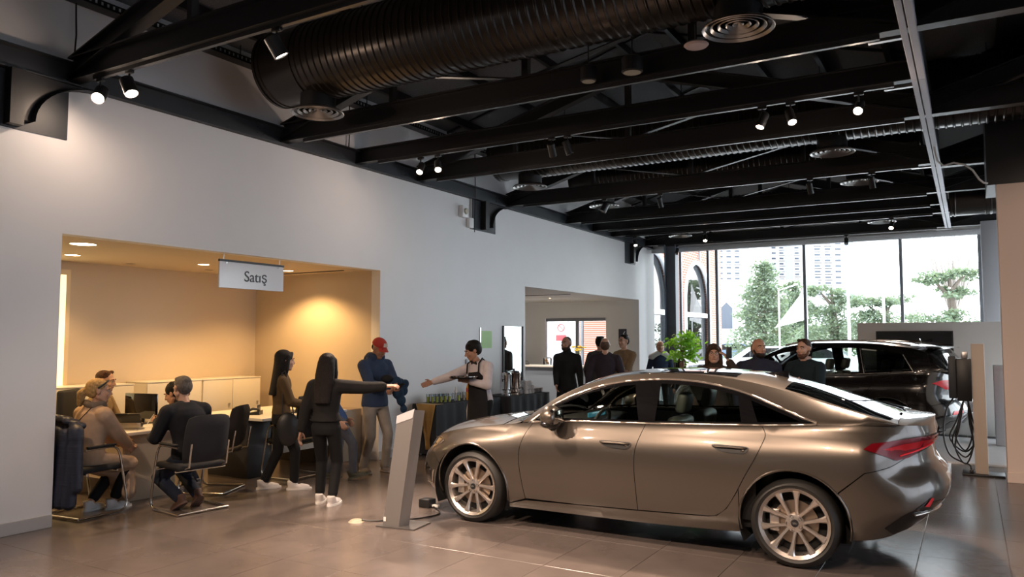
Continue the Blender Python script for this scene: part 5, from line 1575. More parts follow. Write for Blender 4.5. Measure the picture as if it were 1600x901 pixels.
    if collar == 'shirt':
        cc = MB()
        for a in range(13):
            t = -PI / 2 + (a - 6) / 6 * 2.5
            cc.ell(neck + up * 0.012 + rx_ * 0.062 * k * math.cos(t) + fy_ * 0.060 * k * math.sin(t), (0.018, 0.018, 0.026), 6, 5)
        obj('shirt_collar', remesh(cc, 0.009, 2, 0.4), cloth('pink_shirt', (0.45, 0.33, 0.30)), root)
    # ---------- trousers
    q = MB()
    te = 0.012
    rr = [(spine(h_)[0], spine(h_)[1] * (a * k * build + te), spine(h_)[2] * (d * k * build + te)) for h_, a, d in tr[:3]]
    loft(q, rr, 20)
    for s in (1, -1):
        cap(q, hp[s], kn[s], 0.088 * k * build + te * 0.5, 0.062 * k + te * 0.6)
        bot = kn[s].lerp(an[s], 0.98 * pantlen)
        cap(q, kn[s], bot, 0.061 * k + te * 0.6, 0.046 * k + te)
    obj('trousers', remesh(q, max(0.011, detail), 4, 0.5), cloth(*legs), root)
    # ---------- shoes
    for s in (1, -1):
        fyw = footyaw[0] if s == 1 else footyaw[1]
        fp = footpitch[0] if s == 1 else footpitch[1]
        Rf = Matrix.Rotation(-fyw, 3, 'Z') @ Matrix.Rotation(fp, 3, 'X')
        def F(x, y, z):
            return an[s] + Rf @ V((x, y, z))
        w_ = MB()
        loft(w_, [(F(0, -0.03, 0.025), Rf @ V((0.042, 0, 0)), Rf @ V((0, 0.05, 0))), (F(0, -0.015, -0.02), Rf @ V((0.043, 0, 0)), Rf @ V((0, 0.06, 0.0))), (F(0, 0.03, -0.045), Rf @ V((0.044, 0, 0)), Rf @ V((0, 0.10, 0))), (F(0, 0.055, -0.068), Rf @ V((0.046, 0, 0)), Rf @ V((0, 0.135, 0)))], 16)
        cap(w_, F(0, 0.08, -0.045), F(0, 0.15, -0.055), 0.036, 0.028)
        so = obj('shoe', remesh(w_, 0.010, 3, 0.5), mat('shoe_' + shoes[0], shoes[1], 0.6, bump=(30, 0.2)), root)
        so2 = MB()
        loft(so2, [(F(0, 0.057, -0.080), Rf @ V((0.050, 0, 0)), Rf @ V((0, 0.145, 0))), (F(0, 0.057, -0.060), Rf @ V((0.049, 0, 0)), Rf @ V((0, 0.142, 0)))], 20)
        so2.build('sole', mat('sole_' + shoes[0], tuple(min(0.8, c * 1.1 + 0.03) for c in shoes[1]), 0.7), so, 40)
    root['_j'] = 0
    del root['_j']
    J = dict(root=root, P=P, chest=chest, neck=neck, hc=hc, Rh=Rh, wr=wr, el=el, sh=sh, rx=rx_, fy=fy_, up=up, kn=kn, an=an, k=k, spine=spine, rot=rot)
    return J

def unit(x, y):
    l = math.hypot(x, y); return (x / l, y / l)
RIGHT, AWAY = (0.861, 0.508), (-0.508, 0.861)      # picture right and away from the camera, on the floor
def dirv(r, a):
    return unit(RIGHT[0] * r + AWAY[0] * a, RIGHT[1] * r + AWAY[1] * a)
def wl(J, p):
    """world point to a person's local frame"""
    o = J if isinstance(J, tuple) else None
    (x, y), face = J
    rot = math.atan2(face[1], face[0]) - PI / 2
    dx, dy = p[0] - x, p[1] - y
    return (dx * math.cos(-rot) - dy * math.sin(-rot), dx * math.sin(-rot) + dy * math.cos(-rot), p[2])

# ---- standing group in the middle
# woman in brown jacket
pos, fc = (-6.89, 6.42), dirv(0.9, 0.35)
J = person('young woman with long black hair in a brown jacket and black leggings', pos, fc, 1.60, 'light', 'long', ('hair_black', (0.012, 0.010, 0.009)), ('brown_jacket', (0.075, 0.048, 0.022)),
           RH=(0.12, 0.30, 0.96), LH=(-0.16, 0.24, 0.93), RF=(0.09, 0.15, 0.08), LF=(-0.09, -0.17, 0.08), female=True, hem=0.42, head=(0.25, 0.05), build=0.93, detail=0.009, pantlen=0.93)
R0 = J['root']
m = MB()
m.ell((0.20, 0.06, 0.70), (0.045, 0.13, 0.19), 18, 12)
hb = m.build('shoulder_bag', M_BLACK, None, 60)
bag = tag(hb, 'black rounded shoulder bag hanging at the hip of the woman in brown', 'bag')
bag.location = R0.location; bag.rotation_euler = R0.rotation_euler
MB().tube([(0.2, 0.0, 0.86), (0.19, 0.0, 1.1), (0.15, -0.01, 1.33), (0.13, 0.02, 1.36), (0.19, 0.08, 1.1), (0.2, 0.12, 0.86)], 0.008, 6).build('strap', M_BLACK, bag, 60)

# woman pointing
pos, fc = (-5.84, 6.06), dirv(0.12, 1.0)
person('woman seen from behind in a black cropped jacket, right arm stretched out pointing', pos, fc, 1.575, 'mid', 'long', ('hair_dark', (0.014, 0.010, 0.009)), ('black_jacket', (0.014, 0.013, 0.013)), RH=(0.58, 0.22, 1.215), LH=(-0.27, -0.02, 0.72),
       elbR=(0.2, -0.4, -1), elbL=(-1, -0.3, 0), RF=(0.085, -0.02, 0.08), LF=(-0.085, 0.08, 0.08), female=True, hem=0.40, build=0.97, detail=0.0075, curl=0.4, loose=2.0, fingersR=dict(curl=(0.1, 0.25, 0.4, 0.5), palm=(0, 0.3, -1)), pantlen=0.9)
# teen hidden behind her
pos, fc = (-6.78, 7.26), dirv(1.0, 0.0)
person('person in blue jeans half hidden behind the pointing woman', pos, fc, 1.45, 'light', 'crop', ('hair_dark', (0.014, 0.010, 0.009)), ('blue_top', (0.05, 0.10, 0.25)), ('blue_grey_jeans', (0.10, 0.11, 0.14)), ('dark_trainer', (0.05, 0.055, 0.04)),
       RF=(0.08, 0.20, 0.10), LF=(-0.08, -0.17, 0.08), lean=(-0.55, 0.0), footpitch=(0.25, 0), head=(0, 0.3))
# man with the red cap
pos, fc = (-6.72, 7.86), dirv(0.75, -0.65)
J = person('man in a red cap and blue hooded jacket looking down at his phone', pos, fc, 1.77, 'tan', 'cap', ('hair_dark', (0.014, 0.010, 0.009)), ('blue_hoodie', (0.030, 0.048, 0.095)), ('grey_cargo_trousers', (0.27, 0.24, 0.21)), ('grey_trainer', (0.20, 0.17, 0.16)),
           RH=(0.03, 0.33, 1.10), LH=(-0.02, 0.32, 1.07), elbR=(1, -0.4, -0.4), elbL=(-1, -0.4, -0.4), RF=(0.13, -0.06, 0.085), LF=(-0.10, 0.10, 0.085), head=(0.05, 0.45), collar='hood', loose=1.7, hem=0.52, detail=0.009, curl=0.9, build=1.04)
R0 = J['root']
ck = MB()
for i, (x, y, z, r) in enumerate(((-0.02, 0.31, 1.13, 0.085), (0.05, 0.33, 1.16, 0.08), (0.10, 0.30, 1.11, 0.08), (0.04, 0.34, 1.03, 0.085), (-0.06, 0.33, 1.05, 0.07), (0.0, 0.36, 0.93, 0.07), (-0.04, 0.36, 0.82, 0.055), (-0.09, 0.33, 1.14, 0.06))):
    ck.ell((x - 0.14, y, z), (r, r * 0.7, r), 10, 8)
cj = obj('folded_jacket', remesh(ck, 0.012, 3, 0.5), cloth('dark_teal_padded', (0.012, 0.032, 0.065)), None)
tag(cj, 'dark blue padded jacket carried over the arm of the man in the cap', 'jacket')
cj.location = R0.location; cj.rotation_euler = R0.rotation_euler
ck = MB().ell((0.02, 0.27, 1.21), (0.09, 0.07, 0.055), 12, 8)
obj('fur_lining', remesh(ck, 0.012, 2), cloth('black_fur', (0.012, 0.012, 0.013)), cj)
ph = tag(MB().rbox(-0.035, 0.035, -0.005, 0.005, -0.07, 0.07, 0.004).xf(Matrix.Translation((-0.05, 0.435, 1.115)) @ Matrix.Rotation(-0.9, 4, 'X')).build('phone', M_BLACK), 'black smartphone held by the man in the red cap', 'phone')
ph.location = R0.location; ph.rotation_euler = R0.rotation_euler

# ---- waiter
pos, fc = (-5.60, 8.72), dirv(-0.72, -0.7)
J = person('young waiter in a white shirt and black apron reaching towards the drinks', pos, fc, 1.73, 'mid', 'curly', ('hair_black', (0.012, 0.010, 0.009)), ('white_shirt', (0.55, 0.50, 0.52)), RH=(0.42, 0.52, 1.15), LH=(-0.04, 0.27, 1.17),
           elbR=(0.6, -0.2, -1), elbL=(-1, -0.4, -0.6), lean=(0.10, 0.08), head=(-0.45, 0.35), curl=0.35, detail=0.0085, loose=1.2, build=0.97, twist=0.15)
R0 = J['root']
ap = MB()
def tor(h, e):
    c, r, fw = J['spine'](h)
    return c, r, fw
rows = []
for h_, hw, dd in ((0.41, 0.10, 0.150), (0.34, 0.13, 0.152), (0.2, 0.16, 0.142), (0.07, 0.18, 0.150), (-0.05, 0.20, 0.165), (-0.3, 0.21, 0.175), (-0.52, 0.21, 0.17)):
    c, r, fw = J['spine'](h_)
    if h_ < 0: c = Vector((c.x, c.y, J['P'].z + h_))
    rows.append([c + r * hw * math.sin(a) * 1.05 + fw * (dd * math.cos(a * 0.9) + 0.012) for a in [(-1.25 + 2.5 * i / 12) for i in range(13)]])
vs_ = [p for r in rows for p in r]
ap.add(vs_, [(i * 13 + j, i * 13 + j + 1, (i + 1) * 13 + j + 1, (i + 1) * 13 + j) for i in range(len(rows) - 1) for j in range(12)])
apo = ap.build('apron', cloth('black_apron', (0.012, 0.012, 0.014)), R0, 60)
md = apo.modifiers.new('s', 'SOLIDIFY'); md.thickness = 0.006
c, r, fw = J['spine'](0.49)
bt = MB()
for s in (-1, 1):
    bt.prism([(0, 0.008), (s * 0.05, 0.024), (s * 0.05, -0.024), (0, -0.008)], -0.008, 0.008, 'y')
bt.xf(Matrix.Translation(J['neck'] + J['fy'] * 0.085 - J['up'] * 0.03) @ Matrix.Rotation(-0.3, 4, 'X'))
bt.build('bow_tie', M_BLACK, R0)
for s in (-1, 1):
    c4, r4, f4 = J['spine'](0.40)
    MB().tube([c4 + r4 * s * 0.10 + f4 * 0.135, J['chest'] + J['rx'] * s * 0.10 + J['fy'] * 0.10 + J['up'] * 0.02, J['chest'] + J['rx'] * s * 0.085 + J['up'] * 0.075, J['chest'] + J['rx'] * s * 0.05 - J['fy'] * 0.11], 0.010, 6).build('apron_strap', cloth('black_apron', (0.012, 0.012, 0.014)), R0, 60)
c, r, fw = J['spine'](0.30)
sq = [(-0.045 + 0.009 * i, 0.012 * math.sin(i * 1.9) * (1 if i % 3 else 1.6)) for i in range(11)]
MB().tube([c + r * -x + fw * 0.170 + J['up'] * z for x, z in sq], 0.0022, 5).build('apron_lettering', mat('gold_thread', (0.55, 0.42, 0.16), 0.5), apo)
MB().tube([J['P'] + Vector((0.13, 0.12, 0.05)), J['P'] + Vector((0.16, 0.13, -0.12)), J['P'] + Vector((0.15, 0.13, -0.32))], 0.012, 6).build('apron_tie', mat('white_tape', (0.5, 0.48, 0.45), 0.8), apo)
tr_ = thing('serving_tray', 'round black serving tray held by the waiter', 'tray', R0.location, J['rot'])
MB().lathe([(0.001, 0), (0.17, 0), (0.185, 0.018), (0.19, 0.018), (0.175, -0.006), (0.001, -0.006)], (0.0, 0.34, 1.215), 'z', 36, False).build('dish', M_GLOSSBLK, tr_)
MB().lathe([(0.18, 0.016), (0.192, 0.018), (0.192, 0.024), (0.18, 0.022)], (0.0, 0.34, 1.215), 'z', 36, False).build('rim', M_CHROME, tr_)

# ---- group by the bar
person('man in a black jacket and black trousers standing alone before the grey bar', (-6.11, 12.25), dirv(-0.35, -0.9), 1.79, 'mid', 'crop', ('hair_black', (0.012, 0.010, 0.009)), ('black_tracksuit', (0.010, 0.011, 0.011)), RH=(0.12, 0.24, 0.92), LH=(-0.27, 0.05, 0.85),
       collar='stand', head=(-0.25, 0.0), beard=('beard_short', (0.05, 0.03, 0.022)), detail=0.0095)
person('balding man in a dark purple jumper seen from behind', (-5.45, 12.40), dirv(0.1, 1.0), 1.76, 'light', 'bald', ('hair_thin_brown', (0.10, 0.06, 0.04)), ('aubergine_jumper', (0.030, 0.022, 0.030)), build=1.12, loose=1.3, RH=(0.27, 0.1, 0.9), LH=(-0.30, 0.02, 0.86), detail=0.0105)
person('dark-haired man whose head shows behind the man in the purple jumper', (-6.2, 13.85), dirv(0.4, 0.9), 1.80, 'mid', 'short', ('hair_black', (0.012, 0.010, 0.009)), ('grey_jumper', (0.06, 0.055, 0.055)), detail=0.012)
person('man in a tan jumper with folded arms facing the others', (-5.60, 13.65), dirv(-0.7, -0.7), 1.83, 'light', 'short', ('hair_black', (0.012, 0.010, 0.009)), ('tan_jumper', (0.22, 0.15, 0.085)), ('beige_trousers', (0.30, 0.24, 0.18)), RH=(-0.08, 0.22, 1.13), LH=(0.10, 0.20, 1.10), elbR=(1, -0.2, -0.6), elbL=(-1, -0.2, -0.6), head=(-0.1, 0), detail=0.0105)
J = person('bald man in a navy vest with pale grey shoulders near the windows', (-5.70, 15.87), dirv(-0.1, -1.0), 1.70, 'tan', 'bald', ('hair_thin_dark', (0.09, 0.055, 0.04)), ('navy_vest', (0.018, 0.030, 0.065)), detail=0.012, collar='stand')
yk = MB()
for s in (1, -1):
    cap(yk, J['chest'] + J['up'] * 0.03 + J['rx'] * s * 0.04, J['sh'][s] + J['up'] * 0.012, 0.088, 0.082)
obj('shoulder_yoke', remesh(yk, 0.012, 3), cloth('pale_grey_fleece', (0.42, 0.44, 0.48)), J['root'])
person('small dark-haired person behind the potted tree', (-5.42, 16.4), dirv(0.1, -1.0), 1.31, 'mid', 'bob', ('hair_dark', (0.014, 0.010, 0.009)), ('dark_coat', (0.03, 0.03, 0.035)), detail=0.013)

# ---- three people between the cars
J = person('woman with long brown hair and glasses lifting a phone beside the potted tree', (-2.83, 9.86), dirv(-0.35, -0.9), 1.67, 'light', 'long', ('hair_brown', (0.045, 0.025, 0.016)), ('dark_brown_coat', (0.035, 0.025, 0.020)), LH=(-0.21, 0.26, 1.45), elbL=(-0.6, -0.2, -1), female=True, collar='stand', loose=1.8, build=1.05, head=(0.15, 0.0), detail=0.0085)
R0 = J['root']
gl_ = MB()
for s in (-1, 1):
    gl_.tube([J['hc'] + J['Rh'] @ Vector((s * 0.032 + 0.024 * math.cos(t), 0.106, 0.002 + 0.019 * math.sin(t))) for t in [2 * PI * i / 14 for i in range(14)]], 0.0022, 5, True)
gl_.build('glasses', M_BLACK, R0)
w_ = J['wr'][-1]
ph = tag(MB().rbox(-0.035, 0.035, -0.005, 0.005, -0.07, 0.07, 0.004).xf(Matrix.Translation(w_ + Vector((-0.01, 0.05, 0.10))) @ Matrix.Rotation(0.3, 4, 'Z')).build('phone', M_BLACK), 'black smartphone held up by the woman with brown hair', 'phone')
ph.location = R0.location; ph.rotation_euler = R0.rotation_euler
person('bald man with a dark beard in a navy jacket standing between the two cars', (-2.33, 10.1), dirv(-0.2, -0.95), 1.75, 'mid', 'bald', ('hair_grey_stubble', (0.10, 0.075, 0.06)), ('navy_jacket', (0.020, 0.022, 0.038)), collar='stand', build=1.12, loose=1.5, beard=('beard_dark', (0.025, 0.016, 0.012)), head=(0.35, -0.03), detail=0.0085)
J = person('man in a dark teal jumper over a shirt, beside the dark car', (-1.84, 10.55), dirv(-0.75, -0.6), 1.745, 'light', 'short', ('hair_brown', (0.045, 0.025, 0.016)), ('dark_teal_jumper', (0.012, 0.022, 0.028)), RH=(0.02, 0.27, 1.17), LH=(-0.05, 0.26, 1.12), elbR=(1, -0.2, -0.7), elbL=(-1, -0.2, -0.7), collar='shirt', build=1.08, loose=1.4, head=(0.0, 0.06), beard=('beard_stubble', (0.12, 0.06, 0.04)), detail=0.0085, curl=0.9)

# ---- seated people at the desk
SEATP = dict(pelvis=(0, 0, 0.52))
J = person('blond woman in a long beige coat sitting on the chair with the hanging jacket', (-7.60, 4.56), dirv(0.42, 0.91), 1.68, 'light', 'pony', ('hair_blond', (0.42, 0.27, 0.12)), ('beige_coat', (0.42, 0.29, 0.20)), ('black_wide_trousers', (0.012, 0.012, 0.013)),
       ('white_sneaker', (0.72, 0.68, 0.66)), pelvis=(0, 0, 0.53), RH=(0.06, 0.42, 0.62), LH=(-0.04, 0.42, 0.64), RF=(0.07, 0.26, 0.08), LF=(-0.06, 0.10, 0.08), female=True, hem=1.0, loose=2.5, collar=None, head=(-0.65, 0.05), lean=(0.12, 0), detail=0.0085, pantlen=0.85)
sc = MB()
for a in range(14):
    t = 2 * PI * a / 14
    sc.ell(J['neck'] + J['up'] * (0.0 + 0.012 * math.sin(2 * t)) + J['rx'] * 0.078 * math.cos(t) + J['fy'] * 0.078 * math.sin(t), (0.035, 0.035, 0.038), 8, 6)
cap(sc, J['neck'] + J['fy'] * 0.09 + J['rx'] * 0.02, J['neck'] + J['fy'] * 0.16 - J['up'] * 0.22 + J['rx'] * 0.04, 0.035, 0.03)
obj('scarf', remesh(sc, 0.010, 3), cloth('taupe_scarf', (0.17, 0.13, 0.10)), J['root'])
MB().tube([J['chest'] + J['rx'] * 0.10 - J['fy'] * 0.10 + J['up'] * 0.03, J['chest'] - J['up'] * 0.12 - J['fy'] * 0.155, J['P'] + J['up'] * 0.18 - J['fy'] * 0.14 - J['rx'] * 0.13], 0.005, 6).build('bag_strap', M_BLACK, J['root'], 60)
person('young man with brown hair in an olive jacket sitting behind the blond woman', (-8.99, 5.50), dirv(0.95, 0.05), 1.74, 'light', 'short', ('hair_auburn', (0.06, 0.028, 0.015)), ('olive_jacket', (0.26, 0.18, 0.09)), ('dark_trousers', (0.03, 0.03, 0.032)), pelvis=(0, 0, 0.53), RH=(0.12, 0.36, 0.80), LH=(-0.12, 0.36, 0.80), RF=(0.1, 0.32, 0.08), LF=(-0.1, 0.30, 0.08), head=(0.0, 0.12), lean=(0.08, 0))
person('grey-haired man in a dark navy jumper sitting with his back to the camera', (-6.90, 5.22), (-0.99, 0.12), 1.76, 'light', 'short', ('hair_salt_pepper', (0.12, 0.105, 0.095)), ('navy_jumper', (0.014, 0.015, 0.020)), ('dark_jeans', (0.020, 0.026, 0.045)), ('brown_sole_shoe', (0.10, 0.05, 0.035)),
       pelvis=(0, 0, 0.53), RH=(0.20, 0.46, 0.74), LH=(-0.18, 0.44, 0.70), RF=(0.10, 0.02, 0.13), LF=(-0.10, 0.0, 0.12), footpitch=(-0.7, -0.5), lean=(0.22, 0.0), head=(0.0, 0.25), loose=1.5, build=1.08, detail=0.0085)
person('curly-haired man in a black padded jacket bending over the desk and writing', (-7.60, 5.99), (-0.9, -0.43), 1.75, 'mid', 'curly', ('hair_black', (0.012, 0.010, 0.009)), ('black_padded_jacket', (0.012, 0.013, 0.017)), ('dark_jeans', (0.020, 0.026, 0.045)), ('grey_running_shoe', (0.16, 0.15, 0.16)),
       pelvis=(0, 0, 0.53), RH=(0.02, 0.60, 0.79), LH=(-0.22, 0.50, 0.79), elbR=(1, -0.3, -0.3), elbL=(-1, -0.3, -0.3), RF=(0.1, 0.2, 0.08), LF=(-0.12, 0.1, 0.08), lean=(0.66, 0.0), head=(0.0, 0.35), loose=1.8, detail=0.0085, curl=1.0, collar='stand')
# ================================================================ furniture and objects
M_DESKTOP = mat('white_desk_top', (0.78, 0.74, 0.68), 0.35)
M_DESKPANEL = mat('beige_desk_panel', (0.60, 0.50, 0.38), 0.5)
M_DESKDARK = mat('anthracite_desk_panel', (0.035, 0.035, 0.04), 0.35)
M_CABINET = mat('cream_cabinet', (0.74, 0.69, 0.60), 0.45)
M_SEATBLACK = mat('black_chair_fabric', (0.016, 0.016, 0.019), 0.8, bump=(150, 0.2))
M_PAPER = mat('paper', (0.8, 0.78, 0.74), 0.8)

def sled_chair(pos, face, label, brown=False):
    """cantilever visitor chair: bent chrome tube, seat, backrest, arm pads"""
    rot = math.atan2(face[1], face[0]) - PI / 2
    t = thing('visitor_chair', label, 'chair', (pos[0], pos[1], 0), rot, 'chrome cantilever chairs')
    fm = M_SEATBLACK if not brown else mat('brown_black_fabric', (0.03, 0.022, 0.016), 0.8, bump=(150, 0.2))
    for s in (-1, 1):
        x = s * 0.27
        pts = smoothpoly([(x, -0.24, 0.016), (x, 0.10, 0.016), (x, 0.22, 0.02), (x, 0.275, 0.07), (x, 0.26, 0.2), (x, 0.20, 0.50), (x, 0.165, 0.61), (x, 0.11, 0.655), (x, 0.0, 0.66), (x * 0.99, -0.20, 0.655)], 4)
        MB().tube(pts, 0.0125, 10).build('side_tube', M_CHROME, t, 60)
        MB().rbox(x - 0.022, x + 0.022, -0.18, 0.13, 0.668, 0.69, 0.009).build('arm_pad', M_SEATBLACK, t)
    MB().tube([(-0.27, -0.24, 0.016), (0.27, -0.24, 0.016)], 0.0125, 10).build('floor_bar', M_CHROME, t, 60)
    for y in (0.19, -0.15):
        MB().tube([(-0.27, 0.16 if y > 0 else -0.17, 0.42), (0.27, 0.16 if y > 0 else -0.17, 0.42)], 0.011, 8).build('seat_bar', M_CHROME, t, 60)
    MB().rbox(-0.25, 0.25, -0.23, 0.25, 0.425, 0.485, 0.028, 3).build('seat', fm, t)
    b = MB()
    vs_ = []
    n, m_ = 8, 8
    for sgn in (0, 1):
        for i in range(n + 1):
            for j in range(m_ + 1):
                u_, v_ = i / n * 2 - 1, j / m_
                wd = 0.24 * (1 - 0.10 * (2 * v_ - 1) ** 4)
                vs_.append((u_ * wd, -0.25 - 0.085 * v_ + 0.04 * u_ * u_ + (0.0 if sgn == 0 else -0.045 * (1 - 0.8 * max(abs(u_), abs(2 * v_ - 1)) ** 6)), 0.50 + 0.47 * v_ - 0.03 * v_ * u_ ** 4))
    fs_ = []
    K = (n + 1) * (m_ + 1)
    for i in range(n):
        for j in range(m_):
            a = i * (m_ + 1) + j
            fs_ += [(a, a + 1, a + m_ + 2, a + m_ + 1), (K + a, K + a + m_ + 1, K + a + m_ + 2, K + a + 1)]
    for i in range(n):
        for a, c in ((i * (m_ + 1), (i + 1) * (m_ + 1)), (i * (m_ + 1) + m_, (i + 1) * (m_ + 1) + m_)):
            fs_.append((a, c, K + c, K + a))
    for j in range(m_):
        for a in (j, n * (m_ + 1) + j):
            fs_.append((a, a + 1, K + a + 1, K + a))
    b.add(vs_, fs_)
    b.build('backrest', fm, t, 50)
    for s in (-1, 1):
        MB().tube([(s * 0.2, -0.18, 0.44), (s * 0.2, -0.30, 0.47), (s * 0.2, -0.335, 0.70)], 0.011, 8).build('back_support', M_CHROME, t, 60)
    return t
C1 = sled_chair((-7.60, 4.54), dirv(0.42, 0.91), 'chrome cantilever chair under the blond woman')
sled_chair((-6.87, 5.22), (-0.99, 0.12), 'chrome cantilever chair under the grey-haired man')
sled_chair((-7.49, 5.99), (-0.9, -0.43), 'brownish cantilever chair under the man in the padded jacket', True)
sled_chair((-7.38, 7.1), dirv(-1.0, 0.55), 'empty cantilever chair behind the standing women')
ofc = thing('office_chair', 'black high-backed office chair behind the man in the olive jacket', 'chair', (-9.0, 5.50, 0), math.atan2(dirv(0.95, 0.05)[1], dirv(0.95, 0.05)[0]) - PI / 2)
MB().rbox(-0.25, 0.25, -0.22, 0.26, 0.43, 0.50, 0.03, 3).build('seat', M_SEATBLACK, ofc)
MB().rbox(-0.24, 0.24, -0.36, -0.28, 0.52, 1.12, 0.035, 3).build('backrest', M_SEATBLACK, ofc)
MB().cyl((0, 0, 0.1), (0, 0, 0.43), 0.03).build('gas_column', M_CHROME, ofc)
for k in range(5):
    a = 2 * PI * k / 5
    f_ = MB().tube([(0, 0, 0.11), (0.28 * math.cos(a), 0.28 * math.sin(a), 0.07)], [0.025, 0.018], 8).build('foot', M_BLACK, ofc)
    MB().lathe([(0.03, -0.02), (0.03, 0.02)], (0.28 * math.cos(a), 0.28 * math.sin(a), 0.03), 'x', 12).build('castor', M_BLACK, f_)

# padded jacket hanging over the blond woman's chair
R0 = C1
jk = MB()
for j in range(7):
    u_ = (j - 3) / 3
    cap(jk, (0.25 * u_, -0.375 - 0.03 * (1 - u_ * u_), 0.86 - 0.05 * u_ * u_), (0.24 * u_, -0.40 - 0.025 * (1 - u_ * u_), 0.20), 0.055, 0.062)
    cap(jk, (0.22 * u_, -0.36, 0.97 - 0.05 * u_ * u_), (0.22 * u_, -0.27, 0.95 - 0.05 * u_ * u_), 0.04, 0.035)
for s in (-1, 1):
    cap(jk, (s * 0.26, -0.37, 0.86), (s * 0.30, -0.38, 0.34), 0.065, 0.05)
jk.v = [(x * 1.2 + 0.05, y, z) for x, y, z in jk.v]
jo = obj('hanging_jacket', remesh(jk, 0.012, 3, 0.5), mat('navy_quilted', (0.012, 0.016, 0.034), 0.5, bump=(3.5, 0.9, (0.5, 0.5, 9))))
tag(jo, 'navy quilted jacket hanging over the back of the blond woman\'s chair', 'jacket')
jo.location = R0.location; jo.rotation_euler = R0.rotation_euler
MB().ell((0.14, -0.475, 0.72), (0.022, 0.004, 0.016), 10, 6).build('sleeve_badge', mat('badge_white', (0.6, 0.5, 0.5), 0.6), jo)
MB().rbox(-0.08, 0.0, -0.40, -0.36, 0.955, 0.975, 0.005).build('neck_label', mat('label_red', (0.4, 0.03, 0.03), 0.6), jo)

# desks
d = thing('desk', 'white-topped office desk with beige front panel between the seated people', 'desk', (0, 0, 0))
MB().rbox(-8.72, -7.66, 4.98, 5.78, 0.70, 0.735, 0.005).build('desk_top', M_DESKTOP, d)
MB().box(-8.68, -7.74, 5.03, 5.06, 0.22, 0.70).build('front_panel', M_DESKPANEL, d)
for x in (-8.68, -7.78):
    MB().rbox(x, x + 0.05, 5.04, 5.66, 0.0, 0.70, 0.004).build('leg', M_DESKPANEL, d)
d = thing('desk', 'desk with anthracite end panel and white top at the right of the office', 'desk', (0, 0, 0))
MB().rbox(-8.75, -7.42, 6.62, 8.1, 0.72, 0.755, 0.005).build('desk_top', M_DESKTOP, d)
MB().rbox(-8.45, -7.72, 6.66, 7.05, 0.0, 0.72, 0.004).build('pedestal', M_DESKDARK, d)
MB().box(-7.73, -7.705, 7.05, 8.05, 0.25, 0.72).build('front_panel', M_CABINET, d)
MB().rbox(-8.6, -7.75, 8.0, 8.05, 0.0, 0.72, 0.004).build('leg', M_DESKDARK, d)
# low cabinets on the back wall
def cabinet(y0, y1, h, n, label, x0=-9.89, x1=-9.45):
    c = thing('low_cabinet', label, 'cabinet', (0, 0, 0), 0, 'low office cabinets')
    MB().rbox(x0, x1, y0, y1, 0.0, h, 0.003).build('body', M_CABINET, c)
    MB().rbox(x0, x1 + 0.02, y0 - 0.005, y1 + 0.005, h, h + 0.018, 0.003).build('top', M_DESKTOP, c)
    w_ = (y1 - y0) / n
    for k in range(n):
        dd = MB().rbox(x1, x1 + 0.018, y0 + k * w_ + 0.004, y0 + (k + 1) * w_ - 0.004, 0.06, h - 0.006, 0.002).build('door', M_CABINET, c)
        yy = y0 + (k + 1) * w_ - 0.06
        MB().cyl((x1 + 0.018, yy, h * 0.68), (x1 + 0.035, yy, h * 0.68), 0.014).build('lock_knob', M_ALU, dd)
cabinet(5.0, 6.26, 1.12, 1, 'low cream cabinet behind the man in the olive jacket')
cabinet(6.45, 7.30, 1.13, 1, 'low cream cabinet behind the monitor')
cabinet(7.32, 8.36, 1.13, 2, 'low two-door cream cabinet in the office corner')
c = thing('side_cabinet', 'narrow grey-brown cabinet at the office side wall by the man in the cap', 'cabinet')
MB().rbox(-8.1, -7.62, 8.25, 8.62, 0, 0.72, 0.004).build('body', mat('greige_laminate', (0.30, 0.24, 0.18), 0.5), c)
MB().rbox(-8.08, -7.64, 8.235, 8.25, 0.05, 0.70, 0.002).build('door', MATS['greige_laminate'], c)
# desk things
mo = thing('monitor', 'black computer monitor standing on the first desk', 'monitor', (-8.38, 5.66, 0.735), 0.15)
MB().rbox(-0.24, 0.24, -0.02, 0.02, 0.06, 0.35, 0.008).build('screen', M_GLOSSBLK, mo)
MB().cyl((0, 0.03, 0), (0, 0.03, 0.2), 0.02).build('stand', M_BLACK, mo)
MB().rbox(-0.11, 0.11, -0.07, 0.1, 0, 0.012, 0.005).build('foot', M_BLACK, mo)
ta = thing('tablet', 'tablet computer on a grey keyboard stand by the blond woman', 'tablet', (-7.93, 5.22, 0.735), math.radians(35))
MB().rbox(-0.13, 0.13, -0.09, 0.09, 0, 0.012, 0.004).build('keyboard_base', M_ALU, ta)
MB().rbox(-0.13, 0.13, -0.006, 0.006, 0.0, 0.19, 0.005).xf(Matrix.Translation((0, 0.02, 0.01)) @ Matrix.Rotation(0.45, 4, 'X')).build('screen', M_BLACK, ta)
MB().rbox(-0.13, 0.13, -0.02, 0.05, 0.008, 0.075, 0.006).build('stand', M_ALU, ta)
pp = tag(MB().box(-8.2, -7.98, 5.3, 5.62, 0.735, 0.738).build('paper_sheet', M_PAPER), 'white sheet of paper on the desk under the writing hand', 'paper')
pe = tag(MB().cyl((-8.03, 5.50, 0.76), (-7.98, 5.55, 0.87), 0.004, n=8).build('pen', M_WHITE), 'white pen held over the paper on the desk', 'pen')
ho = thing('water_glass', 'small drinking glass on the desk by the writing man', 'glass', (-8.12, 5.70, 0.735))
M_DRINK = glass('drinking_glass', (0.90, 0.93, 0.93))
MB().lathe([(0.026, 0.0), (0.03, 0.09), (0.028, 0.09), (0.024, 0.006), (0.001, 0.006)], n=18, cap=False).build('tumbler', M_DRINK, ho)
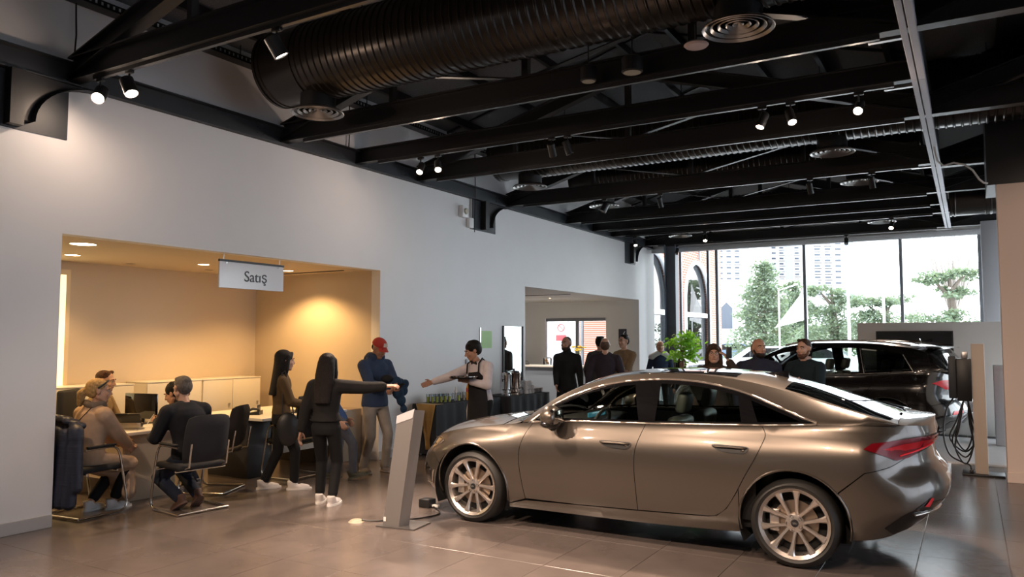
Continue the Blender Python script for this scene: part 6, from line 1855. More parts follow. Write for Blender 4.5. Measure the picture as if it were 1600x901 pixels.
dp = thing('desk_phone', 'black desk telephone on the second desk', 'phone', (-7.95, 6.95, 0.755), 0.6)
MB().prism([(-0.09, 0), (0.09, 0), (0.09, 0.05), (-0.09, 0.015)], -0.09, 0.09, 'y').build('base', M_BLACK, dp)
MB().tube([(-0.07, -0.06, 0.05), (0, -0.06, 0.075), (0.08, -0.06, 0.07)], 0.018, 8).build('handset', M_BLACK, dp)
MB().rbox(0.05, 0.06, -0.05, 0.09, 0.04, 0.12, 0.004).build('display', M_BLACK, dp)
lp = thing('laptop', 'dark open laptop on the second desk behind the woman in brown', 'laptop', (-7.78, 7.45, 0.755), math.radians(-70))
MB().rbox(-0.16, 0.16, -0.11, 0.11, 0, 0.016, 0.004).build('keyboard', M_BLACK, lp)
MB().rbox(-0.16, 0.16, -0.005, 0.005, 0, 0.21, 0.004).xf(Matrix.Translation((0, 0.11, 0.012)) @ Matrix.Rotation(-0.25, 4, 'X')).build('lid', M_BLACK, lp)

# hanging sign
sg = thing('hanging_sign', 'white acrylic sign reading Satış hanging in the office opening', 'sign', (-7.40, 6.40, 0))
M_ACRYL = mat('white_acrylic', (0.80, 0.80, 0.83), 0.12, trans=0.15)
MB().rbox(-0.008, 0.008, -0.485, 0.485, 2.31, 2.63, 0.003, 1).build('plate', M_ACRYL, sg)
MB().box(-0.014, 0.014, -0.485, 0.485, 2.615, 2.64).build('rail', M_DARKSTEEL, sg)
for y in (-0.42, 0.42):
    MB().cyl((0, y, 2.635), (0, y, 2.711), 0.004, n=8).build('wire', M_CHROME, sg)
    MB().cyl((0.008, y * 0.92, 2.60), (0.016, y * 0.92, 2.60), 0.010, n=12).build('clamp', M_CHROME, sg)
tm = text_mesh('Satış', 0.18, 0.002)
to = obj('lettering', tm, mat('dark_letter', (0.045, 0.05, 0.06), 0.5), sg)
to.location = (0.011, 0.045, 2.455)
to.rotation_euler = (math.radians(90), 0, math.radians(90))

# wall things
si = thing('wall_siren', 'white alarm sounder boxes on the wall under the dark column head', 'alarm', (WX, 10.72, 3.86))
MB().rbox(0, 0.09, -0.09, 0.09, -0.10, 0.10, 0.02).build('sounder', M_WHITE, si)
MB().lathe([(0.055, 0.09), (0.045, 0.12), (0.02, 0.125)], (0, 0.0, 0.0), 'x', 20).build('horn', mat('cream_plastic', (0.55, 0.52, 0.42), 0.5), si)
MB().rbox(0, 0.07, 0.14, 0.28, -0.25, -0.08, 0.012).build('junction_box', M_WHITE, si)
MB().cyl((0.02, 0.26, -0.1), (0.02, 0.26, 0.26), 0.012, n=8).build('conduit', M_WHITE, si)
gp = tag(MB().box(WX + 0.001, WX + 0.006, 11.33, 11.68, 1.56, 1.86).build('green_notice', mat('green_paper', (0.40, 0.60, 0.28), 0.7)), 'pale green paper notice on the white wall above the waiter', 'notice')
MB().box(WX + 0.001, WX + 0.012, 11.29, 11.325, 1.66, 1.92).build('edge_holder', M_ALU, gp)
th = tag(MB().rbox(WX, WX + 0.02, 10.85, 10.95, 1.26, 1.38, 0.005).build('thermostat', mat('grey_switch', (0.25, 0.25, 0.27), 0.4)), 'small grey thermostat on the wall left of the waiter', 'thermostat')
fr = thing('wall_mirror', 'tall narrow mirror with dark edges on the white wall by the coffee urns', 'mirror', (WX, 0, 0))
MB().box(0.002, 0.012, 12.08, 12.75, 0.84, 1.95).build('glass', mat('mirror_silver', (0.62, 0.68, 0.68), 0.03, 1.0), fr)
for y in (12.045, 12.75):
    MB().box(0.002, 0.03, y, y + 0.035, 0.80, 1.96).build('edge', M_DARKSTEEL, fr)

# ---- buffet tables
M_BLKCLOTH = mat('black_tablecloth', (0.012, 0.013, 0.017), 0.75, bump=(6, 0.25, (1, 8, 0.3)))
def clothed_table(x0, x1, y0, y1, h, label):
    t = thing('buffet_table', label + ' buffet table frame under a black cloth', 'table')
    MB().rbox(x0 + 0.03, x1 - 0.03, y0 + 0.03, y1 - 0.03, h - 0.04, h - 0.008, 0.004).build('table_top', M_WHITE, t)
    for x in (x0 + 0.08, x1 - 0.08):
        for y in (y0 + 0.1, y1 - 0.1):
            MB().cyl((x, y, 0), (x, y, h - 0.04), 0.015, n=8).build('leg', M_ALU, t)
    n = 0
    m = MB()
    per = []
    for a, b_ in (((x0, y0), (x1, y0)), ((x1, y0), (x1, y1)), ((x1, y1), (x0, y1)), ((x0, y1), (x0, y0))):
        L = math.hypot(b_[0] - a[0], b_[1] - a[1]); k = int(L / 0.03)
        for i in range(k):
            per.append((a[0] + (b_[0] - a[0]) * i / k, a[1] + (b_[1] - a[1]) * i / k, (b_[1] - a[1]) / L, -(b_[0] - a[0]) / L))
    rows = [(h, 0.0), (h - 0.01, 0.006), (h - 0.2, 0.010), (h - 0.45, 0.016), (0.03, 0.022)]
    vs_ = []
    for z, o in rows:
        for i, (x, y, nx, ny) in enumerate(per):
            w_ = o * (1 + 0.9 * math.sin(i * 0.75) + 0.5 * math.sin(i * 0.31 + 1))
            vs_.append((x + nx * w_, y + ny * w_, z))
    k = len(per)
    fs_ = [(r * k + i, r * k + (i + 1) % k, (r + 1) * k + (i + 1) % k, (r + 1) * k + i) for r in range(4) for i in range(k)]
    fs_.append(tuple(range(k)))
    m.add(vs_, fs_)
    c = m.build('tablecloth', M_BLKCLOTH, None, 40)
    tag(c, 'black cloth draped to the floor over the %s table' % label, 'tablecloth')
    return t
clothed_table(-7.215, -6.78, 9.30, 11.1, 0.755, 'drinks')
clothed_table(-7.215, -6.66, 11.22, 12.62, 0.755, 'coffee')
# gold runner hanging over the near corner
gm = MB()
vs_ = []
N, Mr = 10, 12
for i in range(N + 1):
    v = i / N
    for j in range(Mr + 1):
        u_ = j / Mr
        pinch = 1 - 0.75 * min(1, v * 1.3)
        x = -6.95 + (u_ - 0.5) * 0.36 * pinch + 0.05 * v
        z = 0.762 - 0.66 * v
        y = 9.262 - 0.012 * math.sin(u_ * 14) * min(1, 4 * v)
        vs_.append((x, y, z))
for j in range(Mr + 1):
    vs_.append((-6.95 + (j / Mr - 0.5) * 0.36, 9.46, 0.7585))
fs_ = [(i * (Mr + 1) + j, i * (Mr + 1) + j + 1, (i + 1) * (Mr + 1) + j + 1, (i + 1) * (Mr + 1) + j) for i in range(N) for j in range(Mr)]
K = (N + 1) * (Mr + 1)
fs_ += [(j, j + 1, K + j + 1, K + j) for j in range(Mr)]
gro = gm.add(vs_, fs_).build('gold_runner', mat('gold_satin', (0.46, 0.28, 0.09), 0.45, bump=(8, 0.4, (1, 8, 0.5))), None, 60)
tag(gro, 'gold satin runner knotted over the near end of the drinks table', 'cloth')
gro.modifiers.new('s', 'SOLIDIFY').thickness = 0.003
lf = MB()
for k in range(26):
    lf.ell((-7.02 + random.uniform(-0.05, 0.05), 9.215 + random.uniform(-0.03, 0.02), random.uniform(0.35, 0.62)), (0.025, 0.012, 0.035), 6, 4)
tag(lf.build('greenery_bunch', mat('dark_leaf', (0.03, 0.05, 0.02), 0.6)), 'small bunch of dark greenery tied to the gold runner', 'plant')
# drinks
M_JUICE = mat('green_juice', (0.62, 0.72, 0.08), 0.2)
gi = 0
def tumbler(x, y, label, fill=None, h=0.13, r=0.030):
    t = thing('drink_glass', label, 'glass', (x, y, 0.760), 0, 'glasses on the drinks table')
    MB().lathe([(r * 0.85, 0.0), (r, h), (r - 0.002, h), (r * 0.83, 0.006), (0.001, 0.006)], n=16, cap=False).build('tumbler', M_DRINK, t)
    if fill:
        MB().lathe([(r * 0.80, 0.007), (r * 0.80 + (r * 0.12) * 0.7, h * 0.68), (0.001, h * 0.68)], n=16, cap=False).build('drink', fill, t)
    return t
for row in range(2):
    for k in range(5):
        tumbler(-7.08 + 0.085 * row + 0.03 * k, 9.50 + 0.068 * k, 'tall glass of green juice in the double row on the drinks table', M_JUICE)
tumbler(-6.90, 9.93, 'empty tall glass right of the rows of green juice')
tumbler(-6.88, 10.03, 'single glass of green juice beside the empty glass', M_JUICE)
tumbler(-6.87, 10.15, 'glass of pale drink beside the orange bottle', mat('pale_drink', (0.55, 0.42, 0.33), 0.3))
def bottle(x, y, label, col, capcol, band=None, h=0.30, r=0.042):
    t = thing('drink_bottle', label, 'bottle', (x, y, 0.757))
    MB().lathe([(0.001, 0), (r * 0.9, 0.0), (r, 0.02), (r, h * 0.62), (r * 0.6, h * 0.8), (0.014, h * 0.92), (0.014, h * 0.97)], n=20, cap=False).build('flask', mat(label[:14], col, 0.12, coat=0.6), t)
    MB().lathe([(0.016, h * 0.95), (0.016, h), (0.001, h)], n=14, cap=False).build('bottle_cap', mat('cap_' + capcol[0], capcol[1], 0.4), t)
    if band:
        MB().lathe([(r + 0.001, h * 0.42), (r + 0.001, h * 0.62)], n=20, cap=False).build('label_band', mat('band_' + band[0], band[1], 0.5), t)
bottle(-6.88, 10.30, 'orange soda bottle with red label on the drinks table', (0.75, 0.32, 0.02), ('orange', (0.6, 0.2, 0.02)), ('redorange', (0.55, 0.05, 0.02)))
bottle(-6.90, 10.42, 'dark cola bottle with red label on the drinks table', (0.05, 0.02, 0.015), ('red', (0.5, 0.02, 0.02)), ('red', (0.55, 0.02, 0.025)))
bottle(-7.02, 10.15, 'small clear bottle with white cap among the glasses', (0.55, 0.52, 0.50), ('white', (0.8, 0.8, 0.8)), None, 0.21, 0.03)
cr = thing('glass_rack', 'wire rack of clean glasses behind the waiter on the drinks table', 'rack', (-6.97, 10.75, 0.757))
for z in (0.0, 0.1, 0.2):
    MB().tube([(-0.14, -0.12, z), (0.14, -0.12, z), (0.14, 0.12, z), (-0.14, 0.12, z)], 0.004, 6, True).build('rail', M_CHROME, cr)
for x in (-0.14, 0.14):
    for y in (-0.12, 0.12):
        MB().cyl((x, y, 0), (x, y, 0.26), 0.004, n=6).build('post', M_CHROME, cr)
for i in range(3):
    for j in range(3):
        MB().lathe([(0.03, 0), (0.033, 0.12), (0.031, 0.12), (0.028, 0.005)], (-0.09 + 0.09 * i, -0.075 + 0.075 * j, 0.005), 'z', 14, False).build('tumbler', M_DRINK, cr)
# coffee urns, cups, plates
M_STEEL = mat('polished_steel', (0.55, 0.54, 0.53), 0.18, 1.0)
def urn(x, y, h, r, label, copper=False):
    t = thing('coffee_urn', label, 'urn', (x, y, 0.757))
    MB().lathe([(0.001, 0), (r * 1.05, 0), (r * 1.05, 0.03), (r * 0.8, 0.05), (r * 0.8, 0.09), (r, 0.11), (r, h * 0.86), (r * 1.02, h * 0.87), (r * 1.02, h * 0.89)], n=28, cap=False).build('tank', M_STEEL if not copper else mat('brown_steel', (0.30, 0.22, 0.18), 0.2, 1.0), t)
    MB().lathe([(r * 1.01, h * 0.89), (r * 0.9, h * 0.96), (0.03, h), (0.001, h)], n=28, cap=False).build('lid', M_STEEL, t)
    MB().lathe([(0.018, h), (0.018, h + 0.03), (0.001, h + 0.03)], n=12, cap=False).build('lid_knob', M_BLACK, t)
    for s in (-1, 1):
        MB().tube([(0, s * r, h * 0.7), (0, s * (r + 0.045), h * 0.7), (0, s * (r + 0.045), h * 0.6)], 0.009, 8).build('handle', M_BLACK, t)
    MB().tube([(r, 0, 0.13), (r + 0.06, 0, 0.13), (r + 0.06, 0, 0.09)], 0.011, 8).build('tap', M_BLACK, t)
urn(-6.85, 11.42, 0.40, 0.085, 'slim polished steel coffee urn next to the waiter')
urn(-6.88, 11.72, 0.42, 0.115, 'wide brown-toned steel coffee urn on the coffee table', True)
M_CUP = mat('grey_white_cup', (0.55, 0.55, 0.57), 0.25)
for i in range(3):
    for j in range(2):
        for z in range(3 - (1 if i == 2 else 0)):
            t = thing('coffee_cup', 'upturned pale cup in the piled cups beside the urns', 'cup', (-6.90 + 0.115 * j, 12.0 + 0.095 * i, 0.757 + 0.078 * z), 0, 'piled cups on the coffee table')
            MB().lathe([(0.042, 0.0), (0.040, 0.03), (0.028, 0.068), (0.001, 0.07)], n=18, cap=False).build('bowl', M_CUP, t)
            MB().tube([(0.036, 0, 0.05), (0.062, 0, 0.045), (0.060, 0, 0.02), (0.038, 0, 0.018)], 0.005, 6).build('handle', M_CUP, t)
for i, (x, y) in enumerate(((-6.80, 12.36), (-6.82, 12.53))):
    for z in range(5):
        t = thing('saucer', 'pale saucer in the %s stack at the end of the coffee table' % ('first', 'last')[i], 'saucer', (x, y, 0.757 + 0.0155 * z), 0, 'stacked saucers')
        MB().lathe([(0.001, 0), (0.04, 0), (0.075, 0.013), (0.077, 0.015), (0.04, 0.006), (0.001, 0.006)], n=24, cap=False).build('dish', M_CUP, t)

# ---- bar counter in the second opening
bc = thing('bar_counter', 'bar counter with blue-grey front and pale top in the second opening', 'counter')
MB().box(-11.1, -7.5, 17.6, 17.68, 0, 1.0).build('front_panel', mat('blue_grey_panel', (0.22, 0.26, 0.33), 0.5, bump=(5, 0.05, (8, 1, 1))), bc)
MB().rbox(-11.1, -7.42, 17.52, 18.2, 1.0, 1.05, 0.008).build('worktop', mat('pale_worktop', (0.66, 0.64, 0.62), 0.3), bc)
MB().box(-7.55, -7.5, 17.68, 18.15, 0, 1.0).build('end_panel', MATS['blue_grey_panel'], bc)
bk = thing('wire_hoop', 'thin black hoop handle standing on the bar counter', 'basket', (-10.05, 17.75, 1.05))
MB().tube([(0.09 * math.cos(t), 0, 0.10 * math.sin(t)) for t in [PI * k / 14 for k in range(15)]], 0.006, 6).build('hoop', M_BLACK, bk)
MB().lathe([(0.001, 0), (0.085, 0), (0.09, 0.02)], n=20, cap=False).build('base', M_BLACK, bk)
jr = thing('pastry_jar', 'glass jar of pastries behind the bar', 'jar', (-9.55, 18.0, 1.05))
MB().lathe([(0.11, 0), (0.115, 0.16), (0.09, 0.19)], n=20, cap=False).build('jar_wall', M_DRINK, jr)
for k in range(7):
    MB().ell((random.uniform(-0.05, 0.05), random.uniform(-0.05, 0.05), 0.03 + 0.018 * k), (0.035, 0.03, 0.02)).build('pastry', mat('pastry', (0.50, 0.28, 0.14), 0.7), jr)
fv = thing('flower_vase', 'vase of yellow flowers on the bar behind the men', 'flowers', (-8.62, 17.9, 1.05))
MB().lathe([(0.001, 0), (0.05, 0), (0.06, 0.12), (0.04, 0.22), (0.05, 0.25)], n=20, cap=False).build('vase', M_WHITE, fv)
for k in range(9):
    a = k * 2.4; rr = 0.05 + 0.014 * k
    x, y, z = rr * math.cos(a), rr * math.sin(a), 0.42 + 0.05 * math.cos(k * 1.7)
    st = MB().tube([(0, 0, 0.2), (x * 0.6, y * 0.6, 0.34), (x, y, z)], 0.004, 5).build('stem', mat('stem_green', (0.12, 0.25, 0.05), 0.6), fv)
    fl = MB()
    for q in range(7):
        b_ = 2 * PI * q / 7
        fl.ell((x + 0.032 * math.cos(b_), y + 0.032 * math.sin(b_), z + 0.01), (0.028, 0.028, 0.02), 6, 4)
    fl.build('bloom', mat('yellow_petal', (0.85, 0.60, 0.05), 0.6), st)
po = tag(MB().box(-11.03, -10.60, 20.985, 20.995, 1.62, 2.28).build('warning_poster', M_PAPER), 'white and red warning poster behind the bar window', 'poster')
po.location = (0.15, 0, 0)
for z0, z1, m in ((1.66, 1.84, mat('poster_red', (0.55, 0.04, 0.05), 0.6)),):
    MB().box(-10.99, -10.64, 20.98, 20.986, z0, z1).build('red_band', m, po)
MB().tube([(-10.815 + 0.11 * math.cos(t), 20.98, 2.06 + 0.11 * math.sin(t)) for t in [2 * PI * k / 24 for k in range(24)]], 0.014, 6, True).build('prohibition_ring', MATS['poster_red'], po)
MB().tube([(-10.89, 20.98, 2.13), (-10.74, 20.98, 1.99)], 0.012, 6).build('prohibition_bar', MATS['poster_red'], po)
wc = tag(MB().box(-7.88, -7.66, 18.80, 18.818, 1.72, 1.98).build('room_sign', mat('dark_sign_plate', (0.05, 0.05, 0.07), 0.4)), 'dark square pictogram sign on the bar end wall', 'sign')
MB().tube([(-7.82, 18.797, 1.78), (-7.74, 18.797, 1.78), (-7.74, 18.797, 1.86), (-7.70, 18.797, 1.92)], 0.008, 6).build('pictogram', M_WHITE, wc)

# ---- potted trees
def potted_tree(loc, label, crown_z, cr_, seed, n=420):
    rnd = random.Random(seed)
    t = thing('potted_tree', label, 'plant', loc)
    MB().lathe([(0.001, 0), (0.16, 0), (0.20, 0.38), (0.185, 0.38), (0.17, 0.34), (0.001, 0.34)], n=24, cap=False).build('pot', mat('white_pot', (0.6, 0.6, 0.6), 0.4), t)
    MB().tube([(0, 0, 0.34), (0.015, 0, 0.8), (-0.01, 0.01, crown_z - 0.1), (0, 0, crown_z + 0.05)], [0.018, 0.015, 0.013, 0.008], 8).build('trunk', mat('grey_bark', (0.16, 0.11, 0.07), 0.8), t)
    br = MB(); lv = MB()
    for k in range(26):
        a = rnd.uniform(0, 2 * PI); el_ = rnd.uniform(-0.9, 1.3); R_ = cr_ * rnd.uniform(0.65, 1.0)
        e_ = Vector((math.cos(a) * math.cos(el_) * R_, math.sin(a) * math.cos(el_) * R_, crown_z + math.sin(el_) * R_ * 0.95))
        br.tube([(0, 0, crown_z - 0.15 + 0.1 * rnd.random()), tuple(e_ * 0.5 + Vector((0, 0, crown_z * 0.5 + 0.03))), tuple(e_)], [0.007, 0.005, 0.003], 5)
        for q in range(n // 26):
            c = e_ + Vector((rnd.gauss(0, 0.075), rnd.gauss(0, 0.075), rnd.gauss(0, 0.06)))
            R3 = Euler((rnd.uniform(-1.2, 1.2), rnd.uniform(-1.2, 1.2), rnd.uniform(0, 6.3))).to_matrix()
            l_, w_ = rnd.uniform(0.045, 0.075), rnd.uniform(0.016, 0.024)
            P_ = [c + R3 @ Vector(p) for p in ((0, -l_, 0), (w_, -l_ * 0.2, 0.006), (w_ * 0.7, l_ * 0.5, 0.004), (0, l_, -0.006), (-w_ * 0.7, l_ * 0.5, 0.004), (-w_, -l_ * 0.2, 0.006))]
            lv.add(P_, [(0, 1, 5), (1, 2, 4, 5), (2, 3, 4)])
    br.build('branches', MATS['grey_bark'], t)
    lm = leafmat('bright_leaf', (0.16, 0.38, 0.04))
    me = bpy.data.meshes.new('foliage'); me.from_pydata(lv.v, [], lv.f); me.polygons.foreach_set('use_smooth', [True] * len(me.polygons))
    tag(obj('foliage', me, lm, t), kind='stuff')
potted_tree((-4.96, 15.12, 0), 'slim potted tree with a bright green round crown near the windows', 1.52, 0.33, 3, 560)
potted_tree((-3.75, 17.2, 0.0), 'low leafy potted plant seen through the window of the dark car', 1.1, 0.3, 5, 360)

# ---- information stand by the sedan nose
ss = thing('info_stand', 'leaning silver information pylon on a flat base beside the sedan', 'stand', (-4.58, 5.78, 0), math.radians(8))
MB().box(-0.20, 0.20, -0.16, 0.16, 0.0, 0.012).build('base_plate', mat('grey_base', (0.16, 0.15, 0.145), 0.35, 0.6), ss)
M_PYLON = mat('silver_pylon', (0.24, 0.225, 0.215), 0.4, 0.4, bump=(3, 0.03, (1, 1, 20)))
pv = [(-0.15, -0.12, 0.012), (0.02, -0.12, 0.012), (0.07, -0.02, 0.012), (-0.10, 0.0, 0.012)]
tv = [(-0.005, -0.12, 1.0), (0.175, -0.12, 1.075), (0.215, 0.0, 1.06), (0.03, 0.01, 1.02)]
MB().add(pv + tv, [(0, 1, 2, 3), (7, 6, 5, 4), (0, 4, 5, 1), (1, 5, 6, 2), (2, 6, 7, 3), (3, 7, 4, 0)]).build('pylon', M_PYLON, ss, None)
MB().add([(-0.018, -0.123, 0.94), (0.155, -0.123, 1.0), (0.178, -0.125, 1.085), (-0.008, -0.125, 1.015)], [(0, 1, 2, 3)]).build('head_panel', mat('white_panel', (0.5, 0.5, 0.52), 0.3), ss, None)
MB().box(-0.14, -0.115, -0.124, -0.121, 0.05, 0.09).build('sticker', M_WHITE, ss)
fsck = thing('floor_socket', 'round cream cable outlet on the floor left of the pylon', 'socket', (-5.05, 5.66, 0))
MB().lathe([(0.001, 0.02), (0.05, 0.02), (0.075, 0.0)], n=24, cap=False).build('cover', mat('cream_cover', (0.38, 0.33, 0.24), 0.5), fsck)
cb = tag(MB().tube(smoothpoly([(-5.0, 5.68, 0.02), (-4.9, 5.74, 0.008), (-4.72, 5.92, 0.008), (-4.6, 6.05, 0.008), (-4.55, 6.3, 0.008), (-4.75, 6.48, 0.02)], 6), 0.007, 6).build('floor_cable', M_BLACK), 'thin black cable on the floor from the outlet to the sedan nose', 'cable')
bx = thing('cable_box', 'small black box with plug under the sedan nose', 'box', (-4.86, 6.52, 0))
MB().rbox(-0.07, 0.07, -0.06, 0.06, 0, 0.085, 0.012).build('housing', M_BLACK, bx)
MB().rbox(0.07, 0.15, -0.02, 0.02, 0.01, 0.035, 0.006).build('plug', M_WHITE, bx)

# ---- charging station and display wall
ch = thing('charging_station', 'beige charging pillar with black wall box and looped cables', 'charger', (0.06, 11.62, 0))
MB().rbox(-0.20, 0.26, -0.17, 0.17, 0, 0.025, 0.004).build('base_plate', M_BLACK, ch)
MB().rbox(-0.06, 0.085, -0.10, 0.10, 0.025, 1.66, 0.006).build('pillar', mat('beige_pillar', (0.58, 0.50, 0.43), 0.45), ch)
wbx = MB().rbox(-0.23, -0.062, -0.15, 0.05, 0.93, 1.47, 0.012).build('wall_box', M_BLACK, ch)
MB().rbox(-0.32, -0.23, -0.13, 0.03, 0.96, 1.50, 0.012).build('front_cover', M_DARKSTEEL, ch)
MB().rbox(-0.17, -0.10, -0.05, 0.0, 1.47, 1.56, 0.01).build('holder', M_ALU, ch)
for k, (w_, dz, y) in enumerate(((0.11, 0.80, -0.11), (0.14, 0.72, -0.07), (0.10, 0.64, -0.03), (0.17, 0.66, 0.0))):
    c0 = -0.16
    pts = smoothpoly([(c0, y, 0.94), (c0 - w_ * 0.5, y - 0.02, 0.94 - dz * 0.4), (c0 - w_, y - 0.03, 0.94 - dz * 0.75), (c0, y - 0.02, 0.94 - dz), (c0 + w_ * 0.8, y, 0.94 - dz * 0.7), (c0 + w_ * 0.5, y + 0.01, 0.94 - dz * 0.35), (c0 + 0.05, y, 0.93)], 6)
    MB().tube(pts, 0.010, 7).build('cable_loop', M_BLACK, ch)
MB().tube(smoothpoly([(-0.27, -0.05, 0.97), (-0.36, -0.06, 0.8), (-0.40, -0.08, 0.5), (-0.34, -0.10, 0.25), (-0.2, -0.12, 0.16), (-0.12, -0.12, 0.13), (-0.10, -0.12, 0.06)], 6), 0.010, 7).build('hanging_cable', M_BLACK, ch)
MB().rbox(-0.125, -0.075, -0.145, -0.095, 0.0255, 0.075, 0.01).build('plug', M_BLACK, ch)
dw = thing('display_wall', 'low white presentation wall carrying a large black screen', 'partition', (0, 15.9, 0.03))
MB().rbox(-1.83, 0.48, 0.0, 0.18, 0, 1.99, 0.004).build('panel', mat('warm_white_panel', (0.62, 0.59, 0.56), 0.5), dw)
ts = tag(thing('wall_screen', 'large black television screen on the white presentation wall', 'screen', (0, 15.9, 0)))
MB().rbox(-1.51, -0.26, -0.05, -0.002, 1.12, 1.865, 0.006).build('bezel', M_BLACK, ts)
MB().box(-1.49, -0.28, -0.053, -0.05, 1.14, 1.845).build('glass', M_GLOSSBLK, ts)
wp = tag(MB().rbox(0.30, 0.68, 14.6, 14.9, 0.03, 1.3, 0.01).build('white_pedestal', M_DRYGREY), 'plain pale grey pedestal behind the charging pillar', 'pedestal')
# ================================================================ outside the windows
M_ASPH = mat('pale_forecourt', (0.55, 0.55, 0.56), 0.8, noise=(0.6, 0.08))
struct('ground', MB().box(-250, 120, YB + 0.2, 600, -0.5, -0.06).box(RX + 0.2, 60, -40, YB + 0.2, -0.5, -0.06), M_ASPH)
# brick wing with arched windows
def brickmat():
    m = bpy.data.materials.new('red_brick'); m.use_nodes = True
    nt = m.node_tree; b = nt.nodes['Principled BSDF']
    t = nt.nodes.new('ShaderNodeTexBrick'); tc = nt.nodes.new('ShaderNodeTexCoord'); mp = nt.nodes.new('ShaderNodeMapping')
    mp.inputs['Rotation'].default_value = (PI / 2, 0, PI / 2)
    t.inputs['Color1'].default_value = (0.30, 0.105, 0.065, 1); t.inputs['Color2'].default_value = (0.25, 0.085, 0.05, 1); t.inputs['Mortar'].default_value = (0.45, 0.40, 0.36, 1)
    t.inputs['Scale'].default_value = 1.0; t.inputs['Brick Width'].default_value = 0.24; t.inputs['Row Height'].default_value = 0.08; t.inputs['Mortar Size'].default_value = 0.008
    sep = nt.nodes.new('ShaderNodeSeparateXYZ'); cmb = nt.nodes.new('ShaderNodeCombineXYZ')
    nt.links.new(tc.outputs['Object'], sep.inputs[0])
    nt.links.new(sep.outputs[1], cmb.inputs[0]); nt.links.new(sep.outputs[2], cmb.inputs[1])
    nt.links.new(cmb.outputs[0], t.inputs['Vector'])
    nt.links.new(t.outputs['Color'], b.inputs['Base Color']); b.inputs['Roughness'].default_value = 0.85
    return m
M_BRICK = brickmat()
bw = thing('brick_wing', 'red brick building wing with two tall arched windows outside', 'building', (0, 0, 0))
BXo = -7.62
arches = [(19.35, 22.05), (23.4, 26.1)]
z0, spring, ztop = 0.0, 2.9, 4.25
def archpts(y0, y1, n=20, e=0.0):
    c = (y0 + y1) / 2; rx, rz = (y1 - y0) / 2 + e, ztop - spring + e
    return [(c - rx * math.cos(PI * k / n), spring + rz * math.sin(PI * k / n)) for k in range(n + 1)]
m = MB()
HB = 6.5
for y0, y1 in [(20.1 - 1.0, arches[0][0]), (arches[0][1], arches[1][0]), (arches[1][1], 27.6)]:
    m.box(BXo - 0.3, BXo, y0, y1, -0.06, HB)
for y0, y1 in arches:
    a = archpts(y0, y1)
    for k in range(len(a) - 1):
        m.prism([(a[k][0], a[k][1]), (a[k + 1][0], a[k + 1][1]), (a[k + 1][0], HB), (a[k][0], HB)], BXo - 0.3, BXo, 'x')
m.build('wall', M_BRICK, bw, None)
MB().box(BXo - 9, BXo - 0.3, 27.2, 27.6, 0, HB).build('end_wall', M_BRICK, bw, None)
M_WFR = mat('white_arch_frame', (0.75, 0.76, 0.78), 0.5)
M_DKROOM = mat('dim_interior', (0.16, 0.18, 0.21), 0.9)
for y0, y1 in arches:
    a = archpts(y0, y1, 24, -0.05)
    w_ = MB().tube([(BXo + 0.02, y0 + 0.05, -0.05)] + [(BXo + 0.02, p[0], p[1]) for p in a] + [(BXo + 0.02, y1 - 0.05, -0.05)], 0.07, 8).build('arch_window', M_WFR, bw)
    MB().box(BXo - 0.02, BXo + 0.05, y0, y1, 2.42, 2.56).build('transom', M_WFR, w_)
    MB().box(BXo - 0.02, BXo + 0.05, y0, y1, 0.9, 1.0).build('transom', M_WFR, w_)
    MB().prism([(y0, -0.05)] + archpts(y0, y1) + [(y1, -0.05)], BXo - 0.1, BXo - 0.09, 'x').build('pane', glass('arch_glass', (0.55, 0.6, 0.65)), w_)
MB().cyl((BXo + 0.06, 24.9, 4.3), (BXo + 0.06, 24.9, 6.2), 0.03).build('rain_pipe', M_FRAME, bw)

# towers
M_TOWER = mat('white_tower_render', (0.46, 0.46, 0.47), 0.8)
M_TWIN = mat('tower_window', (0.035, 0.045, 0.065), 0.2)
M_TGLASS = mat('tower_glass_strip', (0.22, 0.28, 0.34), 0.2)
def pt(px, dist):
    u = (px - 800) / 1210.3
    return Vector((-0.5074 + 0.8611 * u, 0.8593 + 0.5084 * u, 0)) * dist
def tower(px0, px1, dist, h, cols, rows, zlo, zhi, label, strip=None):
    a, b_ = pt(px0, dist), pt(px1, dist)
    d = (b_ - a); L = d.length; d.normalize()
    rot = math.atan2(d.y, d.x)
    t = thing('apartment_tower', label, 'building', (a.x, a.y, -0.06), rot, 'far apartment towers')
    MB().box(0, L, 0, 16, 0, h).build('block', M_TOWER, t)
    wm = MB().box(-0.5, 0.5, -0.12, 0.02, -0.5, 0.5).mesh('window'); wm.materials.append(M_TWIN)
    sm = MB().box(-0.62, 0.62, -0.9, 0.0, -0.68, -0.5).box(-0.62, 0.62, -0.9, -0.82, -0.68, -0.12).mesh('balcony'); sm.materials.append(M_TOWER)
    sw, sh_ = L / cols, (zhi - zlo) / rows
    for i in range(cols):
        for j in range(rows):
            if strip and i in strip: continue
            o = obj('window', wm, None, t, (sw * (i + 0.5), 0, zlo + sh_ * (j + 0.5)))
            o.scale = (sw * 0.55, 1, sh_ * 0.55)
            o2 = obj('balcony', sm, None, t, (sw * (i + 0.5), 0, zlo + sh_ * (j + 0.5)))
            o2.scale = (sw * 0.62, 1, sh_ * 0.6)
    if strip:
        for i in strip:
            MB().box(sw * i, sw * (i + 1), -0.15, 0.1, zlo, h).build('glass_strip', M_TGLASS, t)
tower(1120, 1172, 430, 90, 4, 13, 24, 64, 'white apartment tower behind the conifer, left of the other one', (3,))
tower(1204, 1264, 470, 95, 5, 13, 26, 68, 'white apartment tower in the middle behind the trees', (2,))
tower(1270, 1335, 420, 90, 4, 13, 24, 64, 'white apartment tower right of the window mullion', (3,))
lb = thing('low_building', 'low pale building beyond the road', 'building', tuple(pt(1100, 95)), math.radians(30.56))
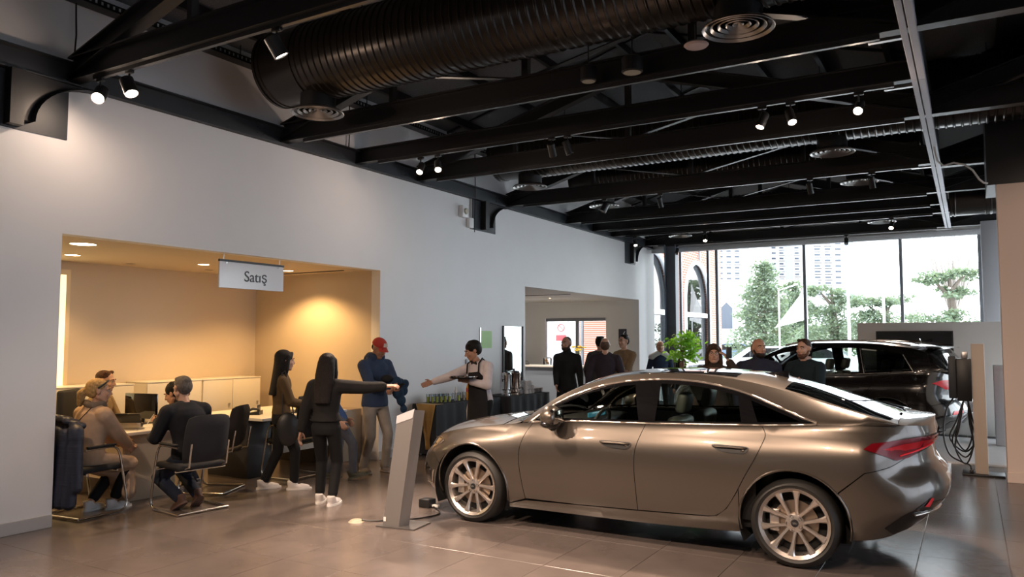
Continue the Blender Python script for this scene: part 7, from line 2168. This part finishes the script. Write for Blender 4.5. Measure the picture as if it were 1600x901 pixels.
MB().box(-6, 14, 0, 8, 0, 9).build('block', M_TOWER, lb)
for k in range(6):
    MB().prism([(-4 + 3 * k, 3), (-2.6 + 3 * k, 3), (-2.6 + 3 * k, 5.5), (-3.3 + 3 * k, 6.2), (-4 + 3 * k, 5.5)], -0.1, 0.05, 'y').build('window', M_TWIN, lb)

# trees
M_NEEDLE = leafmat('pale_green_needles', (0.13, 0.175, 0.13))
M_TRUNK = mat('tree_bark', (0.10, 0.08, 0.065), 0.9)
def leafcloud(lv, c, r, n, rnd, sz):
    for q in range(n):
        v = Vector((rnd.gauss(0, 1), rnd.gauss(0, 1), rnd.gauss(0, 1))); v.normalize(); v *= rnd.random() ** 0.4
        p = Vector(c) + Vector((v.x * r[0], v.y * r[1], v.z * r[2]))
        R3 = Euler((rnd.uniform(-0.9, 0.9), rnd.uniform(-0.9, 0.9), rnd.uniform(0, 6.3))).to_matrix()
        s_ = sz * rnd.uniform(0.6, 1.4)
        lv.add([p + R3 @ Vector((-s_, -s_ * 0.35, 0)), p + R3 @ Vector((s_ * 0.3, -s_ * 0.5, 0.05 * s_)), p + R3 @ Vector((s_, 0.1 * s_, 0)), p + R3 @ Vector((-0.2 * s_, s_ * 0.5, 0.1 * s_))], [(0, 1, 2, 3)])
def fol(lv, t, m=None):
    me = bpy.data.meshes.new('foliage'); me.from_pydata(lv.v, [], lv.f)
    tag(obj('foliage', me, m or M_NEEDLE, t), kind='stuff')
def conifer(px, dist, h, w_, label, seed):
    rnd = random.Random(seed); p = pt(px, dist)
    t = thing('conifer', label, 'tree', (p.x, p.y, -0.06))
    MB().tube([(0, 0, 0), (0, 0, h * 0.95)], [0.25, 0.04], 8).build('trunk', M_TRUNK, t)
    lv = MB()
    for k in range(46):
        z = h * (0.08 + 0.9 * (k / 46)); R_ = w_ * (1 - k / 47) ** 0.8
        for q in range(6 if k < 36 else 3):
            a = rnd.uniform(0, 6.3); rr = R_ * rnd.uniform(0.45, 1.0)
            leafcloud(lv, (rr * math.cos(a), rr * math.sin(a), z - 0.15 * rr), (0.55 + 0.18 * R_, 0.55 + 0.18 * R_, 0.28), 40, rnd, 0.10)
    fol(lv, t)
def cedar(px, dist, h, pads, label, seed):
    rnd = random.Random(seed); p = pt(px, dist)
    t = thing('cedar_tree', label, 'tree', (p.x, p.y, -0.06), math.radians(30.56))
    MB().tube([(0, 0, 0), (0.3, 0, h * 0.5), (0.1, 0, h * 0.98)], [0.35, 0.25, 0.06], 8).build('trunk', M_TRUNK, t)
    lv = MB()
    for x, z, rx, rz in pads:
        MB().tube([(0.15, 0, max(0.5, z - 1.0)), (x * 0.6, 0, z - 0.4), (x, 0, z - 0.1)], [0.12, 0.08, 0.04], 6).build('branch', M_TRUNK, t)
        for q in range(int(10 * rx)):
            leafcloud(lv, (x + rnd.uniform(-1, 1) * rx * 0.75, rnd.uniform(-1, 1) * rx * 0.6, z + rnd.uniform(-1, 1) * rz * 0.6), (rx * 0.4, rx * 0.4, rz * 0.55), 70, rnd, 0.10)
    fol(lv, t)
conifer(1192, 42, 6.1, 2.0, 'dense pointed conifer outside between the mullions', 1)
conifer(1238, 55, 6.0, 2.2, 'paler conifer outside half behind the white banner', 2)
cedar(1296, 50, 5.2, [(-0.6, 4.9, 1.5, 0.4), (1.0, 4.3, 1.4, 0.4), (-0.3, 3.6, 1.6, 0.5), (0.6, 2.8, 1.9, 0.6), (-0.9, 2.0, 1.9, 0.7), (0.9, 1.4, 1.9, 0.8)], 'spreading cedar outside right of the second mullion', 3)
cedar(1378, 46, 4.6, [(-0.9, 3.9, 1.1, 0.4), (0.6, 4.0, 1.2, 0.4), (0.0, 3.1, 1.6, 0.5), (-0.8, 2.3, 1.8, 0.6), (0.9, 1.6, 2.2, 0.8)], 'low cedar outside with the thin lamp post', 4)
cedar(1480, 40, 5.3, [(-0.7, 4.9, 1.2, 0.35), (0.9, 5.1, 1.2, 0.35), (0.1, 4.2, 1.2, 0.35), (-0.9, 2.8, 1.5, 0.5), (0.9, 2.4, 1.6, 0.6), (0.0, 1.4, 2.2, 0.7)], 'umbrella-shaped cedar outside at the right end of the glass', 5)
cedar(1430, 68, 4.0, [(-1.5, 2.8, 2.4, 0.7), (1.5, 2.6, 2.4, 0.7), (0, 1.6, 3.0, 0.9)], 'distant dark hedge-like cedar outside behind the others', 6)
cedar(1300, 62, 4.0, [(-2.5, 2.2, 2.6, 0.8), (1.5, 2.4, 2.6, 0.8), (0, 1.3, 3.4, 0.9)], 'distant low cedar outside behind the white banner', 8)
rnd = random.Random(11)
p = pt(1490, 70)
bt = thing('bare_tree', 'tall bare winter tree outside behind the umbrella-shaped cedar', 'tree', (p.x, p.y, 0))
M_TWIG = mat('pale_twig', (0.25, 0.22, 0.20), 0.9)
br = MB()
for k in range(60):
    a = rnd.uniform(-1, 1); b_ = rnd.uniform(-1, 1); h = rnd.uniform(8.5, 12.5)
    br.tube([(0, 0, 3.0 + rnd.random()), (a * 1.0, b_ * 1.0, 6 + rnd.random()), (a * 2.6, b_ * 2.0, h)], [0.09, 0.05, 0.02], 5)
br.build('branches', M_TWIG, bt)
MB().tube([(0, 0, 0), (0, 0, 4)], [0.4, 0.3], 8).build('trunk', M_TWIG, bt)

# lamp posts, banner
def lamp_post(px, dist, h, arm, label):
    p = pt(px, dist)
    t = thing('street_lamp', label, 'street lamp', (p.x, p.y, -0.06), math.radians(30.56), 'street lamps')
    MB().tube([(0, 0, 0), (0, 0, h)], [0.09, 0.055], 8).build('pole', M_WFR, t)
    MB().tube([(0, 0, h - 0.1), (-arm * 0.5, 0, h), (-arm, 0, h)], 0.04, 6).build('arm', M_FRAME, t)
    MB().rbox(-arm - 0.3, -arm + 0.15, -0.09, 0.09, h - 0.05, h + 0.04, 0.02).build('lamp_head', M_FRAME, t)
lamp_post(1325, 38, 6.1, 0.5, 'tall street lamp outside right of the second mullion')
lamp_post(1380, 40, 4.95, 0.25, 'shorter street lamp outside among the low cedars')
p = pt(1240, 30)
bn = thing('white_banner', 'white triangular banner outside before the conifers', 'banner', (p.x, p.y, 0), math.radians(30.56))
MB().add([(-0.75, 0, 2.15), (0.55, 0, 2.5), (0.5, 0.1, 4.0), (0.30, 0.2, 3.4)], [(0, 1, 2, 3)]).build('sail', mat('banner_white', (0.8, 0.8, 0.8), 0.7), bn, None)
MB().tube([(-0.55, 0.1, 0), (-0.55, 0.1, 3.6), (0.2, 0.1, 3.85)], 0.03, 6).build('pole', M_WFR, bn)
MB().tube([(0.5, 0.1, 0), (0.5, 0.1, 4.0)], 0.03, 6).build('pole', M_WFR, bn)

# parked cars outside
def parked(px, dist, col, label, L_=4.3, h=1.45, rotd=20):
    p = pt(px, dist)
    t = thing('parked_car', label, 'car', (p.x, p.y, -0.06), math.radians(rotd), 'cars parked outside')
    pm = mat('parked_' + col[0], col[1], 0.25, 0.2, coat=0.8)
    prof = [(0, 0.3), (0, 0.62), (0.25, 0.78), (1.05, 0.92), (L_ - 0.25, 0.98), (L_, 0.85), (L_, 0.3)]
    MB().prism(prof, -0.86, 0.86, 'y').build('body', pm, t)
    MB().prism([(0.95, 0.90), (1.65, h - 0.06), (2.0, h), (3.1, h), (3.5, h - 0.06), (L_ - 0.15, 0.96)], -0.70, 0.70, 'y').build('cabin', pm, t)
    for s in (-1, 1):
        MB().prism([(1.2, 0.96), (1.72, h - 0.1), (3.1, h - 0.06), (3.85, 0.99)], s * 0.70, s * 0.712, 'y').build('side_glass', M_GLOSSBLK, t)
        for x in (0.8, L_ - 0.8):
            w_ = MB().lathe([(0.001, -0.11), (0.2, -0.11), (0.31, -0.1), (0.32, 0), (0.31, 0.1), (0.2, 0.11), (0.001, 0.11)], (x, s * 0.76, 0.32), 'y', 20, False).build('wheel', M_TYRE, t)
            MB().lathe([(0.001, 0.125), (0.19, 0.12)], (x, s * 0.76, 0.32), 'y', 16, False).build('hubcap', M_RIM, w_)
            MB().lathe([(0.001, -0.125), (0.19, -0.12)], (x, s * 0.76, 0.32), 'y', 16, False).build('hubcap', M_RIM, w_)
    MB().prism([(1.0, 0.93), (1.03, 0.93), (1.68, h - 0.07), (1.64, h - 0.07)], -0.62, 0.62, 'y').build('windscreen', M_GLOSSBLK, t)
parked(1112, 36, ('white', (0.7, 0.7, 0.7)), 'white parked car outside behind the woman with the phone')
parked(1165, 34, ('silver', (0.45, 0.46, 0.48)), 'silver parked car outside left of the bearded man')
parked(1205, 48, ('grey', (0.16, 0.17, 0.19)), 'dark grey parked car outside right of the bearded man')
parked(1090, 60, ('blue', (0.10, 0.14, 0.22)), 'dark blue parked car outside behind the potted tree')
